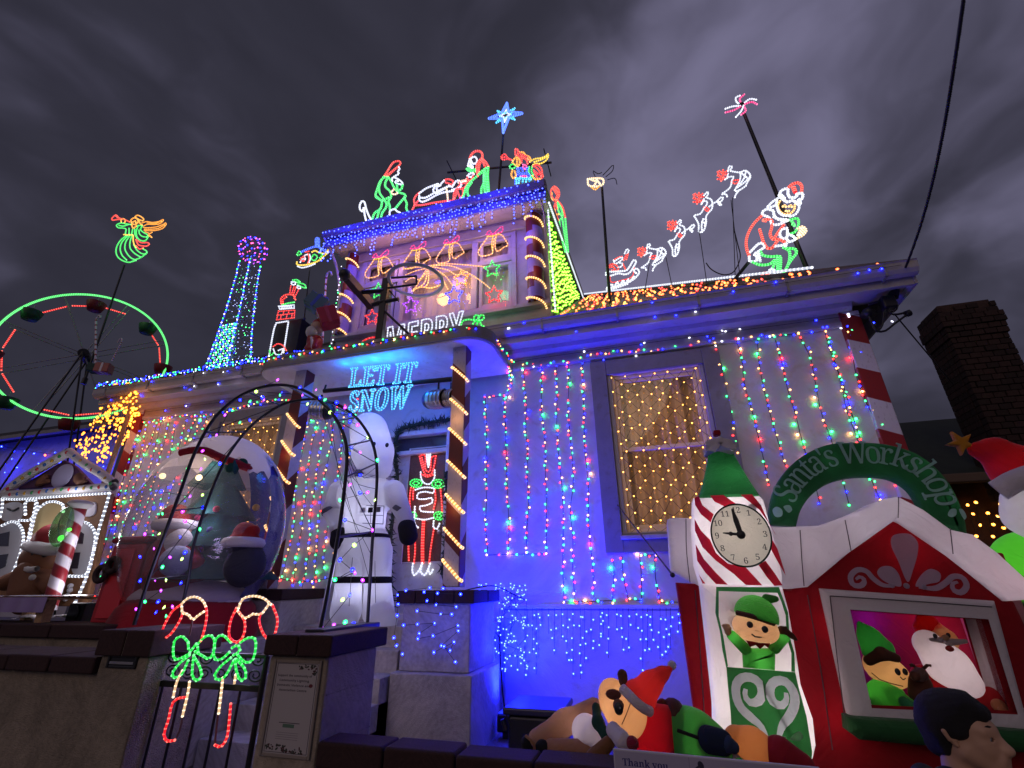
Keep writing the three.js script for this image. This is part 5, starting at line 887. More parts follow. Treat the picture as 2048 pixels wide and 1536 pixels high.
{ // plastic Santa with presents on the canopy, candy cane stakes
  const mz = zoom(560, 460, 5.907), Z = -4.5, Q = (x, y, z = Z) => { const q = mz([x, y])[0]; return at(q[0], q[1], z); };
  const s = 1 / 5.907 * 6.1 / 927; void s;
  const body = Q(400, 1370), head = Q(440, 1150);
  const t = thing('santa_figurine', 'plastic santa figurine bent under a parcel stack at the canopy end', 'figurine', [body.x, CAN.y1, Z]);
  const red = std([0.3, 0.012, 0.02], { roughness: 0.35 }), skin = std([0.5, 0.34, 0.28], { roughness: 0.5 }), wh = std([0.6, 0.58, 0.6], { roughness: 0.6 });
  obj('body', blend([[body.clone().add(V3(0, -0.06, 0)), 0.11, body.clone().add(V3(0.03, 0.07, 0)), 0.08], [body.clone().add(V3(0.06, 0.04, 0.05)), 0.045, body.clone().add(V3(0.1, -0.08, 0.1)), 0.035], [body.clone().add(V3(-0.05, 0.04, 0.03)), 0.04, body.clone().add(V3(-0.04, 0.16, 0.06)), 0.03]], 0.015, 0.03), red, t);
  obj('coat_trim', tube([body.clone().add(V3(0.02, 0.08, 0.09)), body.clone().add(V3(0.06, 0, 0.115)), body.clone().add(V3(0.08, -0.1, 0.11))], 0.018), wh, t);
  obj('head', ball(head, 0.085, 1.05), skin, t);
  obj('beard', ball(head.clone().add(V3(-0.04, -0.09, 0.04)), 0.075, 1.2), wh, t);
  obj('hat', blend([[head.clone().add(V3(0, 0.05, 0)), 0.07, head.clone().add(V3(0.05, 0.13, -0.02)), 0.04]], 0.012, 0.02), red, t);
  const gift = (name, label, c, w, h, d, col, rib, ry, rz) => { const g = thing('gift_box', label, 'gift box', [c.x, c.y, c.z]); const tr = (q) => { q.rotateZ(rz); q.rotateY(ry); q.translate(c.x, c.y, c.z); return q; }; obj('box', tr(new RoundedBoxGeometry(w, h, d, 2, 0.008)), col, g); obj('ribbon', [tr(new RoundedBoxGeometry(w + 0.006, h + 0.006, 0.045, 1, 0.003)), tr(new RoundedBoxGeometry(0.045, h + 0.007, d + 0.007, 1, 0.003))], rib, g); obj('bow', [tr((() => { const q = new THREE.TorusGeometry(0.04, 0.014, 6, 14); q.translate(-0.04, h / 2 + 0.02, 0); return q; })()), tr((() => { const q = new THREE.TorusGeometry(0.04, 0.014, 6, 14); q.translate(0.04, h / 2 + 0.02, 0); return q; })())], rib, g); return g; };
  gift('a', 'red wrapped box carried above the santa figurine', Q(570, 1040), 0.24, 0.24, 0.24, std([0.34, 0.015, 0.03], { roughness: 0.35 }), std([0.4, 0.05, 0.07]), 0.6, 0.45);
  gift('b', 'teal wrapped box with blue ribbon, topmost above the santa figurine', Q(440, 880), 0.26, 0.2, 0.24, std([0.05, 0.13, 0.13], { roughness: 0.4 }), std([0.03, 0.07, 0.35], { roughness: 0.3 }), 0.5, -0.5);
  const stake = (label, a, b, curl, r = 0.016) => { const g = thing('candy_cane_stake', label, 'candy cane', [a.x, a.y, a.z]); const c = document.createElement('canvas'); c.width = 16; c.height = 64; const x = c.getContext('2d'); x.fillStyle = '#d8d4da'; x.fillRect(0, 0, 16, 64); x.fillStyle = '#8f2230'; x.fillRect(0, 0, 16, 20); const tx = new THREE.CanvasTexture(c); tx.colorSpace = THREE.SRGBColorSpace; tx.wrapS = tx.wrapT = THREE.RepeatWrapping; tx.repeat.set(1, 10); obj('stick', rod(a, b, r), std([1, 1, 1], { map: tx, roughness: 0.4 }), g); obj('crook', tube([b, b.clone().add(V3(curl * 0.2, 0.09, 0)), b.clone().add(V3(curl * 0.6, 0.1, 0)), b.clone().add(V3(curl, 0.02, 0))], r * 1.05), wh, g); return g; };
  stake('tall candy cane stake leaning behind the gift boxes left of the dormer', Q(500, 1340, -5.1), Q(545, 560, -5.1), 0.1);
  stake('candy cane stake standing in front of the big wheel hub', at(191, 740, -6.0), at(192, 640, -6.0), 0.12, 0.02);
  stake('candy cane stake right of the big wheel hub', at(224, 722, -6.0), at(243, 685, -6.0), -0.12, 0.015);
}
// ---------------------------------------------------------------- big wheel
{
  const C = at(168, 708, -6.2), R = 1.5, ang = 47 * DEG, n = V3(Math.sin(ang), 0, Math.cos(ang)), u = V3(n.z, 0, -n.x), v = V3(0, 1, 0);
  const P = (a, r, o = 0) => C.clone().addScaledVector(u, r * Math.cos(a)).addScaledVector(v, r * Math.sin(a)).addScaledVector(n, o);
  const t = thing('ferris_wheel', 'large model ferris wheel with a glowing green rim and red inner ring', 'ferris wheel', [C.x, 1.15, C.z]);
  const rim = []; for (let k = 0; k < 64; k++) rim.push(P(k / 64 * 2 * Math.PI, R)); rope(t, 'rim_rope_light', 'green', [{ pts: rim, closed: true }], { r: 0.021, step: 0.03 });
  for (let k = 0; k < 16; k++) { if (k % 2 === 0 && k % 4) continue; const a = k / 16 * 2 * Math.PI + 0.12; rope(t, 'ring_rope_light', 'red', [[P(a, R * 0.9, -0.25), P(a + 0.33, R * 0.9, -0.25)]], { r: 0.014, step: 0.04 }); }
  for (const o of [0, -0.26]) for (let k = 0; k < 8; k++) obj('spoke', rod(P(k / 8 * 2 * Math.PI + 0.5, 0.08, o), P(k / 8 * 2 * Math.PI + 0.5, R - 0.02, o), 0.011), M.galv, t);
  obj('hub', rod(P(0, 0, -0.32), P(0, 0, 0.08), 0.1, 0.1, 16), M.blackMetal, t);
  const tub = new THREE.LatheGeometry([[0, -0.17], [0.13, -0.16], [0.17, -0.05], [0.19, 0.05], [0.175, 0.05], [0.155, -0.04], [0, -0.1]].map(([x, y]) => new THREE.Vector2(x, y)), 16);
  for (let k = 0; k < 8; k++) { const p = P(k / 8 * 2 * Math.PI + 0.9, R * 0.96, -0.13); const g = tub.clone(); g.translate(p.x, p.y - 0.12, p.z); const s = obj('seat', g, std(k % 2 ? [0.2, 0.012, 0.015] : [0.012, 0.09, 0.03], { roughness: 0.5 }), t); obj('hanger', [rod(p.clone().add(V3(0, -0.1, 0)), p.clone().add(V3(0, 0.08, 0)), 0.006)], M.galv, s); }
  for (const [s, o] of [[-1, 0.12], [1, 0.12], [-1, -0.36], [1, -0.36]]) obj('stand_leg', rod(P(0, 0, o), V3(C.x, 0, C.z).addScaledVector(u, s * 0.95).addScaledVector(n, o * 1.3).setY(1.15), 0.018), M.blackMetal, t);
  lamp(P(1.2, R * 0.9, 0.3), [0.1, 1, 0.2], 0.12, 5);
  // small gift clutter before the hub
  const c = at(205, 738, -6.0), g = thing('gift_box', 'red and dark green parcel cluster before the big wheel hub', 'gift box', [c.x, c.y, c.z]);
  obj('box', [(() => { const q = new RoundedBoxGeometry(0.26, 0.2, 0.2, 2, 0.01); q.rotateY(0.5); q.translate(c.x + 0.04, c.y, c.z); return q; })()], std([0.25, 0.012, 0.025], { roughness: 0.4 }), g);
  obj('ribbon', [(() => { const q = new RoundedBoxGeometry(0.04, 0.205, 0.205, 1, 0.004); q.rotateY(0.5); q.translate(c.x + 0.04, c.y, c.z); return q; })()], M.white, g);
  obj('lower_box', (() => { const q = new RoundedBoxGeometry(0.3, 0.16, 0.22, 2, 0.01); q.rotateY(0.5); q.translate(c.x - 0.14, c.y + 0.02, c.z); return q; })(), std([0.02, 0.06, 0.05]), g);
}
// ---------------------------------------------------------------- warm net draped off the left corner
{
  const t = thing('light_net', 'curtain of amber net lights draped from the left house corner to a timber prop', 'net lights'), l = [], w = [];
  const poly = [[1010, 60], [1060, 160], [1100, 230], [1010, 420], [930, 560], [770, 680], [620, 640], [570, 490], [740, 330], [820, 130], [920, 30]]; const Bz = zoom(0, 750, 3.84);
  const inside = (x, y) => { let c = false; for (let i = 0, j = poly.length - 1; i < poly.length; j = i++) if ((poly[i][1] > y) !== (poly[j][1] > y) && x < (poly[j][0] - poly[i][0]) * (y - poly[i][1]) / (poly[j][1] - poly[i][1]) + poly[i][0]) c = !c; return c; };
  let n = 0; while (n < 250) { const x = rr(560, 1110), y = rr(20, 690); if (!inside(x, y)) continue; n++; const q = Bz([x, y])[0]; l.push([at(q[0], q[1], -4.62 - (1100 - x) / 550 * 0.9 + rr(-0.12, 0.12)), 'fire']); }
  for (let k = 0; k < 16; k++) { const a = Bz([1040 - k * 14, 60 + k * 8])[0], b = Bz([960 - k * 25, 560 + rr(-40, 60)])[0]; w.push(tube([at(a[0], a[1], -4.66), at((a[0] + b[0]) / 2, (a[1] + b[1]) / 2 + 8, -5.0), at(b[0], b[1], -5.3)], 0.003, 4, 0.2)); }
  obj('wire', w, std([0.3, 0.18, 0.08]), t, STUFF); bulbs(t, l, 0.012, 2.0); settle(t);
  const a = Bz([830, 745])[0], b = Bz([1030, 190])[0]; const p0 = at(a[0], a[1], -4.75), p1 = at(b[0], b[1], -4.75);
  const p = thing('timber_prop', 'slanting timber prop lit orange beside the left house corner', 'post', [p0.x, p0.y, p0.z]); obj('post', rod(p0.clone().add(p0.clone().sub(p1).multiplyScalar(0.5)), p1, 0.035, 0.03, 8), M.wood, p); obj('cap', rod(p1, p1.clone().add(V3(0, 0.03, 0)), 0.04, 0.04, 8), M.wood, p);
  for (const [x, y] of [[900, 250], [800, 450], [1000, 180]]) { const q = Bz([x, y])[0]; lamp(at(q[0], q[1], -4.55), [1, 0.45, 0.1], 0.05, 6); }
}
// ---------------------------------------------------------------- garden arch over the gate
const perPx = (x, y, z) => at(x, y, z).distanceTo(at(x + 1, y, z));
{
  const zA = FZ - 0.14, A = full([268, 1250, 300, 1150, 330, 1066, 360, 985, 392, 900, 430, 835, 480, 792, 530, 773, 575, 771, 625, 790, 668, 832, 690, 878, 694, 914, 688, 985, 675, 1080, 641, 1255]).map((p) => at(p[0], p[1], zA));
  const fx = at(641, 1255, zA), zB = atX(735, 1248, fx.x).z;
  const B = full([360, 1235, 378, 1148, 386, 1096, 422, 984, 456, 911, 500, 854, 540, 823, 570, 807, 610, 799, 640, 799, 680, 812, 716, 839, 740, 875, 751, 909, 754, 953, 745, 1080, 735, 1247]).map((p) => at(p[0], p[1], zB));
  const t = thing('garden_arch', 'black metal garden arch spanning the gate between the two street piers', 'garden arch', [(A[0].x + fx.x) / 2, A[0].y, (zA + zB) / 2]);
  obj('hoop', tube(A, 0.011, 8), M.blackMetal, t); obj('hoop', tube(B, 0.011, 8), M.blackMetal, t);
  const cA = smooth(A), cB = smooth(B), bars = [0.06, 0.17, 0.3, 0.42, 0.53, 0.6, 0.68, 0.76, 0.84, 0.93];
  for (const s of bars) obj('crossbar', rod(cA.getPoint(s), cB.getPoint(s), 0.006), M.blackMetal, t);
  for (let k = 0; k < bars.length - 1; k++) if (k !== 3 && k !== 4) obj('brace', rod(cA.getPoint(bars[k]), cB.getPoint(bars[k + 1]), 0.003, 0.003, 5), M.blackMetal, t);
  obj('foot', rbox(fx.x - 0.06, fx.x + 0.06, fx.y - 0.035, fx.y - 0.005, zB - 0.05, zA + 0.05, 0.006), M.blackMetal, t);
  const s = thing('light_string', 'blue, violet and green light string tangled through the black garden arch', 'light string'), l = [], w = [];
  const spot = full([530, 772, 555, 760, 560, 790, 600, 775, 605, 790, 512, 783, 480, 800, 475, 795, 500, 803, 525, 795, 528, 800, 615, 808, 640, 795, 632, 780, 650, 800, 673, 805, 690, 815, 660, 825, 700, 830, 390, 832, 400, 840, 460, 820, 433, 870, 380, 880, 420, 873, 450, 830, 480, 845, 500, 840, 405, 902, 410, 918, 440, 927, 402, 938, 375, 937, 322, 983, 380, 993, 405, 990, 405, 1015, 365, 1023, 325, 1027, 345, 1028, 290, 1068, 318, 1068, 360, 1073, 370, 1042, 400, 1058, 280, 1113, 340, 1114, 364, 1118, 370, 1105, 308, 1097, 325, 1134, 280, 1162, 310, 1160, 332, 1160, 362, 1166, 322, 1181, 290, 1203, 316, 1204, 272, 1218, 328, 1215, 312, 1225, 345, 1213, 332, 1232, 700, 843, 715, 850, 735, 875, 703, 895, 720, 905, 755, 920, 720, 950, 700, 970, 750, 1000, 720, 985, 735, 985, 680, 1000, 690, 1040, 745, 1060, 708, 1090, 680, 1120, 710, 1145, 670, 1160, 705, 1140, 725, 1160, 685, 1200, 700, 1190, 645, 1258, 690, 1245, 707, 1248, 668, 1250]);
  spot.forEach(([x, y], k) => { const side = rnd(); const z = side < 0.5 ? zA : side < 0.75 ? zB : zA + (zB - zA) * rnd(); l.push([at(x, y, z + 0.012), ['blue', 'purple', 'green', 'blue', 'purple', 'warmgreen'][k % 6]]); });
  BULB.warmgreen = 1; bulbMat.warmgreen = glowOf([1.8, 3.6, 0.5]); bulbMat.warmgreen.side = THREE.DoubleSide; bulbMat.warmgreencore = glowOf([2, 2.4, 1.2]);
  for (let k = 0; k < l.length - 1; k++) if (l[k][0].distanceTo(l[k + 1][0]) < 0.35) w.push(rod(l[k][0], l[k + 1][0], 0.002, 0.002, 4));
  for (let k = 0; k < 7; k++) { const a = cA.getPoint(0.62 + 0.03 * k), b = cB.getPoint(0.97 - 0.02 * k); w.push(tube([a, a.clone().lerp(b, 0.5).add(V3(rr(-0.05, 0.05), -0.1, 0)), b], 0.002, 4, 0.1)); }
  obj('wire', w, M.wire, s, STUFF); bulbs(s, l, 0.0062, 2.0); settle(s);
  for (const [x, y, z] of [[420, 1120, zA - 0.2], [690, 1150, zA - 0.1], [470, 1200, zA - 0.15]]) lamp(at(x, y, z), [0.6, 0.48, 1], 0.34, 5);
}
// ---------------------------------------------------------------- gate with two candy canes
{
  const z = FZ - 0.12, g = thing('garden_gate', 'black iron garden gate with scrolls, hung between the piers', 'gate', [at(400, 1500, z).x, 0.15, z]);
  const a = at(300, 1320, z).x + 0.01, b = at(538, 1320, z).x - 0.015, yt = at(400, 1308, z).y, ym = at(400, 1372, z).y, yb = 0.42;
  obj('frame', [rod(V3(a, yb, z), V3(a, yt, z), 0.014), rod(V3(b, yb, z), V3(b, yt, z), 0.014), rod(V3(a, yb, z), V3(b, yb, z), 0.012), rod(V3(a, yt, z), V3(b, yt, z), 0.012)], M.blackMetal, g);
  obj('rail', rbox(a, b, ym - 0.012, ym + 0.018, z - 0.01, z + 0.01, 0.003), M.blackMetal, g);
  for (let k = 1; k < 6; k++) { const x = a + (b - a) * k / 6; obj('bar', rod(V3(x, yb, z), V3(x, ym, z), 0.007), M.blackMetal, g); }
  const n = 7, wsc = (b - a) / n;
  for (let k = 0; k < n; k++) for (const s of [0, 1]) { const cx = a + wsc * (k + 0.5), cy = ym + 0.02 + (yt - ym) * (s ? 0.74 : 0.28), R = wsc * 0.46, pts = []; for (let i = 0; i <= 22; i++) { const q = i / 22 * Math.PI * 3.2 * (k % 2 ? 1 : -1) + (s ? 2 : 0), r = R * (1 - 0.035 * i); pts.push(V3(cx + r * Math.cos(q), cy + r * Math.sin(q) * 0.62, z)); } obj('scroll', tube(pts, 0.0045, 5, 0.012), M.blackMetal, g); }
  obj('latch', rbox(a - 0.01, a + 0.05, ym - 0.05, ym + 0.0, z + 0.008, z + 0.035, 0.006), M.blackMetal, g);
  const Fz = zoom(240, 1100, 3.5225);
  let f = figure('candy_cane_light', 'left of two rope light candy canes with green bows on the gate', 'candy cane light', FZ - 0.05, Fz, 'rope light candy canes on the gate');
  const o = { r: 0.0062, step: 0.024 };
  f.run('crook_rope_light', 'cream', [[430, 385, 470, 345, 530, 330, 585, 360, 605, 400], [435, 400, 440, 440, 480, 455, 515, 490, 545, 465, 590, 435]], o);
  f.run('stripe_rope_light', 'red', [[430, 385, 370, 430, 300, 560, 295, 600, 325, 615, 360, 590, 430, 480, 440, 450], [605, 400, 612, 450, 595, 560, 570, 640], [470, 1035, 400, 1050, 370, 1080, 340, 1200, 310, 1300, 330, 1345, 385, 1340]], o);
  f.run('stem_rope_light', 'cream', [[440, 850, 400, 930, 375, 1035], [490, 930, 480, 1000, 440, 1170]], o);
  f.run('bow_rope_light', 'green', [[480, 650, 440, 610, 390, 630, 375, 690, 385, 770, 420, 765, 490, 730], [550, 660, 600, 610, 655, 610, 665, 700, 630, 765, 580, 745, 530, 715], [490, 740, 400, 820, 365, 880, 385, 900, 430, 880, 480, 780], [520, 740, 510, 830, 510, 890, 540, 920, 575, 890, 560, 820, 520, 750], [480, 660, 490, 720, 540, 660, 550, 720]], o);
  obj('unlit_stem', [tube(Fz([512, 490, 500, 560, 488, 605]).map((p) => at(p[0], p[1], FZ - 0.05)), 0.005), tube(Fz([440, 1180, 425, 1260, 400, 1320]).map((p) => at(p[0], p[1], FZ - 0.05)), 0.005)], std([0.2, 0.1, 0.09]), f, STUFF); settle(f);
  f = figure('candy_cane_light', 'right of two rope light candy canes with green bows on the gate', 'candy cane light', FZ - 0.05, Fz, 'rope light candy canes on the gate');
  f.run('crook_rope_light', 'cream', [[835, 410, 860, 350, 930, 325, 1010, 340, 1065, 385], [830, 430, 880, 480, 940, 450, 990, 455, 1050, 380]], o);
  f.run('stripe_rope_light', 'red', [[820, 410, 780, 500, 770, 610, 830, 650, 870, 600, 880, 510, 840, 440], [1075, 390, 1110, 500, 1080, 610, 1040, 625, 1000, 570, 980, 490, 990, 450], [780, 1085, 770, 1200, 750, 1330, 710, 1385, 670, 1375]], o);
  f.run('bow_rope_light', 'green', [[780, 650, 720, 600, 680, 620, 660, 700, 670, 770, 720, 765, 770, 720], [790, 690, 830, 670, 845, 710, 800, 740], [850, 650, 900, 620, 950, 625, 955, 700, 930, 780, 880, 790, 830, 740], [780, 760, 700, 830, 665, 890, 690, 915, 740, 890, 800, 780], [810, 770, 820, 850, 850, 920, 885, 900, 880, 840, 820, 770]], o);
  f.run('stem_rope_light', 'cream', [[725, 900, 710, 1030, 695, 1150], [815, 880, 805, 945]], o);
  obj('unlit_stem', [tube(Fz([690, 1160, 680, 1250, 668, 1360]).map((p) => at(p[0], p[1], FZ - 0.05)), 0.005)], std([0.2, 0.1, 0.09]), f); settle(f);
}
// paper notice on the right pier
{
  const c = document.createElement('canvas'); c.width = 300; c.height = 620; const x = c.getContext('2d');
  x.fillStyle = '#b7b0b0'; x.fillRect(0, 0, 300, 620); x.strokeStyle = '#57505a'; x.lineWidth = 4; x.strokeRect(12, 10, 276, 600);
  x.fillStyle = '#2c2730'; x.font = 'bold 21px sans-serif'; x.textAlign = 'center';
  ['Support the community of', 'Community Lighting', 'Domestic Violence and', 'Association Centre'].forEach((s, i) => x.fillText(s, 140, 102 + i * 34, 236));
  const leaf = (cx, cy, n, sp) => { for (let k = 0; k < n; k++) { x.fillStyle = ['#3a4038', '#2d332c', '#4a2226'][k % 3]; x.beginPath(); x.ellipse(cx + (rnd() - 0.5) * sp, cy + (rnd() - 0.5) * 34, 5 + 7 * rnd(), 3 + 4 * rnd(), rnd() * 3, 0, 7); x.fill(); } };
  leaf(220, 34, 22, 120); leaf(268, 70, 10, 30); leaf(90, 582, 30, 150); leaf(200, 590, 18, 120);
  x.fillStyle = '#5b7a66'; x.fillRect(108, 424, 78, 24); x.fillStyle = '#4a454c'; x.fillRect(80, 414, 140, 5);
  x.fillStyle = '#8a8488'; for (let k = 0; k < 4; k++) x.fillRect(70, 480 + k * 14, 150, 3);
  x.fillStyle = '#6b2430'; x.beginPath(); x.arc(258, 160, 13, 0, 7); x.fill();
  const tx = new THREE.CanvasTexture(c); tx.colorSpace = THREE.SRGBColorSpace;
  const z = FZ + 0.003, tl = at(553, 1322, z), tr = at(642, 1328, z), br = at(616, 1514, z), bl = at(526, 1504, z);
  const w = (tr.x - tl.x + br.x - bl.x) / 2, h = (tl.y - bl.y + tr.y - br.y) / 2, cx = (tl.x + tr.x + bl.x + br.x) / 4, cy = (tl.y + tr.y + bl.y + br.y) / 4;
  const t = thing('paper_notice', 'tall paper notice with printed lines and leafy border on the right gate pier', 'notice', [cx, cy - h / 2, z]);
  const g = new THREE.PlaneGeometry(w, h, 6, 10), p = g.attributes.position; for (let i = 0; i < p.count; i++) p.setZ(i, 0.002 * Math.sin(p.getX(i) * 20) + 0.003); g.computeVertexNormals(); g.translate(cx, cy, z);
  obj('sheet', g, std([0.85, 0.85, 0.85], { map: tx, roughness: 0.7 }), t);
  obj('frame', frameBars(cx - w / 2 - 0.012, cx + w / 2 + 0.012, cy - h / 2 - 0.012, cy + h / 2 + 0.012, 0.014, z + 0.01, 0.008), std([0.25, 0.21, 0.18]), t);
}
// ---------------------------------------------------------------- under the canopy
{
  const Gz = zoom(560, 680, 3.84), Z = -4.12;
  const sign = thing('let_it_snow_sign', 'sign spelling LET IT SNOW in outlined icy blue rope light letters', 'light sign');
  const row = (text, q) => {
    const [tl, tr, br, bl] = q.map((p) => { const w = Gz(p)[0]; return at(w[0], w[1], Z); });
    const all = font.serif.generateShapes(text, 1), bb = new THREE.Box2(); all.forEach((s) => s.getPoints(5).forEach((p) => bb.expandByPoint(p)));
    const map = (p) => { const u = (p.x - bb.min.x) / (bb.max.x - bb.min.x), v = (p.y - bb.min.y) / (bb.max.y - bb.min.y); return bl.clone().lerp(br, u).lerp(tl.clone().lerp(tr, u), v); };
    all.forEach((s) => rope(sign, 'letter_rope_light', 'icy', [{ pts: s.getPoints(5).map(map), closed: true, sharp: true }, ...s.holes.map((h) => ({ pts: h.getPoints(5).map(map), closed: true, sharp: true }))], { r: 0.0068, step: 0.03, single: true }));
  };
  row('LET IT', [[545, 218], [1060, 168], [1030, 322], [528, 362]]); row('SNOW', [[540, 395], [1020, 340], [972, 528], [528, 556]]);
  settle(sign);
  for (const [x, y, i] of [[690, 700, 0.5], [720, 697, 0.55], [748, 694, 0.6], [775, 694, 0.55], [805, 698, 0.5]]) lamp(at(x, y + 34, Z - 0.1), [0.004, 0.2, 1], i * 0.5, 5);
  lamp(at(765, 800, Z - 0.15), [0.02, 0.05, 1], 0.8, 6);
  const beam = thing('lamp_rail', 'black lamp rail running between the porch posts under the canopy', 'rail'); obj('rail', rod(at(648, 782, -4.3), at(918, 757, -4.3), 0.028), M.blackMetal, beam); obj('clip', [rod(at(648, 782, -4.3), at(652, 770, -4.3), 0.012)], M.blackMetal, beam); settle(beam);
  const can = (label, c, dir, r, len) => { const t = thing('stage_lamp', label, 'lamp', [c.x, c.y, c.z]); const d = dir.clone().normalize(), e = c.clone().addScaledVector(d, len); const g = new THREE.CylinderGeometry(r, r, len, 24, 1, true); const q = new THREE.Quaternion().setFromUnitVectors(V3(0, 1, 0), d); g.applyQuaternion(q); const m = c.clone().lerp(e, 0.5); g.translate(m.x, m.y, m.z); obj('barrel', g, Object.assign(M.steel.clone(), { side: THREE.DoubleSide }), t); const rg = new THREE.TorusGeometry(r, 0.008, 8, 24); rg.lookAt(d); rg.translate(e.x, e.y, e.z); obj('rim', rg, M.steel, t); obj('back', ball(c, r * 0.98), M.black, t); for (let k = 1; k < 4; k++) { const rb = new THREE.TorusGeometry(r + 0.003, 0.005, 6, 24); rb.lookAt(d); const p = c.clone().lerp(e, k / 4); rb.translate(p.x, p.y, p.z); obj('rib', rb, M.steel, t); } obj('yoke', rod(c.clone().lerp(e, 0.5), c.clone().lerp(e, 0.5).add(V3(0, r + 0.09, 0)), 0.012), M.blackMetal, t); return t; };
  can('ribbed silver stage lamp hanging by the right porch post', at(862, 800, -4.35), V3(0.9, -0.12, 0.25), 0.105, 0.2);
  can('second silver stage lamp, closest to the right porch post', at(893, 798, -4.32), V3(0.9, -0.1, 0.3), 0.095, 0.12);
  can('black backed silver stage lamp under the canopy by the left post', at(652, 822, -4.2), V3(-0.9, 0.05, 0.3), 0.105, 0.15);
  // soldier of rope light on the door
  const Hz = zoom(560, 1000, 2.866), NZ = WALL - 0.06;
  const f = figure('light_figure', 'toy soldier of red, white and green rope light on the front door', 'light figure', NZ, Gz); const H = (l) => Hz(l).flatMap(([x, y]) => [(x - 560) * 3.84, (y - 680) * 3.84]);
  const o = { r: 0.009, step: 0.032 };
  f.run('hat_rope_light', 'red', [[1072, 895, 1085, 950, 1100, 1000, 1122, 1035, 1160, 1030, 1185, 960, 1197, 890], [1072, 895, 1100, 880, 1115, 890, 1120, 1000, 1150, 1010, 1165, 900, 1197, 890], [1090, 905, 1110, 990]], o);
  f.run('plume_rope_light', 'white', [[1142, 845, 1128, 870, 1140, 975, 1154, 870, 1142, 845], [1141, 850, 1141, 960]], o);
  f.run('cheek_rope_light', 'white', [[1080, 1015, 1085, 1065, 1110, 1100, 1150, 1105, 1185, 1060, 1188, 1000]], o);
  f.run('chin_rope_light', 'red', [[1085, 1030, 1130, 1050, 1175, 1035]], o);
  const ring = (cx, cy, rx, ry) => { const l = []; for (let k = 0; k <= 12; k++) l.push(cx + rx * Math.cos(k / 12 * 6.283), cy + ry * Math.sin(k / 12 * 6.283)); return l; };
  f.run('epaulette_rope_light', 'green', [ring(1045, 1100, 45, 30), ring(1215, 1105, 48, 32), ring(1045, 1100, 22, 14), ring(1215, 1105, 24, 16)], o);
  f.run('cuff_rope_light', 'green', [ring(1018, 1350, 30, 28), ring(1222, 1350, 40, 30), ring(1222, 1350, 18, 14)], o);
  f.run('arm_rope_light', 'red', [[1005, 1135, 996, 1220, 1000, 1320], [1025, 1140, 1020, 1230], [1232, 1140, 1240, 1220, 1245, 1320], [1190, 1150, 1195, 1230, 1180, 1300]], o);
  f.run('braid_rope_light', 'white', [[1040, 1150, 1110, 1132, 1185, 1145, 1178, 1172, 1110, 1165, 1060, 1180, 1055, 1215, 1110, 1222, 1165, 1215, 1170, 1245, 1120, 1270, 1075, 1280, 1080, 1310, 1130, 1320, 1175, 1322], [1040, 1370, 1110, 1380, 1180, 1365], [1035, 1280, 1032, 1370]], o);
  f.run('leg_rope_light', 'red', [H([765, 160, 775, 270, 768, 360]), H([818, 120, 812, 250, 812, 360]), H([828, 120, 822, 250, 822, 360]), H([882, 165, 862, 290, 855, 360]), H([735, 200, 738, 350])], o);
  f.run('boot_rope_light', 'white', [H([762, 365, 758, 400, 768, 430, 795, 405, 815, 360]), H([815, 365, 805, 410, 830, 430, 845, 405]), H([860, 365, 850, 400, 862, 425, 875, 400])], o);
  f.run('hand_rope_light', 'white', [[1030, 1385, 1040, 1420, 1060, 1440], [1180, 1390, 1180, 1440, 1205, 1450, 1225, 1410]], o);
  settle(f); lamp(at(846, 1010, NZ + 0.14), [1, 0.5, 0.45], 0.12, 5);
  // evergreen garland round the door
  const path = (l, z) => smooth(l.map((p) => at(p[0], p[1], z)));
  const runs = [path(full([783, 1220, 780, 1090, 795, 960, 790, 900, 800, 862, 835, 850, 880, 842, 905, 838]), WALL + 0.05), path(full([893, 945, 895, 1040, 892, 1100, 884, 1150]), WALL + 0.05)];
  const t = thing('garland', 'dark evergreen garland hung round the front door frame', 'garland'); const needles = [], leaf = new THREE.ConeGeometry(0.011, 0.1, 4); leaf.translate(0, 0.05, 0);
  for (const c of runs) { const n = Math.round(c.getLength() / 0.0065); for (let k = 0; k < n; k++) { const g = leaf.clone(), p = c.getPointAt(k / n); g.scale(1, rr(0.6, 1.25), 1); g.applyQuaternion(new THREE.Quaternion().setFromEuler(new THREE.Euler(rr(0, 6.3), rr(0, 6.3), rr(0, 6.3)))); g.translate(p.x + rr(-0.02, 0.02), p.y + rr(-0.02, 0.02), p.z + rr(-0.01, 0.02)); needles.push(g); } }
  obj('stem', runs.map((c) => new THREE.TubeGeometry(c, 60, 0.02, 6)), std([0.02, 0.03, 0.015]), t); obj('needles', needles, std([0.022, 0.05, 0.03], { roughness: 0.7 }), t, STUFF); settle(t);
}
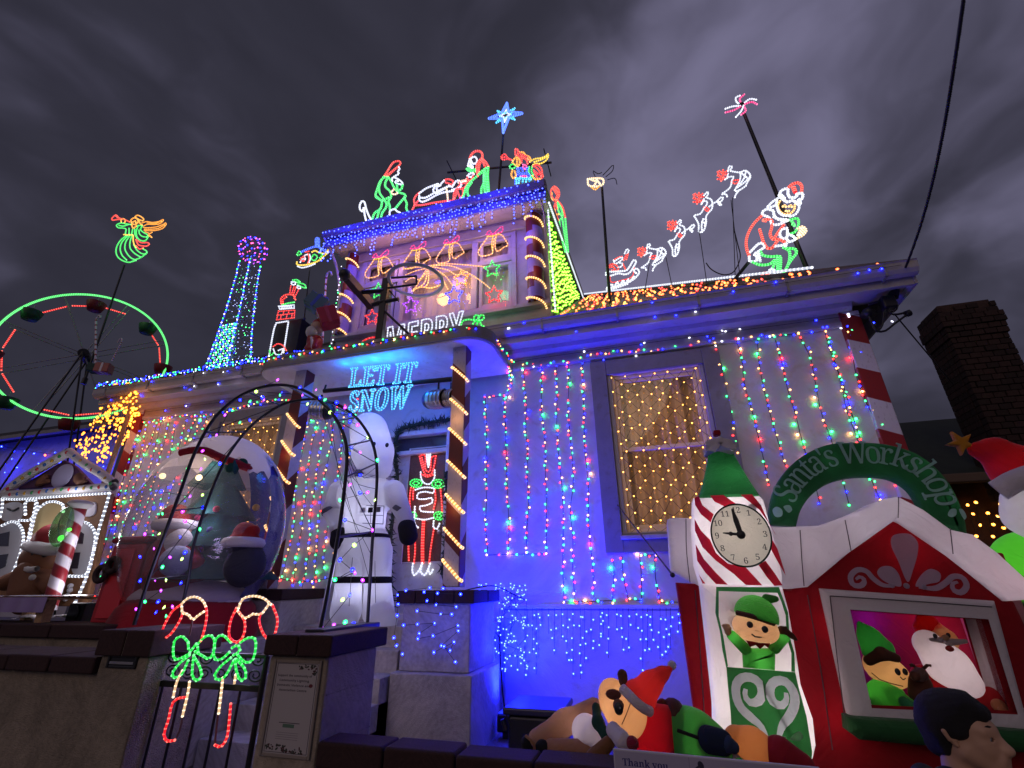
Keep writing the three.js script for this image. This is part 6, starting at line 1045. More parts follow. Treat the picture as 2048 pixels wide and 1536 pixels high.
// plain white inflatable figure standing on the porch
{
  const Z = -4.6, k = perPx(730, 1030, Z), P = (x, y, dz = 0) => at(x, y, Z + dz);
  const t = thing('inflatable_figure', 'tall plain white inflatable figure with dark mitts standing before the front door', 'inflatable figure', [P(730, 1250).x, 1.27, Z]);
  const w = nylon(0.7, 0.7, 0.74, 0.35), dk = nylon(0.015, 0.015, 0.02, 0.1), gr = std([0.1, 0.1, 0.13], { roughness: 0.7 });
  obj('head', blend([[P(738, 862), 35 * k, P(746, 905, 0.02), 38 * k], [P(746, 905, 0.03), 36 * k, P(752, 932, 0.05), 29 * k]], 0.018, 0.03), w, t);
  obj('body', blend([[P(714, 992), 34 * k, P(752, 992), 34 * k], [P(732, 1005), 38 * k, P(730, 1060), 33 * k], [P(714, 1088), 29 * k, P(746, 1088), 29 * k],
    [P(704, 1105), 26 * k, P(698, 1160), 22 * k], [P(698, 1160), 21 * k, P(692, 1222), 25 * k], [P(754, 1105), 26 * k, P(755, 1160), 22 * k], [P(755, 1160), 21 * k, P(757, 1222), 25 * k], [P(757, 1226, 0.03), 22 * k, P(768, 1243, 0.15), 20 * k], [P(692, 1228, 0.03), 22 * k, P(690, 1243, 0.15), 20 * k],
    [P(680, 984), 21 * k, P(664, 1022, 0.02), 16 * k], [P(664, 1022, 0.02), 15 * k, P(678, 1056, 0.1), 15 * k], [P(786, 984), 21 * k, P(803, 1018, 0.02), 15 * k], [P(803, 1018, 0.02), 14 * k, P(814, 1046, 0.08), 13 * k]], 0.017, 0.018), w, t);
  const mitt = (x, y, dx) => obj('mitt', blend([[P(x, y, 0.1), 15 * k, P(x + dx, y + 16, 0.11), 15 * k], [P(x - dx * 2, y + 2, 0.14), 6 * k, P(x - dx * 3, y + 14, 0.15), 5 * k]], 0.01, 0.015), dk, t);
  mitt(680, 1066, -2); mitt(814, 1056, 3);
  for (const [x, y, d] of [[748, 888, 0.225], [774, 890, 0.19]]) obj('eye', ball(P(x, y, d), 0.022, 1.2, 0.5), M.black, t);
  const ringAt = (p, rx, rz, th, tilt = 0) => { const g = new THREE.TorusGeometry(1, th, 8, 40); g.rotateX(Math.PI / 2); g.scale(rx, 0.45, rz); g.rotateZ(tilt); g.translate(p.x, p.y, p.z); return g; };
  obj('belt', ringAt(P(730, 1074), 43 * k, 34 * k, 0.05), dk, t); obj('neck_ring', ringAt(P(742, 950), 27 * k, 29 * k, 0.06, -0.1), gr, t);
  obj('knee_band', ringAt(P(698, 1160), 23 * k, 23 * k, 0.07), dk, t); obj('knee_band', ringAt(P(755, 1160), 23 * k, 23 * k, 0.07), dk, t);
  obj('elbow_band', ringAt(P(664, 1022, 0.02), 17 * k, 17 * k, 0.06, 0.3), gr, t); obj('elbow_band', ringAt(P(803, 1019, 0.02), 16 * k, 16 * k, 0.06, -0.5), gr, t);
  const cz = 0.19; obj('chest_panel', [polyTube([P(716, 1010, cz), P(768, 1012, cz), P(766, 1048, cz), P(716, 1046, cz)], 0.0035, 5, true), polyTube([P(742, 1011, cz), P(741, 1047, cz)], 0.003), polyTube([P(716, 1030, cz), P(767, 1031, cz)], 0.003)].flat(), gr, t);
  for (let i = 0; i < 3; i++) obj('chest_patch', rbox(P(722 + i * 15, 1016, cz).x, P(731 + i * 15, 1016, cz).x, P(724, 1026, cz).y, P(724, 1016, cz).y, Z + cz - 0.004, Z + cz + 0.004, 0.002), i === 1 ? dk : gr, t);
  obj('seam', [tube([P(705, 1115, 0.14), P(703, 1140, 0.14), P(700, 1190, 0.14), P(697, 1225, 0.145)], 0.003), tube([P(750, 1115, 0.14), P(750, 1140, 0.14), P(751, 1190, 0.14), P(752, 1222, 0.145)], 0.003)], gr, t, STUFF);
  lamp(P(732, 1030), [0.75, 0.75, 1], 0.4, 5); lamp(P(744, 890), [0.7, 0.7, 1], 0.3, 4); lamp(P(702, 1180), [0.7, 0.7, 1], 0.14, 3); lamp(P(750, 1180), [0.7, 0.7, 1], 0.14, 3);
}
// ---------------------------------------------------------------- blue lights on the pier and along the foot of the wall
{
  const Hz = zoom(560, 1000, 2.866), zf = -4.0;
  const t = thing('light_net', 'blue net lights hung over the white pier under the right post', 'net lights'), l = [], w = [];
  const list = Hz([722, 520, 858, 503, 935, 507, 675, 545, 677, 597, 672, 662, 652, 790, 668, 835, 826, 527, 903, 535, 1035, 540, 843, 578, 895, 601, 1010, 612, 786, 636, 922, 654, 984, 655, 708, 718, 788, 712, 886, 706, 798, 765, 790, 795, 877, 778, 1020, 720, 1022, 750, 925, 835, 975, 862, 997, 814, 882, 873, 702, 883, 1005, 928, 940, 840]);
  list.forEach((p) => l.push([at(p[0], p[1], zf), 'sky']));
  BULB.sky = 1; bulbMat.sky = glowOf([0.02, 0.08, 8]); bulbMat.sky.side = THREE.DoubleSide; bulbMat.skycore = glowOf([0.7, 1.2, 3]);
  for (let k = 0; k < l.length - 1; k++) if (l[k][0].distanceTo(l[k + 1][0]) < 0.25) w.push(rod(l[k][0], l[k + 1][0], 0.002, 0.002, 4));
  obj('wire', w, M.wire, t, STUFF); bulbs(t, l, 0.007, 2.0); settle(t);
  const n = thing('light_net', 'dense heap of blue net lights between the pier and the house wall', 'net lights'), l2 = [], w2 = []; let prev;
  for (let k = 0; k < 130; k++) { const x = 985 + 75 * Math.pow(rnd(), 0.9) - 12 * rnd(), y = 1168 + 175 * Math.pow(rnd(), 1.25); const p = at(x, y, -4.85 + rr(-0.22, 0.14)); l2.push([p, 'sky']); if (prev && prev.distanceTo(p) < 0.3) w2.push(rod(prev, p, 0.002, 0.002, 4)); prev = p; }
  for (let k = 0; k < 16; k++) l2.push([at(rr(945, 1040), 1166 + rr(0, 20), -4.75), 'sky']);
  w2.push(tube(full([900, 1190, 950, 1176, 990, 1172, 1020, 1185, 1050, 1200]).map((p) => at(p[0], p[1], -4.7)), 0.006));
  obj('wire', w2, M.wire, n, STUFF); bulbs(n, l2, 0.007, 1.9); settle(n);
  const m = thing('light_net', 'blue net lights spread along the lower wall behind the inflatable reindeer', 'net lights'), l3 = [], w3 = [];
  for (let i = 0; i < 26; i++) { const x = 1050 + i * 12.2 + rr(-4, 4), nn = 2 + Math.floor(rnd() * 6); let y = 1226 + rr(0, 14); const a = at(x, 1216, WALL + 0.1); for (let j = 0; j < nn; j++) { l3.push([at(x + rr(-5, 5), y, WALL + 0.1), 'sky']); y += rr(14, 30); } w3.push(rod(a, at(x, y - 15, WALL + 0.1), 0.002, 0.002, 4)); }
  obj('wire', w3, M.wire, m, STUFF); bulbs(m, l3, 0.008, 2.0); settle(m);
  for (const [x, y, i] of [[1020, 1230, 0.7], [1035, 1300, 0.6], [1120, 1260, 0.4], [1210, 1270, 0.35], [1300, 1270, 0.35], [1000, 1190, 0.4]]) lamp(at(x, y, -4.82), [0.004, 0.008, 1], i * 1.6, 4);
  for (const [x, y] of [[850, 1260], [910, 1240]]) lamp(at(x, y, zf + 0.12), [0.015, 0.04, 1], 0.07, 4);
  // blue floodlight on the ground beside the pier, washing the wall
  const fp = V3(-1.35, 0.45, -4.62), fl = thing('floodlight', 'small blue floodlight on the ground between pier and wall', 'floodlight', fp);
  obj('housing', rbox(fp.x - 0.11, fp.x + 0.11, 0.47, 0.6, fp.z - 0.04, fp.z + 0.08, 0.015), M.blackMetal, fl); obj('lens', rbox(fp.x - 0.095, fp.x + 0.095, 0.603, 0.612, fp.z - 0.03, fp.z + 0.07, 0.003), glowOf([0.02, 0.05, 3]), fl); obj('foot', rbox(fp.x - 0.07, fp.x + 0.07, 0.42, 0.47, fp.z - 0.03, fp.z + 0.05, 0.006), M.black, fl);
  const sp = new THREE.SpotLight(lin(0.002, 0.005, 1), 60, 0, 1.15, 0.9); sp.position.set(fp.x, 0.64, fp.z + 0.02); sp.target.position.set(-1.5, 2.3, WALL); sp.castShadow = true; sp.shadow.radius = 4; scene.add(sp, sp.target);
  const tb = at(1072, 1410, -4.1), tub = thing('storage_tub', 'dark lidded storage tub in blue light left of the reindeer', 'tub', [tb.x, 0.42, -4.1]);
  obj('body', rbox(tb.x - 0.2, tb.x + 0.2, 0.42, 0.72, -4.4, -4.0, 0.03), M.black, tub); obj('lid', rbox(tb.x - 0.23, tb.x + 0.23, 0.722, 0.77, -4.43, -3.97, 0.015), std([0.03, 0.03, 0.06], { roughness: 0.3 }), tub);
  const cbl = thing('cable', 'black cable hanging down the white pier to the ground', 'cable'); obj('lead', tube(full([998, 1262, 1002, 1340, 1010, 1420, 1022, 1455]).map((p) => at(p[0], p[1], -4.0)), 0.006), M.black, cbl); obj('plug', rod(at(1005, 1438, -4.0), at(1012, 1460, -4.0), 0.02), M.black, cbl); settle(cbl);
}
// ---------------------------------------------------------------- snow globe
{
  const Z = -3.7, C = at(414, 1062, Z), k = perPx(408, 1062, Z), RX = 117 * k, RY = 150 * k, RZ = RX * 0.85;
  const by = at(408, 1165, Z).y;
  const t = thing('snow_globe', 'big inflatable snow globe with snowy top, red base and a dark tree inside', 'inflatable globe', [C.x, by - 0.5, Z]);
  const part = (t0, t1, mat, name, s = 1, p0 = 0, p1 = 2 * Math.PI) => { const g = new THREE.SphereGeometry(1, 48, 32, p0, p1, t0, t1 - t0); g.scale(RX * s, RY * s, RZ * s); g.translate(C.x, C.y, C.z); return obj(name, g, mat, t); };
  const clear = new THREE.MeshPhysicalMaterial({ color: lin(0.8, 0.8, 0.86), roughness: 0.12, transmission: 0.93, thickness: 0, side: THREE.DoubleSide, bumpMap: repeat(clothTex, 0.7), bumpScale: 0.01 });
  part(0.98, 2.35, clear, 'clear_wall');
  // snow lies over the top with a ragged hem
  const cap = new THREE.SphereGeometry(1, 90, 22, 0, 2 * Math.PI, 0, 1); { const p = cap.attributes.position, v = V3(0, 0, 0); for (let i = 0; i < p.count; i++) { v.fromBufferAttribute(p, i); const th = Math.acos(Math.min(1, Math.max(-1, v.y))), ph = Math.atan2(v.z, v.x); const hem = 0.86 + 0.07 * Math.sin(ph * 7) + 0.05 * Math.sin(ph * 17 + 1) + 0.03 * Math.sin(ph * 31); const q = th * hem * 1.12; const r = 1.015; v.set(Math.sin(q) * Math.cos(ph) * r, Math.cos(q) * r, Math.sin(q) * Math.sin(ph) * r); p.setXYZ(i, v.x * RX, v.y * RY, v.z * RZ); } cap.computeVertexNormals(); cap.translate(C.x, C.y, C.z); }
  obj('snow_cap', cap, nylon(0.62, 0.58, 0.62, 0.3), t);
  const onS = (x, y, s = 1.03) => { const d = ray(x, y), o = V3(0, EYE, 0).sub(C); const e = V3(d.x / RX, d.y / RY, d.z / RZ), f = V3(o.x / RX, o.y / RY, o.z / RZ); const a = e.dot(e), b = 2 * e.dot(f), c = f.dot(f) - s * s, D = Math.max(0, b * b - 4 * a * c); return V3(0, EYE, 0).addScaledVector(d, (-b - Math.sqrt(D)) / (2 * a)); };
  const rib = full([362, 906, 385, 901, 410, 902, 440, 915, 470, 926, 498, 936]).map((p) => onS(p[0], p[1]));
  obj('red_band', tube(rib, 0.038, 8), nylon(0.3, 0.01, 0.02, 0.25), t);
  const leafS = (x0, y0, x1, y1) => { const a = onS(x0, y0, 1.05), b = onS(x1, y1, 1.05); const g = new THREE.SphereGeometry(1, 14, 8); const l = a.distanceTo(b); g.scale(0.045, l / 2, 0.014); g.applyQuaternion(new THREE.Quaternion().setFromUnitVectors(V3(0, 1, 0), b.clone().sub(a).normalize())); const m = a.lerp(b, 0.5); g.translate(m.x, m.y, m.z); return g; };
  const hl = obj('holly_leaf', leafS(475, 918, 468, 948), nylon(0.01, 0.06, 0.05, 0.1), t); void hl; obj('holly_leaf', leafS(470, 922, 456, 945), nylon(0.01, 0.06, 0.05, 0.1), t); obj('holly_leaf', leafS(480, 918, 490, 935), nylon(0.01, 0.06, 0.05, 0.1), t);
  obj('bow_tail', leafS(478, 925, 505, 938), nylon(0.3, 0.01, 0.02, 0.2), t);
  // deep blue back, red base
  part(0.7, 2.4, nylon(0.02, 0.02, 0.22, 0.15), 'blue_back', 0.985, Math.PI * 1.0, Math.PI * 0.55);
  const baseY = C.y + RY * Math.cos(2.3);
  const base = new THREE.LatheGeometry([[0.2, -0.42], [RX * 0.84, -0.41], [RX * 0.95, -0.34], [RX * 0.96, -0.22], [RX * 0.86, -0.04], [RX * 0.74, 0.04], [RX * 0.7, 0]].map(([x, y]) => new THREE.Vector2(x, y)), 48); base.scale(0.93, 1, 0.8); base.translate(C.x, baseY, C.z); obj('base', base, nylon(0.2, 0.008, 0.02, 0.25), t);
  const mound = ball(V3(C.x, baseY + 0.02, C.z), RX * 0.76, 0.3, 0.8, 1, 32); obj('snow_mound', mound, nylon(0.6, 0.52, 0.56, 0.2), t);
  // tree, santa and a second red capped figure stand inside
  const In = (x, y, dz = 0) => at(x, y, Z + dz);
  const tree = new THREE.Group(); tree.name = 'tree'; t.add(tree);
  for (let j = 0; j < 4; j++) { const y0 = In(447, 1150 - j * 62).y, y1 = In(447, 1060 - j * 55).y; const g = new THREE.ConeGeometry((76 - j * 12) * k, (y1 - y0) * 1.2, 22, 3, true); const p = g.attributes.position; for (let i = 0; i < p.count; i++) { const a = Math.atan2(p.getZ(i), p.getX(i)), s = 1 + 0.12 * Math.sin(a * 7 + j); p.setX(i, p.getX(i) * s); p.setZ(i, p.getZ(i) * s); } g.computeVertexNormals(); const c = In(447, 1105 - j * 60, -0.05); g.translate(c.x, (y0 + y1) / 2, c.z); obj('tier', g, nylon(0.008, 0.05, 0.05, 0.1), tree); }
  const orn = []; for (const [x, y, c] of [[433, 1018, [0.3, 0.02, 0.05]], [395, 1035, [0.25, 0.01, 0.05]], [512, 1015, [0.5, 0.3, 0.1]], [420, 1060, [0.1, 0.1, 0.3]], [470, 1080, [0.4, 0.3, 0.1]], [400, 1100, [0.3, 0.02, 0.05]]]) obj('bauble', ball(In(x, y, 0.2), 0.03), nylon(...c, 0.2), tree); void orn;
  const S = (part_, g, m) => obj(part_, g, m, t);
  const red = nylon(0.3, 0.012, 0.012, 0.3), skin = nylon(0.5, 0.3, 0.22, 0.3), fur = nylon(0.6, 0.56, 0.58, 0.3);
  S('santa_body', blend([[In(350, 1110, 0.2), 34 * k, In(350, 1145, 0.2), 40 * k], [In(330, 1100, 0.25), 14 * k, In(318, 1130, 0.3), 12 * k], [In(372, 1100, 0.25), 14 * k, In(390, 1128, 0.3), 12 * k]], 0.02, 0.04), red);
  S('santa_head', ball(In(355, 1066, 0.24), 25 * k), skin); S('santa_hat', blend([[In(352, 1042, 0.24), 25 * k, In(350, 1035, 0.24), 20 * k], [In(350, 1035, 0.24), 17 * k, In(322, 1045, 0.26), 9 * k]], 0.016, 0.03), red); S('santa_hat_trim', (() => { const g = new THREE.TorusGeometry(25 * k, 8 * k, 8, 24); g.rotateX(Math.PI / 2); const p = In(354, 1052, 0.24); g.translate(p.x, p.y, p.z); return g; })(), fur); S('santa_beard', ball(In(355, 1088, 0.3), 22 * k, 1, 0.7), fur); S('santa_pompom', ball(In(322, 1044, 0.28), 9 * k), fur);
  S('penguin_head', ball(In(487, 1092, 0.15), 20 * k), nylon(0.02, 0.02, 0.03, 0.1)); S('penguin_hat', blend([[In(488, 1078, 0.15), 22 * k, In(490, 1066, 0.15), 15 * k], [In(490, 1066, 0.15), 14 * k, In(508, 1062, 0.15), 8 * k]], 0.016, 0.03), red); S('penguin_hat_trim', (() => { const g = new THREE.TorusGeometry(22 * k, 7 * k, 8, 24); g.rotateX(Math.PI / 2); const p = In(487, 1086, 0.15); g.translate(p.x, p.y, p.z); return g; })(), fur); S('penguin_body', ball(In(490, 1130, 0.12), 27 * k, 1.1), nylon(0.03, 0.03, 0.045, 0.1));
  S('snowball_head', ball(In(352, 1122, 0.42), 20 * k), nylon(0.4, 0.42, 0.6, 0.3));
  lamp(In(325, 952, 0.35), [1, 0.6, 0.25], 0.12, 4); lamp(In(398, 955, 0.4), [1, 0.7, 0.35], 0.2, 4); lamp(In(410, 1020, 0.25), [0.85, 0.78, 1], 0.5, 6); lamp(In(420, 935, 0.1), [1, 0.82, 0.82], 0.6, 5);
  lamp(V3(C.x, baseY - 0.28, C.z + 0.1), [1, 0.35, 0.3], 0.3, 5);
  for (const [x, y] of [[325, 952], [398, 955]]) obj('lamp_bulb', ball(In(x, y, 0.35), 0.028), glowOf([2.2, 1.5, 0.7]), t);
}
// ---------------------------------------------------------------- gingerbread house front and what stands by it
{
  const Az = zoom(0, 880, 4.042), Z = -4.5, P = (x, y, z = Z) => { const q = Az([x, y])[0]; return at(q[0], q[1], z); }, pts = (l, z = Z) => Az(l).map((p) => at(p[0], p[1], z));
  const k = perPx(100, 1080, Z) / 4.042;
  const t = thing('gingerbread_house', 'gingerbread house front with icing roof, candies and white rope light outlines', 'decorated playhouse', [P(450, 1400).x, 1.15, Z]);
  const gb = std([0.22, 0.1, 0.045], { roughness: 0.8, map: repeat(grimeTex, 0.8) }), ice = std([0.62, 0.6, 0.62], { roughness: 0.6, bumpMap: repeat(roughTex, 0.4), bumpScale: 0.006 });
  obj('front_board', slab(shapeOf(pts([-140, 440, 890, 430, 700, 1330, 560, 1345, -300, 1345])), Z, 0.06, 0.01), gb, t);
  obj('gable_board', slab(shapeOf(pts([150, 395, 530, 165, 620, 215, 760, 365])), Z + 0.02, 0.05, 0.008), std([0.1, 0.03, 0.13], { roughness: 0.7, map: repeat(grimeTex, 0.5) }), t);
  const trim = (l, w, z = Z + 0.06) => { const q = pts(l, z); return tube(q, w, 8, 0.05); };
  obj('icing_roof', [trim([40, 430, 160, 330, 350, 215, 560, 95], 0.062), trim([560, 95, 700, 200, 800, 260, 920, 350], 0.062)], ice, t);
  obj('icing_band', [trim([40, 440, 300, 430, 600, 405, 920, 375], 0.058)], ice, t);
  const cols = [[0.5, 0.03, 0.05], [0.03, 0.12, 0.4], [0.5, 0.3, 0.03], [0.03, 0.3, 0.08]];
  const cand = pts([60, 395, 120, 345, 180, 308, 240, 270, 300, 235, 360, 200, 420, 168, 480, 132, 540, 100, 600, 130, 650, 168, 700, 203, 740, 240, 800, 262, 850, 310, 890, 350, 80, 440, 140, 435, 200, 430, 260, 425, 320, 420, 380, 412, 440, 405, 500, 400, 560, 398, 620, 392, 680, 390, 740, 385, 800, 380, 860, 378], Z + 0.11);
  cand.forEach((p, i) => obj('candy', ball(p, 0.026, 1, 0.7, 1, 10), std(cols[i % 4], { roughness: 0.25 }), t));
  const ov = new THREE.SphereGeometry(1, 24, 12); ov.scale(85 * k, 72 * k, 0.02); const oc = P(505, 290, Z + 0.04); ov.translate(oc.x, oc.y, oc.z); obj('gable_plaque', ov, std([0.4, 0.38, 0.6], { roughness: 0.5 }), t);
  obj('gable_figure', blend([[P(330, 340, Z + 0.05), 22 * k, P(370, 300, Z + 0.05), 20 * k], [P(300, 360, Z + 0.05), 12 * k, P(390, 330, Z + 0.05), 12 * k]], 0.02, 0.02), std([0.14, 0.05, 0.025]), t);
  obj('gable_figure', blend([[P(640, 300, Z + 0.05), 26 * k, P(650, 340, Z + 0.05), 22 * k], [P(610, 330, Z + 0.05), 12 * k, P(690, 330, Z + 0.05), 12 * k]], 0.02, 0.02), std([0.12, 0.05, 0.03]), t);
  obj('doorway', slab(shapeOf(pts([200, 1340, 290, 640, 340, 520, 420, 490, 510, 520, 490, 700, 430, 1340])), Z + 0.012, 0.02, 0.004), std([0.3, 0.22, 0.1], { roughness: 0.8 }), t);
  const arch = (l) => obj('window_panel', slab(shapeOf(pts(l), true), Z + 0.014, 0.02, 0.004), std([0.4, 0.4, 0.45], { roughness: 0.6 }), t);
  arch([-60, 900, 0, 700, 80, 660, 160, 690, 170, 800, 120, 1050, 0, 1110]); arch([600, 1080, 590, 870, 630, 700, 690, 680, 760, 760, 720, 1080]);
  const pane = (l) => obj('pane', slab(shapeOf(pts(l)), Z + 0.02, 0.012, 0.002), std([0.03, 0.03, 0.045], { roughness: 0.2 }), t);
  pane([610, 840, 650, 730, 690, 760, 680, 840]); pane([580, 1040, 600, 910, 660, 910, 640, 1040]); pane([0, 860, 10, 760, 90, 740, 80, 860]); pane([0, 1050, 10, 930, 80, 920, 60, 1020]);
  obj('icing_sign', slab(shapeOf(pts([680, 520, 780, 510, 770, 600, 700, 620, 670, 580]), true), Z + 0.018, 0.02, 0.004), std([0.45, 0.42, 0.5]), t); obj('icing_sign', slab(shapeOf(pts([40, 530, 190, 520, 170, 640, 20, 640]), true), Z + 0.018, 0.02, 0.004), std([0.5, 0.48, 0.52]), t);
  obj('moustache', tube(pts([60, 555, 105, 572, 150, 550], Z + 0.03), 0.012), M.black, t); obj('string', tube(pts([530, 510, 555, 540, 550, 560], Z + 0.03), 0.006), M.black, t);
  const RZ = Z + 0.1, o = { r: 0.016, step: 0.055 };
  const run = (n, l) => rope(t, n, 'frost', l.map((q) => pts(q, RZ)), o);
  run('eave_rope_light', [[20, 475, 120, 480, 400, 462, 640, 445, 880, 430]]); run('corner_rope_light', [[885, 435, 850, 560, 800, 720, 740, 960, 690, 1130, 610, 1310]]);
  run('door_rope_light', [[230, 860, 260, 700, 300, 570, 370, 510, 450, 500, 510, 530, 512, 580]]); run('window_rope_light', [[20, 690, 100, 660, 160, 690, 190, 780, 165, 920, 110, 1060]]); run('window_rope_light', [[650, 655, 720, 680, 770, 760, 760, 880, 720, 1040, 690, 1090, 540, 1100]]); run('chimney_rope_light', [[205, 600, 210, 500, 290, 495, 295, 570, 250, 640, 160, 650]]); run('corner_rope_light', [[20, 490, 15, 560, 0, 620]]); run('column_rope_light', [[290, 520, 250, 700, 215, 860, 190, 960]]);
  for (const [x, y, i] of [[450, 500, 0.35], [780, 800, 0.3], [150, 800, 0.3], [640, 1150, 0.25], [300, 900, 0.15]]) lamp(P(x, y, Z + 0.28), [0.95, 0.92, 1], i * 1.2, 5);
  obj('icing_drop', ball(P(570, 1180, Z + 0.02), 0.03), ice, t); obj('icing_drop', ball(P(565, 1215, Z + 0.02), 0.03), ice, t); obj('icing_drop', ball(P(545, 1255, Z + 0.02), 0.026), ice, t); obj('icing_drop', ball(P(530, 1290, Z + 0.02), 0.024), ice, t);
  // gingerbread man with a santa hat in the doorway
  const g = thing('gingerbread_man', 'brown gingerbread man figure in a santa hat standing in the playhouse doorway', 'figurine', [P(300, 1300, Z + 0.2).x, 1.15, Z + 0.2]);
  const q = (x, y, dz = 0) => P(x, y, Z + 0.2 + dz), br = std([0.16, 0.06, 0.025], { roughness: 0.7 });
  obj('head', ball(q(320, 950), 125 * k, 0.75, 0.5, 1), br, g); obj('body', blend([[q(270, 1090), 85 * k, q(250, 1230), 90 * k], [q(210, 1090), 45 * k, q(60, 1150, 0.05), 42 * k], [q(330, 1100), 45 * k, q(420, 1180, 0.05), 40 * k], [q(220, 1230), 50 * k, q(190, 1330), 48 * k], [q(290, 1230), 50 * k, q(300, 1330), 48 * k]], 0.03, 0.05), br, g);
  obj('hat', blend([[q(370, 810), 60 * k, q(420, 790), 70 * k], [q(400, 780), 60 * k, q(300, 810), 25 * k], [q(420, 780), 50 * k, q(460, 760), 45 * k]], 0.02, 0.04), std([0.3, 0.012, 0.02], { roughness: 0.7 }), g);
  obj('hat_trim', tube([q(225, 855, 0.1), q(300, 870, 0.16), q(400, 885, 0.17), q(480, 880, 0.12)], 30 * k), ice, g);
  obj('collar', tube([q(200, 1030, 0.12), q(240, 1050, 0.16), q(300, 1040, 0.16)], 14 * k), ice, g); obj('eye', ball(q(275, 920, 0.12), 12 * k), M.black, g); obj('eye', ball(q(360, 930, 0.12), 12 * k), M.black, g); obj('button', ball(q(262, 1110, 0.18), 14 * k), ice, g);
  // candy cane post
  const cp = thing('candy_cane_post', 'thick red and white candy cane post before the gingerbread house', 'candy cane', [P(430, 1340, Z + 0.35).x, 1.15, Z + 0.35]);
  const a = P(390, 1380, Z + 0.35), b = P(640, 560, Z + 0.35), gg = new THREE.CylinderGeometry(0.075, 0.075, a.distanceTo(b), 20, 1); { const c = document.createElement('canvas'); c.width = 32; c.height = 128; const x = c.getContext('2d'); x.fillStyle = '#cbc5cd'; x.fillRect(0, 0, 32, 128); x.fillStyle = '#7d1522'; for (const o2 of [-128, 0, 128]) { x.beginPath(); x.moveTo(0, o2); x.lineTo(32, o2 + 128); x.lineTo(32, o2 + 192); x.lineTo(0, o2 + 64); x.fill(); } const tx = new THREE.CanvasTexture(c); tx.colorSpace = THREE.SRGBColorSpace; tx.wrapS = tx.wrapT = THREE.RepeatWrapping; tx.repeat.set(1, 4.5); gg.applyQuaternion(new THREE.Quaternion().setFromUnitVectors(V3(0, 1, 0), b.clone().sub(a).normalize())); const m = a.clone().lerp(b, 0.5); gg.translate(m.x, m.y, m.z); obj('pole', gg, std([1, 1, 1], { map: tx, roughness: 0.4 }), cp); }
  obj('top_cap', [rod(b, P(655, 520, Z + 0.35), 0.07, 0.13, 16), ball(P(655, 515, Z + 0.35), 0.13, 0.35)], ice, cp);
  const bb = thing('glass_bauble', 'hanging clear green tinted bauble lantern in the playhouse doorway', 'lantern', [P(510, 700, Z + 0.42).x, P(510, 830, Z + 0.42).y, Z + 0.42]);
  obj('shade', ball(P(515, 700, Z + 0.42), 50 * k, 2, 1), new THREE.MeshPhysicalMaterial({ color: lin(0.5, 0.8, 0.5), transmission: 0.85, roughness: 0.15, thickness: 0 }), bb); obj('lamp_bulb', ball(P(500, 795, Z + 0.42), 16 * k), glowOf([0.15, 1.6, 0.1]), bb); obj('lamp_bulb', ball(P(560, 725, Z + 0.46), 9 * k), glowOf([0.15, 1.6, 0.1]), bb); obj('frame', tube(pts([505, 600, 475, 680, 480, 800], Z + 0.43), 0.008), M.black, bb);
  // drum, speaker box, table, cloth
  const rz = -3.32, R = (x, y, dz = 0) => at(x, y, rz + dz), rx0 = R(178, 1240).x, rx1 = R(246, 1240).x, ry0 = R(200, 1250).y, ry1 = R(225, 1088).y;
  const d = thing('post_box', 'red prop letter box with a dark bow between playhouse and snow globe', 'letter box', [(rx0 + rx1) / 2, ry0, rz]);
  obj('body', rbox(rx0, rx1, ry0, ry1, rz - 0.2, rz, 0.03, 3), std([0.42, 0.014, 0.022], { roughness: 0.35 }), d); obj('top', rbox(rx0 - 0.02, rx1 + 0.02, ry1 + 0.001, ry1 + 0.06, rz - 0.22, rz + 0.02, 0.03, 3), std([0.28, 0.012, 0.02], { roughness: 0.35 }), d); obj('front_panel', rbox(rx0 + 0.08, rx1 - 0.08, ry0 + 0.05, ry1 - 0.05, rz + 0.002, rz + 0.02, 0.006), std([0.6, 0.03, 0.04], { roughness: 0.35 }), d);
  const bc = R(214, 1140, 0.05); obj('bow', [(() => { const g2 = new THREE.TorusGeometry(0.06, 0.025, 8, 18); g2.rotateZ(0.6); g2.translate(bc.x - 0.06, bc.y - 0.03, bc.z); return g2; })(), (() => { const g2 = new THREE.TorusGeometry(0.055, 0.025, 8, 18); g2.translate(bc.x + 0.05, bc.y + 0.04, bc.z); return g2; })(), ball(bc, 0.035)], std([0.03, 0.012, 0.012]), d);
  const s0 = at(127, 1245, -3.95), s1 = at(172, 1206, -3.95), sp = thing('speaker', 'small black speaker box at the foot of the gingerbread house', 'speaker', [(s0.x + s1.x) / 2, s0.y, -3.95]);
  obj('cabinet', rbox(s0.x, s1.x, s0.y, s1.y, -4.2, -3.95, 0.012), M.black, sp); obj('cone', rod(V3((s0.x + s1.x) / 2, (s0.y + s1.y) / 2, -3.955), V3((s0.x + s1.x) / 2, (s0.y + s1.y) / 2, -3.94), 0.07, 0.07, 20), M.blackMetal, sp);
  const tz = -3.2, t0 = at(105, 1193, tz), tb = thing('side_table', 'small table under a shiny white cloth at the far left edge', 'table', [t0.x - 0.7, 0.43, tz]);
  const tg = new THREE.PlaneGeometry(1.5, 0.8, 40, 20); { const p = tg.attributes.position; for (let i = 0; i < p.count; i++) p.setZ(i, 0.012 * fbm(p.getX(i) * 5, p.getY(i) * 9, 1, 3)); tg.rotateX(-Math.PI / 2); tg.computeVertexNormals(); tg.translate(t0.x - 0.75, t0.y + 0.004, tz - 0.38); }
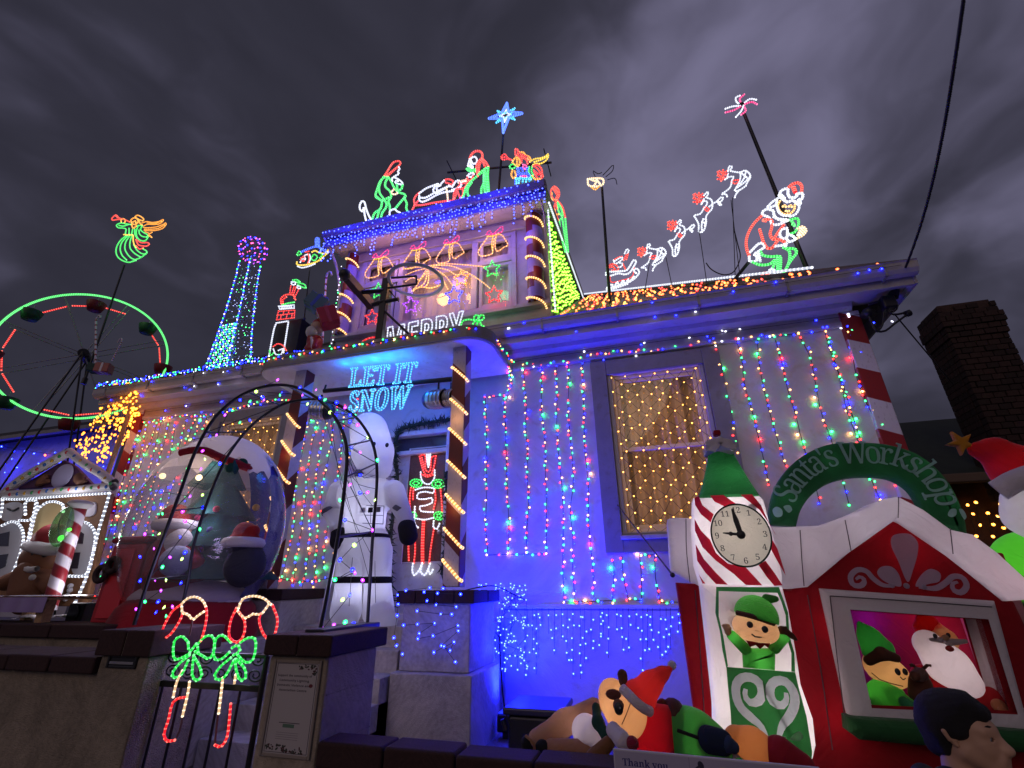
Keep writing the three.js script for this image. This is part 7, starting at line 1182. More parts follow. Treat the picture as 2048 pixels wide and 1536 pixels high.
  obj('cloth_top', tg, std([0.62, 0.62, 0.7], { roughness: 0.2 }), tb); obj('table_board', rbox(t0.x - 1.49, t0.x - 0.01, t0.y - 0.03, t0.y - 0.012, tz - 0.77, tz + 0.01, 0.004), M.wood, tb);
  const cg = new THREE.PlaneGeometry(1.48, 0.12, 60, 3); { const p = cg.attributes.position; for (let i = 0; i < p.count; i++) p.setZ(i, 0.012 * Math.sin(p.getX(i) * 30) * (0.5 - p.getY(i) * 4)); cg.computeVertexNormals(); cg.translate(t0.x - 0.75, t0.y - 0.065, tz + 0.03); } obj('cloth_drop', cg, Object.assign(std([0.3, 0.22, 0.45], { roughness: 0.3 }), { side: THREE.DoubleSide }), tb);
  for (const [x, z] of [[-0.1, -0.05], [-1.4, -0.05], [-0.1, -0.7], [-1.4, -0.7]]) obj('leg', rbox(t0.x + x - 0.04, t0.x + x + 0.04, 0.43, t0.y - 0.03, tz + z - 0.04, tz + z + 0.04, 0.006), M.wood, tb);
  const cl = thing('white_cloth', 'crumpled white cloth on the ground before the gingerbread house', 'cloth'); const cg2 = new THREE.PlaneGeometry(0.5, 0.3, 30, 20); { const p = cg2.attributes.position; for (let i = 0; i < p.count; i++) p.setZ(i, 0.05 + 0.07 * fbm(p.getX(i) * 7, p.getY(i) * 7, 4, 4)); cg2.rotateX(-Math.PI / 2); cg2.computeVertexNormals(); const c = at(85, 1240, -3.9); cg2.translate(c.x, c.y - 0.02, c.z); } obj('cloth', cg2, Object.assign(std([0.5, 0.46, 0.5]), { side: THREE.DoubleSide }), cl); settle(cl);
}
// ---------------------------------------------------------------- neighbours on the left
{
  const z = -9, x0 = -26, x1 = at(240, 900, z).x, y1 = at(60, 880, z).y;
  const n = thing('neighbour_house', 'dark roofed neighbouring house at far left, its wall washed blue', 'house', [-18, 0, -11]);
  obj('wall', box(x0, x1, 0, y1, -13, z), std([0.45, 0.44, 0.48], { map: repeat(paintTex, 2), roughness: 0.8 }), n);
  const rs = new THREE.Shape([[0, 0], [4.6, 0], [2.3, 1.3]].map(([a, b]) => new THREE.Vector2(a, b))); const rg = new THREE.ExtrudeGeometry(rs, { depth: x1 - x0 + 0.6, bevelEnabled: false }); rg.rotateY(Math.PI / 2); rg.translate(x0 - 0.3, y1 + 0.02, z + 0.4); const roof = obj('roof', metricUV(rg), std([0.03, 0.028, 0.03], { roughness: 0.8, map: repeat(grimeTex, 1.1) }), n);
  obj('gutter', rbox(x0 - 0.3, x1 + 0.3, y1 - 0.1, y1 + 0.02, z + 0.38, z + 0.5, 0.02), M.trimDark, n); void roof;
  const wp = at(60, 985, z); obj('window', frameBars(wp.x - 0.6, wp.x + 0.6, wp.y - 0.9, wp.y + 0.5, 0.08, z + 0.03, 0.04), M.trim, n); obj('pane', box(wp.x - 0.52, wp.x + 0.52, wp.y - 0.82, wp.y + 0.42, z + 0.002, z + 0.008), std([0.02, 0.02, 0.03], { roughness: 0.1 }), n);
  const l = [], t = thing('light_net', 'blue fairy lights scattered over the neighbouring wall at far left', 'net lights');
  full([3, 893, 28, 903, 50, 902, 68, 907, 90, 910, 24, 918, 8, 928, 34, 935, 10, 945, 65, 943, 77, 927, 190, 932, 207, 933, 110, 905, 45, 950, 120, 925]).forEach((p, i) => l.push([at(p[0], p[1], z + 0.09), i === 0 ? 'sky' : i % 5 === 4 ? 'roofred' : 'sky']));
  obj('wire', tube(full([-10, 890, 60, 902, 130, 912, 220, 930]).map((p) => at(p[0], p[1], z + 0.08)), 0.006), M.wire, t); bulbs(t, l, 0.018, 2.0); settle(t);
  for (const x of [-20, 40, 100, 180]) lamp(at(x, 935, z + 0.5), [0.03, 0.03, 1], 1.6, 6);
}
// ---------------------------------------------------------------- neighbour, chimney and service cable on the right
{
  const z = -8.2, n = thing('neighbour_house', 'dark brown neighbouring house at the right edge beyond the striped corner', 'house', [7, 0, -10]);
  const a = at(1905, 1000, z), ye = at(1960, 962, z).y;
  const wx0 = at(1880, 1000, z).x;
  obj('wall', box(wx0, 16, 0, ye, -13, z), M.darkBrick, n);
  const rs = new THREE.Shape([[0, 0], [5.2, 0], [2.6, 1.5]].map(([p, q]) => new THREE.Vector2(p, q))); const rg = new THREE.ExtrudeGeometry(rs, { depth: 16 - wx0 + 0.6, bevelEnabled: false }); rg.rotateY(Math.PI / 2); rg.translate(wx0 - 0.5, ye + 0.02, z + 0.5); obj('roof', metricUV(rg), std([0.016, 0.026, 0.018], { roughness: 0.9, map: repeat(grimeTex, 1.1) }), n);
  obj('gutter', rbox(wx0 - 0.5, 16, ye - 0.1, ye + 0.02, z + 0.48, z + 0.62, 0.02), std([0.12, 0.08, 0.06]), n); void a;
  const l = [], t = thing('light_string', 'warm fairy lights dotted along the dark neighbouring wall at right', 'light string');
  const pp = full([1990, 981, 1935, 1010, 1952, 1005, 1946, 1028, 1976, 1026, 1995, 1033, 2000, 1008, 1987, 1049, 2008, 1056, 1953, 1072, 1986, 1073, 2020, 1040, 1960, 1050]).map((p) => at(p[0], p[1], z + 0.1)); pp.forEach((p) => l.push([p, 'amber']));
  obj('wire', tube(pp.slice().sort((p, q) => p.x - q.x), 0.004), M.wire, t); bulbs(t, l, 0.014, 1.6); settle(t);
  // chimney: courses of bricks, each laid on its own where it shows against the sky
  const cz = -7.4, c = thing('brick_chimney', 'tall dark brick chimney stack against the sky at right', 'chimney', [at(1960, 860, cz).x, ye, cz]);
  const x0 = at(1888, 650, cz).x, x1 = at(2000, 628, cz).x, yt = at(1945, 596, cz).y, yb = at(1960, 900, cz).y - 0.6, D = (x1 - x0) * 0.8;
  obj('core', box(x0 + 0.03, x1 - 0.03, yb, yt - 0.04, cz - D + 0.03, cz - 0.03), M.darkBrick, c);
  const h = 0.086, bmat = [std([0.04, 0.018, 0.015], { roughness: 0.9, map: repeat(brickTex, 0.5) }), std([0.028, 0.014, 0.012], { roughness: 0.9, map: repeat(brickTex, 0.5) }), std([0.048, 0.022, 0.018], { roughness: 0.9, map: repeat(brickTex, 0.5) })];
  const nC = Math.floor((yt - yb) / h); let made = 0;
  for (let r = 0; r < nC; r++) { const y = yb + r * h, top = nC - r; const out = top <= 2 ? 0.015 : top <= 4 ? 0.04 : top <= 6 ? 0.02 : 0; const n2 = 5, w = (x1 - x0 + 2 * out) / n2; for (let k = -1; k < n2; k++) { const a0 = x0 - out + (k + (r % 2 ? 0.5 : 0)) * w, b0 = Math.max(a0, x0 - out), b1 = Math.min(a0 + w, x1 + out); if (b1 - b0 < 0.04) continue; if (top === 1 && (k === 0 || k === 3)) continue; if (made++ > 280) continue; obj('brick', rbox(b0 + 0.005, b1 - 0.005, y + 0.004, y + h - 0.004, cz - 0.11, cz + out + rr(-0.006, 0.008), 0.006, 1), bmat[Math.floor(rnd() * 3)], c); }
    const g = []; for (let k = 0; k < 4; k++) { const q0 = cz - 0.115 - (k + 1) * (D - 0.1) / 4; g.push(box(x0 - out, x1 + out, y + 0.004, y + h - 0.004, q0 + 0.005, q0 + (D - 0.1) / 4 - 0.005)); } obj('brick_course', g, bmat[r % 3], c, STUFF); }
  const sc = thing('service_cable', 'twisted black service cable dropping from upper right to the house corner', 'cable'); const A0 = at(1932, -30, -2.6), A1 = at(1795, 575, -5.0); const cp = []; for (let k = -24; k <= 20; k++) cp.push(A0.clone().add(A1.clone().sub(A0).multiplyScalar(k / 20)).add(V3(0, -0.18 * Math.sin(Math.PI * k / 20), 0)));
  const tw = (ph) => { const c2 = smooth(cp), o = []; for (let k = 0; k <= 660; k++) { const p = c2.getPointAt(k / 660); o.push(p.add(V3(0.007 * Math.cos(k * 1.7 + ph), 0, 0.007 * Math.sin(k * 1.7 + ph)))); } return o; };
  obj('strand', new THREE.TubeGeometry(smooth(tw(0)), 1400, 0.008, 5), M.black, sc); obj('strand', new THREE.TubeGeometry(smooth(tw(Math.PI)), 1400, 0.008, 5), M.black, sc); settle(sc);
  const Mz = zoom(1400, 500, 3.0725), P = (x, y, z2 = -5.0) => { const q = Mz([x, y])[0]; return at(q[0], q[1], z2); };
  const ins = thing('cable_clamp', 'black cable clamp and looped leads at the right end of the eaves', 'cable clamp', [P(1150, 330).x, P(1150, 330).y, -5]);
  obj('clamp', [rod(P(1210, 205), P(1185, 290), 0.035, 0.05), rbox(P(1110, 330).x, P(1200, 330).x, P(1150, 365).y, P(1150, 290).y, -5.05, -4.95, 0.02)], M.black, ins);
  obj('bracket', rod(P(1040, 335, -5.1), P(1130, 310), 0.018), M.blackMetal, ins); obj('weather_cap', [rod(P(1000, 405, -5.15), P(1050, 385), 0.035, 0.05), ball(P(1030, 383), 0.05)], M.black, ins);
  obj('lead', tube([P(1035, 400), P(1060, 460), P(1085, 500), P(1115, 470), P(1130, 380)], 0.012), M.black, ins); obj('lead', tube([P(1085, 500), P(1130, 500), P(1200, 450), P(1275, 395)], 0.011), M.black, ins); obj('lead', tube([P(1150, 360), P(1180, 395), P(1240, 390), P(1270, 380)], 0.011), M.black, ins); obj('connector', rod(P(1265, 395), P(1290, 385), 0.035), M.black, ins); obj('lead', tube([P(1195, 300), P(1215, 340), P(1195, 380), P(1160, 375)], 0.008), M.black, ins);
  const th = thing('cable', 'thin dark wire slanting from the clamp toward the brick chimney', 'cable'); obj('wire', rod(P(1200, 400), P(1560, 830, -7), 0.007), M.black, th); settle(th);
}
// ---------------------------------------------------------------- inflatable workshop with clock tower
const NY = { red: nylon(0.28, 0.004, 0.012, 0.25), white: nylon(0.66, 0.62, 0.66, 0.3), green: nylon(0.02, 0.17, 0.045, 0.35), elfGreen: nylon(0.06, 0.34, 0.05, 0.4), skin: nylon(0.6, 0.36, 0.2, 0.4), brown: nylon(0.1, 0.035, 0.02, 0.25), tan: nylon(0.5, 0.24, 0.08, 0.4), dark: nylon(0.01, 0.01, 0.012, 0.1) };
const printed = (pts, z, mat, name, parent, curved, lift = 0.006) => obj(name, (() => { const s = pxShape(pts, z, curved); const g = new THREE.ShapeGeometry(s, 12); g.translate(0, 0, z + lift); return g; })(), mat, parent);
{
  const Z = -3.15, Qz = zoom(1600, 1000, 2.866), Nz = zoom(1300, 840, 3.34), Oz = zoom(1300, 1150, 3.98), ez = zoom(1740, 860, 4.042);
  const base = at(1700, 1536, Z), y0 = 0.5;
  const t = thing('inflatable_workshop', 'red inflatable toy workshop with snowy gable, open window and green lettered arch', 'inflatable building', [base.x, y0, Z - 0.4]);
  const low = (x, y, z) => at(x, y, z);
  // front wall with the window left open
  const wall = new THREE.Shape([low(1352, 1165, Z), low(1585, 1180, Z), low(1795, 1036, Z), low(2035, 1205, Z), V3(low(2080, 1300, Z).x, low(2080, 1300, Z).y, 0), V3(low(2080, 1300, Z).x + 0.1, y0, 0), V3(low(1352, 1165, Z).x, y0, 0)].map((p) => new THREE.Vector2(p.x, p.y)));
  const inner = full([1678, 1205, 1975, 1225, 2042, 1440, 1725, 1425]).map((p) => low(p[0], p[1], Z));
  const hole = new THREE.Path(inner.map((p) => new THREE.Vector2(p.x, p.y)));
  wall.holes.push(hole);
  obj('front_wall', slab(wall, Z, 0.16, 0.035, 4), NY.red, t);
  const fr = pxShape(full([1643, 1177, 1994, 1202, 2068, 1470, 1702, 1446]), Z + 0.05); fr.holes.push(new THREE.Path(inner.map((p) => new THREE.Vector2(p.x, p.y))));
  obj('window_frame', slab(fr, Z + 0.05, 0.2, 0.03, 4), NY.white, t);
  const bw = full([1600, 1150, 2090, 1180, 2110, 1500, 1640, 1480]).map((p) => low(p[0], p[1], Z)); const bx0 = bw[0].x - 0.1, bx1 = bw[2].x + 0.2;
  obj('back_wall', rbox(bx0, bx1, y0, bw[0].y + 0.05, Z - 0.75, Z - 0.68, 0.02), nylon(0.3, 0.01, 0.06, 0.3), t);
  obj('side_wall', rbox(bx1 - 0.08, bx1, y0, bw[0].y, Z - 0.67, Z - 0.17, 0.02), nylon(0.45, 0.2, 0.25, 0.3), t); obj('side_wall', rbox(bx0, bx0 + 0.08, y0, bw[0].y, Z - 0.67, Z - 0.17, 0.02), NY.red, t);
  obj('floor', rbox(bx0 + 0.09, bx1 - 0.09, inner[2].y - 0.2, inner[2].y - 0.12, Z - 0.67, Z - 0.17, 0.01), NY.red, t); obj('ceiling', rbox(bx0, bx1, bw[0].y + 0.055, bw[0].y + 0.1, Z - 0.75, Z - 0.17, 0.01), NY.red, t);
  obj('window_sill', pxSlab(full([1700, 1438, 1830, 1446, 2075, 1468, 2080, 1512, 1830, 1494, 1725, 1484, 1703, 1468]), Z + 0.13, 0.16, 0.04, false, 4), nylon(0.015, 0.09, 0.025, 0.25), t);
  // snow on the roof
  obj('roof_snow', pxSlab(full([1335, 1038, 1345, 1034, 1400, 1036, 1560, 1054, 1640, 1050, 1720, 1022, 1772, 996, 1800, 992, 1850, 1018, 1905, 1058, 1950, 1068, 2000, 1105, 2060, 1160, 2060, 1200, 2020, 1203, 1905, 1110, 1796, 1038, 1700, 1106, 1618, 1174, 1580, 1178, 1400, 1172, 1342, 1140]), Z + 0.06, 0.34, 0.03, false, 4), NY.white, t);
  // printed scrolls on the gable
  const grey = nylon(0.5, 0.4, 0.55, 0.4), zp = Z + 0.002;
  printed(Qz([615, 470, 560, 350, 520, 260, 525, 210, 570, 193, 630, 198, 670, 240, 672, 300, 645, 400]), zp, grey, 'scroll_print', t, true);
  printed(Qz([575, 495, 480, 465, 440, 420, 460, 385, 520, 382, 560, 420]), zp, grey, 'scroll_print', t, true); printed(Qz([660, 495, 700, 420, 750, 395, 800, 420, 795, 465, 740, 480]), zp, grey, 'scroll_print', t, true);
  const curl = (l) => obj('scroll_print', ribbon(Qz(l).map((p) => at(p[0], p[1], Z + 0.008)), 0.013), grey, t);
  curl([540, 495, 470, 485, 420, 450, 380, 408, 330, 400, 290, 440, 305, 485, 350, 490, 370, 460, 345, 440, 320, 455]); curl([680, 500, 780, 505, 840, 470, 880, 438, 930, 445, 955, 490, 920, 530, 880, 515, 875, 480, 905, 470]);
  for (const [x, y] of [[525, 488], [610, 492], [708, 497]]) { const p = Qz([x, y])[0]; obj('scroll_print', ball(at(p[0], p[1], Z), 0.014), grey, t); }
  // arch with raised lettering
  const az = Z - 0.14; const outer = full([1541, 1048, 1543, 1010, 1560, 960, 1600, 915, 1655, 887, 1710, 882, 1775, 885, 1840, 905, 1890, 945, 1920, 990, 1938, 1040, 1943, 1075]), innerA = full([1860, 1052, 1848, 1010, 1825, 975, 1790, 955, 1745, 950, 1700, 953, 1660, 965, 1625, 990, 1605, 1020, 1596, 1052]);
  { const o = smooth(outer.map((p) => at(p[0], p[1], az))).getPoints(60), i = smooth(innerA.map((p) => at(p[0], p[1], az))).getPoints(50); const s = new THREE.Shape([...o, ...i].map((p) => new THREE.Vector2(p.x, p.y))); obj('arch', slab(s, az, 0.14, 0.05, 5), nylon(0.012, 0.11, 0.035, 0.3), t);
    const cO = smooth(outer.map((p) => at(p[0], p[1], az + 0.003))), cI = smooth(innerA.slice().reverse().map((p) => at(p[0], p[1], az + 0.003)));
    const text = "Santa's Workshop", spans = []; let adv = 0; for (const ch of text) { const w = ch === ' ' ? 0.35 : (() => { const sh = font.regular.generateShapes(ch, 1), b = new THREE.Box2(); sh.forEach((q) => q.getPoints(4).forEach((p) => b.expandByPoint(p))); return b.max.x - b.min.x + 0.17; })(); spans.push([ch, adv, w]); adv += w; }
    const letters = nylon(0.34, 0.58, 0.56, 0.3), size = 0.19;
    for (const [ch, a0, w] of spans) { if (ch === ' ') continue; const u = 0.115 + 0.775 * (a0 + w / 2) / adv; const p = cO.getPointAt(u).lerp(cI.getPointAt(u), 0.42), tan = cO.getTangentAt(u); const g = new THREE.ExtrudeGeometry(font.regular.generateShapes(ch, 1), { depth: 0.006, bevelEnabled: false, curveSegments: 6 }); g.computeBoundingBox(); const sc = (size * (0.7 + 0.02)) ; g.translate(-(g.boundingBox.min.x + g.boundingBox.max.x) / 2, -0.36, 0); g.scale(sc * 0.82, sc, 1); g.rotateZ(Math.atan2(tan.y, tan.x)); g.translate(p.x, p.y, az); obj('raised_letter', g, letters, t); }
    const dr = (l) => printed(l, az, letters, 'leaf_print', t, true); dr(Nz([830, 640, 818, 600, 845, 580, 880, 600, 880, 640, 850, 650])); dr(Nz([890, 580, 930, 570, 948, 600, 925, 620])); dr(ez([625, 690, 650, 640, 690, 640, 690, 690, 650, 705])); dr(ez([715, 640, 740, 640, 775, 700, 760, 725])); }
  for (const [x, y, i] of [[1450, 1300, 0.12], [1420, 1450, 0.12], [1640, 1250, 0.1], [1660, 1430, 0.1], [1795, 1100, 0.1], [1980, 1180, 0.08]]) lamp(at(x, y, Z - 0.1), [1, 0.6, 0.6], i * 0.6, 2); for (const [x, y, i] of [[1370, 1100, 0.04], [1600, 1100, 0.05], [1700, 1060, 0.05], [1790, 1020, 0.05], [1900, 1090, 0.05], [1990, 1150, 0.05]]) lamp(at(x, y, Z - 0.1), [1, 0.92, 1], i, 2); for (const [x, y] of [[1570, 1000], [1650, 925], [1740, 916], [1830, 935], [1890, 1000]]) lamp(at(x, y, az - 0.07), [1, 1, 0.9], 0.014, 1);
  lamp(at(1870, 1215, Z - 0.5), [1, 0.12, 0.16], 0.1, 5); lamp(at(1745, 1240, Z - 0.6), [0.2, 0.05, 1], 0.1, 5); lamp(at(1700, 1330, Z - 0.6), [0.2, 0.06, 1], 0.08, 5); lamp(at(1960, 1330, Z - 0.5), [1, 0.6, 0.6], 0.08, 5);
  const seam = (l, z, n = 'seam') => obj(n, tube(full(l).map((p) => at(p[0], p[1], z)), 0.0026, 5), nylon(0.12, 0.1, 0.12, 0.1), t);
  seam([1600, 1060, 1603, 1110, 1608, 1172], Z + 0.062); seam([1690, 1040, 1696, 1070, 1702, 1102], Z + 0.062); seam([1797, 994, 1797, 1015, 1796, 1036], Z + 0.062); seam([1900, 1056, 1903, 1080, 1906, 1108], Z + 0.062); seam([1372, 1037, 1373, 1100, 1380, 1165], Z + 0.062);
  seam([1615, 1190, 1640, 1330, 1665, 1500], Z + 0.003); seam([1390, 1180, 1400, 1300, 1412, 1480], Z + 0.003); seam([1660, 1192, 1820, 1202, 1984, 1214], Z + 0.052); seam([1690, 1440, 1676, 1330, 1660, 1192], Z + 0.052);
  // elf in the window
  const E = (x, y, dz = 0) => { const p = Qz([x, y])[0]; return at(p[0], p[1], Z - 0.2 + dz); }, k = perPx(1770, 1330, Z - 0.2) / 2.866;
  const e = thing('inflatable_elf', 'glowing inflatable elf in a pointed green hat at the workshop window', 'inflatable figure', [E(520, 1200).x, E(520, 1290).y, Z - 0.2]);
  obj('head', blend([[E(470, 950), 105 * k, E(540, 1000, 0.02), 82 * k]], 0.012, 0.03), NY.skin, e);
  obj('hat', blend([[E(440, 850), 98 * k, E(400, 790), 62 * k], [E(400, 790), 60 * k, E(335, 700), 10 * k]], 0.014, 0.05), nylon(0.03, 0.2, 0.05, 0.4), e);
  obj('hair', blend([[E(395, 920, 0.1), 30 * k, E(470, 880, 0.16), 34 * k], [E(470, 880, 0.16), 34 * k, E(550, 905, 0.14), 26 * k]], 0.01, 0.02), NY.brown, e);
  obj('body', blend([[E(500, 1130), 105 * k, E(520, 1250), 115 * k], [E(560, 1130, 0.1), 45 * k, E(700, 1230, 0.14), 36 * k], [E(440, 1120), 50 * k, E(450, 1230, 0.05), 48 * k]], 0.016, 0.05), NY.elfGreen, e);
  obj('mitten', blend([[E(600, 1160, 0.16), 32 * k, E(720, 1235, 0.2), 26 * k]], 0.012, 0.02), nylon(0.03, 0.25, 0.09, 0.35), e);
  for (const [x, y, d] of [[560, 985, 0.19], [603, 985, 0.14]]) obj('eye', ball(E(x, y, d), 15 * k, 1.3, 0.5), M.black, e); obj('smile', tube([E(575, 1015, 0.19), E(590, 1030, 0.185), E(605, 1022, 0.16)], 3 * k), M.black, e); obj('face_seam', tube([E(410, 990, 0.2), E(440, 1020, 0.2), E(500, 1045, 0.2), E(590, 1068, 0.16)], 3 * k), NY.brown, e);
  lamp(E(490, 960), [1, 0.8, 0.5], 0.07, 3); lamp(E(480, 1140), [0.8, 1, 0.5], 0.06, 4); lamp(E(420, 830), [0.6, 1, 0.4], 0.025, 2);
  // santa in the window
  const s = thing('inflatable_santa', 'inflatable santa with long white beard leaning from the workshop window', 'inflatable figure', [E(900, 1200).x, E(900, 1290).y, Z - 0.25]);
  const F = (x, y, dz = 0) => E(x, y, dz - 0.05);
  obj('face', blend([[F(770, 775), 90 * k, F(830, 800, 0.05), 70 * k]], 0.012, 0.03), NY.skin, s);
  obj('hat', blend([[F(730, 735), 78 * k, F(725, 700), 52 * k], [F(725, 700), 50 * k, F(705, 655), 26 * k]], 0.014, 0.04), nylon(0.42, 0.01, 0.01, 0.4), s);
  obj('beard', blend([[F(740, 830, 0.05), 88 * k, F(850, 950, 0.1), 110 * k], [F(850, 950, 0.1), 110 * k, F(960, 1050, 0.14), 78 * k]], 0.016, 0.05), NY.white, s);
  obj('moustache', blend([[F(830, 805, 0.17), 20 * k, F(750, 800, 0.16), 10 * k], [F(850, 815, 0.2), 22 * k, F(950, 810, 0.18), 12 * k]], 0.008, 0.02), nylon(0.4, 0.36, 0.38, 0.2), s);
  obj('nose', ball(F(835, 788, 0.22), 17 * k), NY.skin, s); obj('mouth', ball(F(858, 852, 0.25), 22 * k, 0.75, 0.5), nylon(0.4, 0.02, 0.02, 0.2), s); for (const [x, y, d] of [[775, 780, 0.19], [850, 776, 0.17]]) obj('eye', ball(F(x, y, d), 12 * k, 1.2, 0.5), M.black, s);
  obj('body', blend([[F(720, 1020), 80 * k, F(860, 1180), 150 * k], [F(1000, 1080), 80 * k, F(1120, 1160, 0.1), 60 * k], [F(1120, 1160, 0.1), 60 * k, F(1160, 1200, 0.14), 50 * k]], 0.02, 0.06), nylon(0.3, 0.006, 0.012, 0.3), s);
  { const hp = [[F(1140, 1180, 0.16), 36 * k, F(1190, 1240, 0.18), 32 * k]]; for (let i = 0; i < 4; i++) hp.push([F(1185 + i * 14, 1215 + i * 14, 0.2), 14 * k, F(1205 + i * 8, 1265 + i * 8, 0.22), 12 * k]); hp.push([F(1150, 1200, 0.2), 14 * k, F(1160, 1250, 0.23), 12 * k]); obj('hand', blend(hp, 0.008, 0.012), nylon(0.5, 0.2, 0.09, 0.35), s); }
  lamp(F(780, 790), [1, 0.75, 0.5], 0.05, 3); lamp(F(860, 960, 0.1), [1, 0.85, 0.8], 0.07, 4); lamp(F(880, 1170), [1, 0.5, 0.4], 0.06, 4); lamp(F(725, 720), [1, 0.6, 0.4], 0.02, 2);
  // brown reindeer toy behind the person, in the window
  const b = thing('inflatable_reindeer_toy', 'small dark brown antlered toy between the window elf and santa', 'inflatable figure', [E(690, 1010).x, E(690, 1100).y, Z - 0.1]);
  obj('body', blend([[E(690, 1050, 0.1), 60 * k, E(700, 1120, 0.1), 70 * k]], 0.014, 0.03), NY.brown, b); obj('head', blend([[E(690, 1000, 0.12), 40 * k, E(660, 1010, 0.2), 28 * k]], 0.012, 0.03), NY.brown, b); for (const d of [-1, 1]) obj('antler', tube([E(690 + d * 15, 970, 0.1), E(690 + d * 45, 945, 0.1), E(690 + d * 60, 950, 0.1)], 9 * k), NY.brown, b);
  // clock tower in front of the wall
  const TZ = Z + 0.32, tw = thing('inflatable_clock_tower', 'inflatable clock tower with green cone roof and striped clock stage', 'inflatable tower', [at(1500, 1536, TZ).x, y0, TZ - 0.2]);
  { const lo = at(1457, 997, TZ - 0.16), hi = at(1438, 888, TZ - 0.16), kk = perPx(1457, 980, TZ); const g = new THREE.CylinderGeometry(19 * kk, 66 * kk, lo.distanceTo(hi), 40, 8, true); const p = g.attributes.position; for (let i = 0; i < p.count; i++) { const h = p.getY(i) / lo.distanceTo(hi) + 0.5, s = 1 - 0.05 * Math.sin(Math.PI * h); p.setX(i, p.getX(i) * s); p.setZ(i, p.getZ(i) * s * 0.8); } g.computeVertexNormals(); g.applyQuaternion(new THREE.Quaternion().setFromUnitVectors(V3(0, 1, 0), hi.clone().sub(lo).normalize())); const m = lo.clone().lerp(hi, 0.5); g.translate(m.x, m.y, m.z); obj('cone_roof', g, NY.green, tw); }
  obj('roof_snow', pxSlab(full([1412, 900, 1425, 880, 1440, 868, 1458, 880, 1478, 884, 1470, 897, 1440, 892]), TZ + 0.02, 0.2, 0.05, true, 4), NY.white, tw); obj('roof_tip', rbox(at(1429, 866, TZ).x, at(1444, 866, TZ).x, at(1436, 867, TZ).y, at(1436, 856, TZ).y, TZ - 0.08, TZ - 0.03, 0.01), nylon(0.3, 0.01, 0.02, 0.2), tw);
  // clock stage: bulging stripes as separate strips of cloth
  const stageO = Nz([297, 505, 750, 490, 780, 520, 835, 730, 880, 900, 910, 1040, 905, 1112, 350, 1098, 310, 960, 292, 700]);
  obj('clock_stage', pxSlab(stageO, TZ, 0.36, 0.1, false, 7), NY.white, tw);
  const redS = nylon(0.55, 0.015, 0.04, 0.6); const band = (l) => printed(Nz(l), TZ, redS, 'red_stripe', tw, false, 0.004);
  band([297, 520, 325, 508, 350, 570, 425, 630, 405, 685, 340, 630, 302, 570]); band([400, 505, 490, 502, 580, 565, 500, 580, 430, 545]); band([605, 500, 680, 497, 740, 570, 790, 680, 830, 750, 838, 770, 800, 700, 730, 600]);
  band([297, 660, 340, 740, 400, 800, 440, 890, 520, 960, 640, 985, 750, 1105, 640, 1102, 560, 1030, 440, 940, 350, 850, 300, 740]); band([304, 830, 360, 930, 440, 1020, 520, 1100, 440, 1096, 370, 1020, 315, 940]); band([815, 800, 850, 860, 895, 1000, 905, 1040, 860, 960, 810, 870]); band([725, 970, 770, 940, 830, 1020, 885, 1105, 830, 1108, 780, 1050]); band([325, 1030, 345, 1060, 370, 1093, 350, 1092]);
  const ck = thing('clock_face', 'white clock face with added glow showing about nine, on the striped tower stage', 'clock', [0, 0, 0]);
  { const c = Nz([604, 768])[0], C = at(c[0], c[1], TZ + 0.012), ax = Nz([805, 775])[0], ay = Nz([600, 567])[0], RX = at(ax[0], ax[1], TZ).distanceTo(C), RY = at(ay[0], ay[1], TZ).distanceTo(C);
    const disc = new THREE.CylinderGeometry(1, 1, 1, 48); disc.rotateX(Math.PI / 2); disc.scale(RX, RY, 0.02); disc.translate(C.x, C.y, C.z); obj('dial_with_added_glow', disc, Object.assign(nylon(0.72, 0.68, 0.62, 0.5).clone(), { emissive: lin(0.42, 0.39, 0.34), emissiveIntensity: 0.7 }), ck);  // dial given its own glow in place of lamp light through the cloth
    const rim = new THREE.TorusGeometry(1, 0.028, 8, 64); rim.scale(RX * 0.985, RY * 0.985, 0.2); rim.translate(C.x, C.y, C.z + 0.012); obj('rim', rim, nylon(0.012, 0.03, 0.02, 0.1), ck);
    for (let h = 1; h <= 12; h++) { const a = Math.PI / 2 - h * Math.PI / 6; const g = new THREE.ExtrudeGeometry(font.regular.generateShapes(String(h), RX * 0.2), { depth: 0.003, bevelEnabled: false, curveSegments: 5 }); g.computeBoundingBox(); const b2 = g.boundingBox; g.translate(C.x + Math.cos(a) * RX * 0.8 - (b2.max.x + b2.min.x) / 2, C.y + Math.sin(a) * RY * 0.8 - (b2.max.y + b2.min.y) / 2, C.z + 0.011); obj('numeral', g, M.black, ck); }
    const hand = (x, y, w, nm) => { const q = Nz([x, y])[0], e2 = at(q[0], q[1], TZ); const d = V3(e2.x - C.x, e2.y - C.y, 0), l = d.length(); const sh = new THREE.Shape([[-w, -0.02], [w, -0.02], [w * 1.2, l * 0.55], [w * 0.4, l], [-w * 0.4, l], [-w * 1.2, l * 0.55]].map(([p, r]) => new THREE.Vector2(p, r))); const g = new THREE.ExtrudeGeometry(sh, { depth: 0.004, bevelEnabled: false }); g.rotateZ(Math.atan2(d.y, d.x) - Math.PI / 2); g.translate(C.x, C.y, C.z + 0.016); obj(nm, g, M.black, ck); };
    hand(543, 600, 0.011, 'minute_hand'); hand(482, 758, 0.006, 'hour_hand'); const bo = Nz([540, 760])[0]; obj('hour_hand_boss', ball(at(bo[0], bo[1], TZ + 0.03), 0.011, 1, 0.4), M.black, ck); obj('hub', ball(V3(C.x, C.y, C.z + 0.018), 0.022, 1, 0.5), M.black, ck);
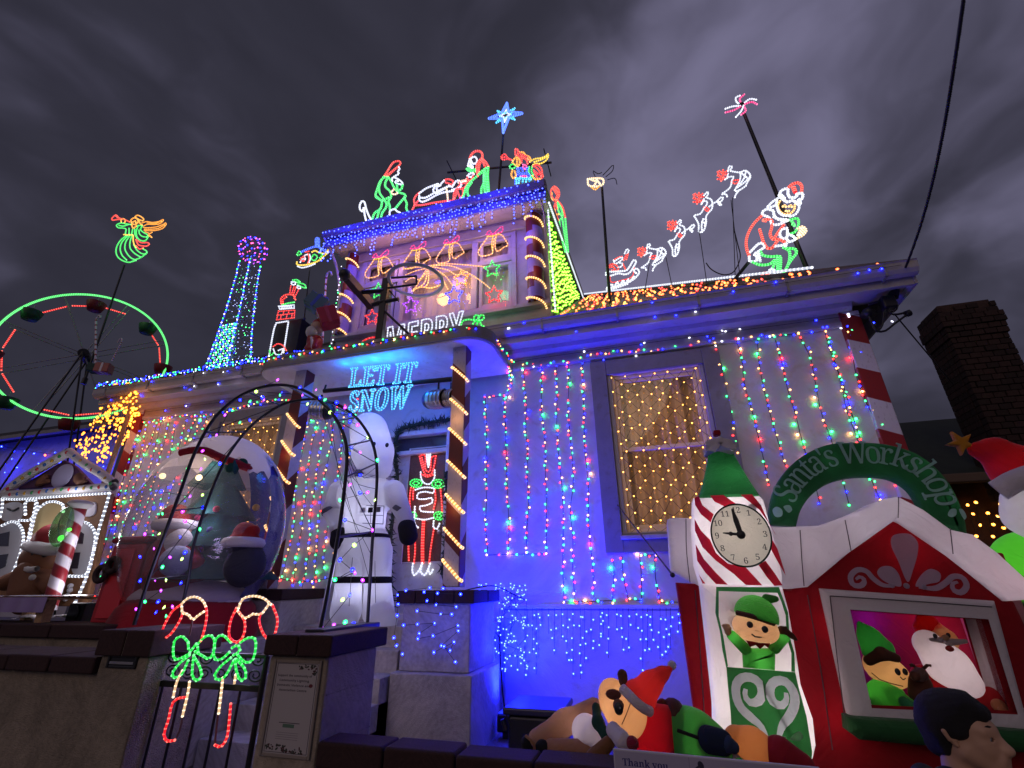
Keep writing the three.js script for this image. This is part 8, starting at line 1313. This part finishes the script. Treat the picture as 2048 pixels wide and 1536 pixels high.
    lamp(V3(C.x - 0.02, C.y + 0.03, TZ - 0.09), [1, 0.93, 0.82], 0.2, 2); settle(ck); }
  // lower stage: white panel, green frame, waving elf, green scroll panel
  obj('tower_body', pxSlab(Oz([415, 75, 1085, 98, 1135, 280, 1200, 640, 1240, 900, 1340, 1180, 1365, 1400, 1340, 1510, 1300, 1560, 540, 1560, 530, 1100, 480, 640, 440, 300]), TZ, 0.34, 0.1, false, 7), NY.white, tw);
  const gl = nylon(0.05, 0.3, 0.08, 0.5);
  printed(Oz([525, 95, 1022, 97, 1060, 200, 1095, 300, 1105, 480, 1145, 620, 1150, 768, 1120, 765, 1120, 620, 1085, 500, 1075, 320, 1040, 210, 1010, 142, 545, 128, 545, 330, 580, 480, 600, 600, 618, 722, 605, 735, 575, 600, 555, 450, 518, 300]), TZ, gl, 'panel_frame', tw, false, 0.012);
  const sheet = pxShape(Oz([605, 728, 1150, 770, 1180, 900, 1240, 1120, 1285, 1400, 1275, 1540, 660, 1540, 640, 1100, 615, 850]), TZ);
  const sw = (l) => { const g = ribbon(Oz(l).map((p) => at(p[0], p[1], TZ + 0.008)), 0.019, 0.02), p = g.attributes.position, n = p.count / 2, rim = []; for (let i = 0; i < n; i++) rim.push(new THREE.Vector2(p.getX(2 * i), p.getY(2 * i))); for (let i = n - 1; i >= 0; i--) rim.push(new THREE.Vector2(p.getX(2 * i + 1), p.getY(2 * i + 1))); if (THREE.ShapeUtils.isClockWise(rim) === false) rim.reverse(); sheet.holes.push(new THREE.Path(rim)); obj('scroll_print', g, nylon(0.45, 0.5, 0.52, 0.6), tw); };
  sw([760, 905, 755, 960, 790, 1010, 850, 1010, 890, 950, 875, 870, 820, 820, 740, 815, 690, 860, 685, 960, 720, 1050, 800, 1130, 880, 1200, 930, 1290]); sw([1080, 935, 1085, 990, 1050, 1035, 990, 1020, 955, 960, 960, 880, 1010, 840, 1080, 850, 1140, 930, 1150, 1020, 1110, 1120, 1050, 1200, 1020, 1300]);
  obj('lower_panel', (() => { const g = new THREE.ShapeGeometry(sheet); g.translate(0, 0, TZ + 0.012); return g; })(), nylon(0.04, 0.24, 0.06, 0.5), tw);
  const pet = (l) => printed(Oz(l), TZ + 0.014, nylon(0.85, 0.86, 0.86, 0.85), 'leaf_print', tw, true, 0.004); pet([725, 1195, 800, 1215, 830, 1255, 770, 1250, 730, 1225]); pet([1115, 1305, 1150, 1260, 1195, 1245, 1215, 1290, 1180, 1320]); pet([1060, 1375, 1100, 1340, 1150, 1360, 1150, 1395, 1100, 1395]); pet([1055, 1290, 1080, 1285, 1085, 1310, 1060, 1310]);
  const w = thing('inflatable_elf', 'smiling elf with arms raised on the clock tower panel', 'inflatable figure', [at(1520, 1340, TZ).x, at(1520, 1340, TZ).y, TZ]);
  const W = (x, y, dz = 0) => { const q = Oz([x, y])[0]; return at(q[0], q[1], TZ + dz); }, kw = perPx(1515, 1250, TZ) / 3.98;
  obj('head', (() => { const g = new THREE.SphereGeometry(1, 32, 22); g.scale(182 * kw, 122 * kw, 0.13); g.rotateZ(-0.18); const c = W(838, 425, 0.02); g.translate(c.x, c.y, c.z); return g; })(), NY.skin, w);
  obj('hat', (() => { const g = new THREE.SphereGeometry(1, 32, 16, 0, 2 * Math.PI, 0, 1.68); g.scale(172 * kw, 165 * kw, 0.14); g.rotateZ(-0.3); const c = W(845, 325, 0.03); g.translate(c.x, c.y, c.z); return g; })(), NY.elfGreen, w); obj('hat_tip', blend([[W(930, 190, 0.06), 40 * kw, W(1000, 190, 0.08), 26 * kw]], 0.01, 0.02), NY.elfGreen, w);
  obj('hair', tube([W(690, 300, 0.12), W(780, 320, 0.155), W(880, 350, 0.155), W(985, 388, 0.11)], 20 * kw, 8), NY.brown, w);
  const ar = NY.elfGreen; obj('body', (() => { const g = pxSlab(Oz([740, 560, 800, 590, 960, 590, 1010, 560, 1005, 768, 750, 745]), TZ + 0.06, 0.07, 0.03, false, 5); return g; })(), ar, w);
  obj('arm', blend([[W(760, 590, 0.04), 48 * kw, W(650, 480, 0.05), 42 * kw]], 0.012, 0.02), ar, w); obj('arm', blend([[W(990, 580, 0.04), 46 * kw, W(1070, 490, 0.05), 42 * kw]], 0.012, 0.02), ar, w);
  const handE = (cx, cy, dx) => { const hb = [[W(cx, cy, 0.06), 28 * kw, W(cx + dx * 0.3, cy - 20, 0.06), 26 * kw]]; for (let i = 0; i < 4; i++) hb.push([W(cx + dx * 0.3 + (i - 1.5) * 12, cy - 30, 0.06), 9 * kw, W(cx + dx * 0.9 + (i - 1.5) * 18, cy - 62 + Math.abs(i - 1.5) * 6, 0.06), 8 * kw]); hb.push([W(cx - dx * 0.4, cy - 8, 0.07), 10 * kw, W(cx - dx * 0.9, cy - 34, 0.08), 8 * kw]); obj('hand', blend(hb, 0.006, 0.01), NY.skin, w); };
  handE(622, 455, -22); obj('hand', (() => { const hb = [[W(1050, 440, 0.06), 34 * kw, W(1085, 455, 0.06), 28 * kw]]; for (let i = 0; i < 4; i++) hb.push([W(1085, 440 + i * 12, 0.06), 11 * kw, W(1140 + i * 8, 475 + i * 14, 0.06), 8 * kw]); hb.push([W(1050, 425, 0.07), 11 * kw, W(1085, 415, 0.07), 8 * kw]); return blend(hb, 0.006, 0.01); })(), NY.brown, w);
  for (const [x, y, d] of [[795, 395, 0.145], [915, 433, 0.165]]) obj('eye', ball(W(x, y, d), 25 * kw, 1, 0.4), M.black, w); obj('smile', tube([W(808, 470, 0.135), W(845, 495, 0.14), W(895, 490, 0.135)], 7 * kw), M.black, w); obj('nose', tube([W(838, 440, 0.145), W(858, 442, 0.145)], 4 * kw), NY.brown, w);
  const colr = Oz([770, 525, 960, 545, 945, 582, 915, 560, 880, 592, 845, 560, 800, 575]); obj('collar', pxSlab(colr, TZ + 0.1, 0.03, 0.008), nylon(0.2, 0.01, 0.01, 0.2), w);
  lamp(W(838, 425, 0.03), [1, 0.95, 0.85], 0.05, 2); lamp(W(845, 260, 0.04), [1, 1, 0.8], 0.03, 2); lamp(W(880, 680, 0.025), [1, 1, 0.85], 0.012, 1); lamp(W(660, 490, 0.05), [1, 1, 0.85], 0.006, 1); lamp(W(1060, 490, 0.05), [1, 1, 0.85], 0.006, 1); lamp(W(860, 250, -0.2), [1, 0.95, 1], 0.12, 4); lamp(W(900, 880, -0.17), [1, 1, 0.9], 0.3, 4); lamp(W(960, 1200, -0.17), [1, 1, 0.9], 0.26, 4); lamp(at(1450, 1110, TZ - 0.22), [1, 0.9, 0.95], 0.14, 4); lamp(at(1500, 1010, TZ - 0.22), [1, 0.9, 0.95], 0.14, 4); lamp(at(1460, 960, TZ - 0.15), [1, 1, 0.9], 0.06, 3);
  const guy = thing('guy_rope', 'black guy rope from the window frame down to the workshop', 'rope'); obj('line', rod(at(1235, 1010, WALL + 0.06), at(1345, 1150, Z - 0.1), 0.006), M.black, guy); obj('knot', ball(at(1345, 1150, Z - 0.1), 0.015), M.black, guy); settle(guy);
}
// ---------------------------------------------------------------- tall santa inflatable at the right edge
{
  const Z = -3.5, P = (x, y, dz = 0) => at(x, y, Z + dz), k = perPx(2000, 1000, Z);
  const t = thing('inflatable_santa', 'tall inflatable in santa hat and bright green coat cut by the right edge', 'inflatable figure', [P(2100, 1300).x, 0.42, Z]);
  obj('hat', blend([[P(2040, 940), 55 * k, P(1990, 905), 36 * k], [P(1990, 905), 36 * k, P(1955, 900), 20 * k], [P(2040, 940), 60 * k, P(2085, 960), 70 * k]], 0.02, 0.04), nylon(0.5, 0.008, 0.012, 0.4), t);
  obj('hat_fur', tube([P(1996, 982, 0.2), P(2030, 962, 0.24), P(2080, 945, 0.24), P(2130, 945, 0.1)], 24 * k, 10), nylon(0.62, 0.58, 0.6, 0.3), t);
  obj('face', ball(P(2085, 985), 62 * k), nylon(0.62, 0.42, 0.34, 0.4), t); obj('beard', blend([[P(2040, 1000, 0.15), 34 * k, P(2060, 1030, 0.15), 48 * k], [P(2060, 1030, 0.15), 48 * k, P(2100, 1050, 0.15), 50 * k]], 0.02, 0.04), NY.white, t);
  obj('coat', blend([[P(2080, 1140), 88 * k, P(2090, 1250), 92 * k], [P(2090, 1250), 92 * k, P(2110, 1400), 96 * k]], 0.03, 0.05), nylon(0.1, 0.52, 0.04, 0.5), t);
  obj('belt', (() => { const g = new THREE.TorusGeometry(92 * k, 12 * k, 8, 40); g.rotateX(Math.PI / 2); const p = P(2088, 1215); g.scale(1, 1.2, 1); g.translate(p.x, p.y, p.z); return g; })(), NY.green, t);
  const sp = []; const c = ez2(P); for (let i = 0; i < 10; i++) { const a = Math.PI / 2 + 0.35 + i * Math.PI / 5, r = (i % 2 ? 14 : 34) * k; sp.push(new THREE.Vector2(c.x + r * Math.cos(a), c.y + r * Math.sin(a))); }
  function ez2(Q) { return Q(1926, 884, 0.02); }
  obj('star', slab(new THREE.Shape(sp), c.z, 0.05, 0.015, 3), nylon(0.5, 0.22, 0.015, 0.3), t);
  lamp(P(2085, 1160), [0.9, 1, 0.6], 0.22, 6); lamp(P(2060, 950), [1, 0.6, 0.5], 0.14, 3); lamp(P(2085, 1330), [0.9, 1, 0.6], 0.12, 5); lamp(P(2075, 1030, 0.12), [1, 0.95, 1], 0.06, 3);
}
// ---------------------------------------------------------------- reclining reindeer inflatable
{
  const Z = -2.75, fz = zoom(1020, 1320, 5.12), gz = zoom(1200, 1420, 4.6545), P = (x, y, dz = 0) => { const q = fz([x, y])[0]; return at(q[0], q[1], Z + dz); }, Gp = (x, y, dz = 0) => { const q = gz([x, y])[0]; return at(q[0], q[1], Z + dz); }, k = perPx(1250, 1420, Z) / 5.12;
  const t = thing('inflatable_reindeer', 'reclining inflatable reindeer in a santa hat behind the street wall coping', 'inflatable reindeer', [P(1100, 900).x, 0.5, Z]);
  obj('head', blend([[P(1090, 430, 0), 175 * k, P(1190, 560, 0.05), 190 * k], [P(1040, 330), 130 * k, P(1100, 420), 150 * k], [P(1190, 560, 0.05), 185 * k, P(1240, 600, 0.05), 160 * k]], 0.011, 0.03), nylon(0.62, 0.4, 0.22, 0.4), t);
  obj('muzzle', blend([[P(1060, 720, 0.22), 70 * k, P(1150, 820, 0.26), 62 * k], [P(1150, 820, 0.26), 62 * k, P(1200, 850, 0.26), 45 * k]], 0.01, 0.03), NY.white, t);
  obj('nose', ball(P(1253, 850, 0.28), 56 * k), nylon(0.35, 0.015, 0.05, 0.35), t);
  obj('eye_patch', ball(P(1110, 465, 0.235), 52 * k, 1.05, 0.35), nylon(0.3, 0.14, 0.09, 0.3), t); obj('eye', ball(P(1112, 500, 0.25), 42 * k, 1.25, 0.35), M.black, t); obj('glint', ball(P(1126, 492, 0.268), 9 * k), NY.white, t);
  obj('brow_patch', ball(P(1058, 352, 0.19), 75 * k, 0.62, 0.35), nylon(0.2, 0.06, 0.04, 0.3), t);
  obj('ear', blend([[P(1150, 150, 0), 52 * k, P(1165, 245, 0.02), 45 * k]], 0.01, 0.02), NY.brown, t); obj('ear', blend([[P(1440, 600, 0), 55 * k, P(1540, 640, 0), 20 * k]], 0.01, 0.03), nylon(0.22, 0.08, 0.03, 0.3), t);
  obj('antler', blend([[P(1490, 490, -0.05), 38 * k, P(1560, 455, -0.05), 55 * k]], 0.01, 0.02), NY.brown, t);
  obj('hat', blend([[P(1265, 330, 0.02), 108 * k, P(1385, 420, 0.02), 104 * k], [P(1335, 360, 0.02), 135 * k, P(1440, 240, 0.02), 110 * k], [P(1440, 240, 0.02), 110 * k, P(1560, 140, 0.02), 60 * k], [P(1560, 140, 0.02), 58 * k, P(1640, 90, 0.02), 24 * k]], 0.011, 0.03), nylon(0.45, 0.03, 0.03, 0.4), t);
  obj('hat_fur', tube([P(1150, 290, 0.14), P(1230, 370, 0.17), P(1330, 470, 0.18), P(1440, 530, 0.14)], 46 * k, 10), NY.white, t); obj('hat_pompom', ball(P(1658, 55, 0), 46 * k), NY.white, t);
  obj('seam', tube([P(1235, 440, 0.245), P(1190, 560, 0.27), P(1145, 660, 0.262)], 4 * k), NY.brown, t);
  obj('scarf', blend([[P(880, 480, 0.02), 42 * k, P(900, 640, 0.1), 48 * k], [P(900, 640, 0.1), 48 * k, P(990, 790, 0.16), 52 * k]], 0.011, 0.03), nylon(0.01, 0.05, 0.03, 0.15), t);
  obj('chest', blend([[P(780, 720, 0), 150 * k, P(840, 800, 0.05), 140 * k]], 0.012, 0.03), nylon(0.5, 0.45, 0.5, 0.3), t);
  obj('foreleg', blend([[P(860, 480, -0.1), 90 * k, P(560, 640, -0.05), 105 * k], [P(560, 640, -0.05), 105 * k, P(270, 800, 0), 85 * k]], 0.013, 0.05), nylon(0.42, 0.24, 0.16, 0.3), t); obj('foreleg', blend([[P(800, 920, 0.08), 90 * k, P(420, 900, 0.05), 80 * k]], 0.013, 0.04), nylon(0.4, 0.2, 0.11, 0.3), t); obj('foreleg', blend([[P(1010, 850, 0.2), 60 * k, P(860, 1000, 0.2), 75 * k]], 0.012, 0.04), nylon(0.22, 0.1, 0.04, 0.3), t);
  obj('hoof', blend([[P(185, 850, 0.0), 78 * k, P(180, 900, 0.0), 62 * k]], 0.011, 0.03), NY.dark, t); obj('hoof', blend([[P(330, 900, 0.07), 74 * k, P(340, 940, 0.07), 60 * k]], 0.011, 0.03), NY.dark, t);
  obj('hoof_cuff', tube([P(160, 775, 0.1), P(240, 850, 0.12), P(250, 930, 0.1)], 14 * k), NY.tan, t);
  obj('jacket', blend([[Gp(500, 230, -0.02), 0.125, Gp(600, 250, 0), 0.128]], 0.013, 0.04), nylon(0.5, 0.006, 0.02, 0.4), t);
  obj('belt', (() => { const g = new THREE.TorusGeometry(0.118, 0.022, 10, 40); g.rotateY(Math.PI / 2 + 0.15); g.scale(1.6, 1.1, 1); g.rotateZ(-0.25); const c = Gp(665, 240, -0.02); g.translate(c.x, c.y, c.z); return g; })(), nylon(0.06, 0.03, 0.022, 0.15), t);
  obj('trousers', blend([[Gp(790, 260, 0), 0.125, Gp(900, 310, 0.03), 0.12], [Gp(900, 310, 0.03), 0.12, Gp(1050, 370, 0.05), 0.09]], 0.014, 0.05), nylon(0.07, 0.42, 0.07, 0.45), t);
  obj('knee_strap', tube([Gp(722, 190, 0.125), Gp(860, 240, 0.15), Gp(1000, 290, 0.14)], 0.008), NY.dark, t);
  obj('gift_glove', blend([[Gp(1010, 280, 0.12), 0.055, Gp(1130, 300, 0.12), 0.05]], 0.012, 0.03), nylon(0.012, 0.02, 0.05, 0.12), t); obj('glove_cuff', blend([[Gp(1190, 320, 0.14), 0.035, Gp(1240, 345, 0.14), 0.025]], 0.01, 0.02), nylon(0.03, 0.05, 0.12, 0.2), t);
  obj('stocking_fur', pxSlab(gz([1150, 385, 1270, 315, 1370, 345, 1420, 465, 1150, 465]), Z + 0.1, 0.12, 0.04, false, 4), NY.white, t);
  obj('hind_leg', blend([[Gp(1270, 265, 0.08), 0.05, Gp(1420, 330, 0.08), 0.065], [Gp(1420, 330, 0.08), 0.065, Gp(1580, 420, 0.08), 0.06]], 0.012, 0.03), nylon(0.42, 0.17, 0.06, 0.4), t);
  obj('boot', blend([[Gp(1680, 420, 0.1), 0.07, Gp(1880, 520, 0.1), 0.05]], 0.012, 0.03), nylon(0.4, 0.012, 0.03, 0.35), t); obj('boot_cuff', blend([[Gp(1650, 380, 0.1), 0.035, Gp(1630, 450, 0.1), 0.035]], 0.012, 0.02), nylon(0.05, 0.02, 0.015, 0.2), t);
  lamp(P(1150, 540, 0.02), [1, 0.8, 0.55], 0.09, 3); lamp(P(1400, 280, 0), [1, 0.5, 0.4], 0.03, 2); lamp(Gp(540, 250, 0), [1, 0.5, 0.45], 0.09, 2); lamp(Gp(830, 280, 0), [0.9, 1, 0.7], 0.13, 2); lamp(Gp(1400, 330, 0.08), [1, 0.8, 0.6], 0.03, 2); lamp(P(790, 740, 0), [1, 0.9, 0.9], 0.03, 2); lamp(P(600, 620, -0.06), [1, 0.8, 0.7], 0.012, 1);
}
// thank you board on the wall
{
  const c = document.createElement('canvas'); c.width = 1024; c.height = 420; const x = c.getContext('2d'); x.fillStyle = '#aaa4bd'; x.fillRect(0, 0, 1024, 420);
  x.fillStyle = '#23206b'; x.font = 'bold 46px serif'; x.fillText('Thank you', 40, 66); x.fillStyle = '#8f89a6'; for (let k = 0; k < 2; k++) x.fillRect(40, 88 + k * 16, 250, 4);
  x.fillStyle = '#c0963c'; x.fillRect(60, 128, 290, 292); x.fillStyle = '#1d1a3c'; x.beginPath(); x.ellipse(205, 260, 110, 120, 0, 0, 7); x.fill(); x.fillStyle = '#b8b0c4'; for (let k = 0; k < 7; k++) { x.beginPath(); x.arc(150 + k * 18, 180 + (k % 3) * 14, 5, 0, 7); x.fill(); }
  x.fillStyle = '#8e86a0'; x.fillRect(395, 0, 3, 420); for (let k = 0; k < 46; k++) { x.fillStyle = ['#2b3a86', '#8c7a92', '#b06a62', '#6c6680', '#c8bfa8', '#342f48'][k % 6]; x.beginPath(); x.ellipse(410 + rnd() * 600, 30 + rnd() * 370, 6 + 26 * rnd(), 5 + 18 * rnd(), rnd() * 3, 0, 7); x.fill(); }
  const tx = new THREE.CanvasTexture(c); tx.colorSpace = THREE.SRGBColorSpace;
  const z = FZ + 0.06, a = at(1226, 1497, z), b = at(1640, 1536, z), w = b.x - a.x, h = w * 0.41, tilt = Math.atan2(b.y - a.y, b.x - a.x);
  const t = thing('thank_you_board', 'pale printed board reading Thank you, propped on the street wall', 'sign', [(a.x + b.x) / 2, a.y - h, z]);
  const g = new RoundedBoxGeometry(w, h, 0.012, 1, 0.003); g.translate(w / 2, -h / 2, 0); g.rotateZ(tilt); g.translate(a.x, a.y, z - 0.008); obj('board', g, std([0.5, 0.48, 0.55]), t);
  const p = new THREE.PlaneGeometry(w - 0.01, h - 0.01); p.translate(w / 2, -h / 2, 0); p.rotateZ(tilt); p.translate(a.x, a.y, z + 0.0015); obj('print', p, std([0.9, 0.9, 0.9], { map: tx, roughness: 0.4 }), t);
}
// ---------------------------------------------------------------- passer-by in the foreground
{
  const Z = -1.95, H = at(1925, 1464, Z), s = 0.78, ca = Math.cos(0.62), sa = Math.sin(0.62), O = (x, y, z) => V3(H.x + (x * ca - z * sa) * s, H.y + y * s, H.z + (x * sa + z * ca) * s);   // x forward along the face, z towards the camera
  const t = thing('person', 'person with short dark hair in a black jacket walking past, head in profile facing right', 'person', [H.x, 0.12, Z]);
  const skin = std([0.48, 0.28, 0.18], { roughness: 0.55 }), hair = std([0.008, 0.006, 0.006], { roughness: 0.75, bumpMap: repeat(roughTex, 0.09), bumpScale: 0.006 }), coat = std([0.01, 0.009, 0.011], { roughness: 0.8 });
  const head = [[O(-0.02, 0.02, 0), 0.082, O(-0.015, 0.03, 0), 0.082, [1.12, 1.05, 0.92]], [O(0.035, 0.02, 0), 0.062, O(0.045, -0.03, 0), 0.055], [O(0.04, -0.03, 0), 0.056, O(0.062, -0.085, 0), 0.03], [O(0, -0.05, 0.035), 0.036, O(0.055, -0.09, 0.012), 0.026], [O(0, -0.05, -0.035), 0.036, O(0.055, -0.09, -0.012), 0.026],
    [O(0.088, 0.005, 0), 0.012, O(0.117, -0.034, 0), 0.014], [O(0.108, -0.038, 0.01), 0.01, O(0.108, -0.038, -0.01), 0.01], [O(0.094, -0.062, 0), 0.013, O(0.094, -0.062, 0.018), 0.009], [O(0.09, -0.076, 0), 0.013, O(0.086, -0.078, 0.018), 0.009], [O(0.083, 0.022, 0.012), 0.014, O(0.07, 0.02, 0.042), 0.012], [O(0.083, 0.022, -0.012), 0.014, O(0.07, 0.02, -0.042), 0.012], [O(0.085, -0.1, 0), 0.017, O(0.08, -0.1, 0), 0.018], [O(-0.03, -0.06, 0), 0.055, O(-0.045, -0.16, 0), 0.058]];
  head.forEach((b) => { b[1] *= s; b[3] *= s; });
  obj('head', blend(head, 0.0036, 0.016, (d, x, y, z) => { const lx = ((x - H.x) * ca + (z - H.z) * sa) / s, lz = ((z - H.z) * ca - (x - H.x) * sa) / s, ex = lx - 0.08, ey = (y - H.y) / s + 0.002, ez3 = Math.abs(lz) - 0.034; return Math.max(d, -(Math.sqrt(ex * ex * 0.8 + ey * ey * 2.2 + ez3 * ez3) - 0.0105) * s); }), skin, t);
  for (const sd of [1, -1]) { obj('eye', ball(O(0.071, -0.002, sd * 0.033), 0.0115), std([0.3, 0.28, 0.26], { roughness: 0.2 }), t); obj('iris', ball(O(0.08, -0.003, sd * 0.034), 0.0052), M.black, t); obj('eyelid', tube([O(0.078, 0.008, sd * 0.022), O(0.084, 0.009, sd * 0.033), O(0.072, 0.006, sd * 0.046)], 0.0035, 6, 0.004), skin, t); obj('eyebrow', tube([O(0.092, 0.03, sd * 0.014), O(0.085, 0.035, sd * 0.032), O(0.068, 0.03, sd * 0.05)], 0.0048, 6, 0.005), hair, t);
    obj('ear', blend([[O(-0.008, 0.012, sd * 0.072), 0.006, O(-0.02, 0.024, sd * 0.08), 0.0055], [O(-0.02, 0.024, sd * 0.08), 0.0055, O(-0.033, 0.012, sd * 0.083), 0.005], [O(-0.033, 0.012, sd * 0.094), 0.006, O(-0.026, -0.014, sd * 0.086), 0.005], [O(-0.026, -0.014, sd * 0.077), 0.006, O(-0.013, -0.03, sd * 0.07), 0.0065], [O(-0.016, -0.002, sd * 0.068), 0.011, O(-0.016, -0.012, sd * 0.068), 0.01]], 0.0026, 0.005), skin, t); }
  obj('mouth', tube([O(0.104, -0.069, 0), O(0.1, -0.07, 0.012), O(0.088, -0.071, 0.024)], 0.0022, 5, 0.003), std([0.13, 0.04, 0.035]), t);
  obj('hair', blend([[O(-0.055, 0, 0.055), 0.026, O(-0.055, -0.055, 0.04), 0.018], [O(-0.055, 0, -0.055), 0.026, O(-0.055, -0.055, -0.04), 0.018], [O(-0.03, 0.04, 0), 0.074, O(-0.02, 0.045, 0), 0.073, [1.08, 1, 0.95]], [O(-0.075, 0.0, 0), 0.05, O(-0.085, -0.05, 0), 0.034], [O(0.03, 0.085, 0.02), 0.036, O(0.072, 0.072, 0.02), 0.02], [O(0.03, 0.085, -0.02), 0.036, O(0.072, 0.072, -0.02), 0.02], [O(-0.02, 0.03, 0.06), 0.026, O(0.0, 0.012, 0.07), 0.012], [O(-0.02, 0.03, -0.06), 0.026, O(0.0, 0.012, -0.07), 0.012]], 0.005, 0.02, (d, x, y, z) => d + 0.005 * fbm(x * 40, y * 90, z * 60, 3) * 0.6), hair, t);
  { const st = []; for (let i = 0; i < 420; i++) { const u = rr(-0.2, 1), th = rr(-2.6, 2.6), q = (v, w) => { const a = Math.acos(Math.max(-1, Math.min(1, v))); return O(-0.026 + 0.09 * Math.cos(w) * Math.sin(a), 0.042 + 0.084 * Math.cos(a), 0.082 * Math.sin(w) * Math.sin(a)); }; const w0 = th + Math.PI; const l = rr(0.25, 0.55), k = rr(1.0, 1.07), c0 = O(-0.026, 0.042, 0); const pts = [0, 1, 2, 3].map((j) => q(u - l * j / 3, w0 + 0.12 * j).sub(c0).multiplyScalar(k).add(c0)); const fwd = V3(ca, 0, sa); if (pts[3].clone().sub(H).dot(fwd) > 0.045 || pts[3].y < H.y - 0.02) continue; st.push(new THREE.TubeGeometry(smooth(pts), 5, 0.0013, 4)); } if (st.length) obj('hair_strands', st, hair, t, STUFF); }
  const g = H.y - 0.12;                              // head centre above the pavement
  const J = (x, y, z) => V3(H.x - 0.05 + x, 0.12 + g * y, H.z + z);
  obj('jacket', blend([[J(0, 0.86, 0), 0.068, J(-0.015, 0.82, 0), 0.085], [J(-0.01, 0.77, 0.11), 0.1, J(-0.01, 0.77, -0.11), 0.1], [J(-0.01, 0.75, 0), 0.15, J(0, 0.55, 0), 0.14], [J(0, 0.55, 0.05), 0.13, J(0, 0.5, -0.05), 0.14], [J(-0.01, 0.77, 0.17), 0.075, J(-0.03, 0.6, 0.23), 0.06], [J(-0.03, 0.6, 0.23), 0.06, J(0.1, 0.5, 0.18), 0.052], [J(-0.01, 0.77, -0.17), 0.075, J(-0.03, 0.6, -0.23), 0.06], [J(-0.03, 0.6, -0.23), 0.06, J(0.1, 0.5, -0.18), 0.052]], 0.012, 0.04, (d, x, y, z) => d + 0.004 * fbm(x * 14, y * 9, z * 14, 3)), coat, t);
  obj('collar', blend([[J(-0.06, 0.88, 0.05), 0.03, J(-0.06, 0.88, -0.05), 0.03], [J(-0.06, 0.88, 0.05), 0.03, J(0.04, 0.85, 0.06), 0.022], [J(-0.06, 0.88, -0.05), 0.03, J(0.04, 0.85, -0.06), 0.022]], 0.008, 0.02), coat, t);
  obj('trousers', blend([[J(0, 0.5, 0.08), 0.095, J(0.1, 0.27, 0.09), 0.07], [J(0.1, 0.27, 0.09), 0.07, J(0.06, 0.05, 0.09), 0.055], [J(0, 0.5, -0.08), 0.095, J(-0.05, 0.27, -0.09), 0.07], [J(-0.05, 0.27, -0.09), 0.07, J(-0.18, 0.06, -0.09), 0.055], [J(0, 0.5, 0.07), 0.12, J(0, 0.5, -0.07), 0.12]], 0.014, 0.03), std([0.012, 0.012, 0.018], { roughness: 0.9 }), t);
  for (const [x, z] of [[0.06, 0.09], [-0.18, -0.09]]) obj('shoe', blend([[J(x - 0.02, 0.04, z), 0.045, J(x + 0.14, 0.03, z), 0.035]], 0.01, 0.02), M.black, t);
}
scene.updateMatrixWorld(true);
renderer.render(scene, camera);
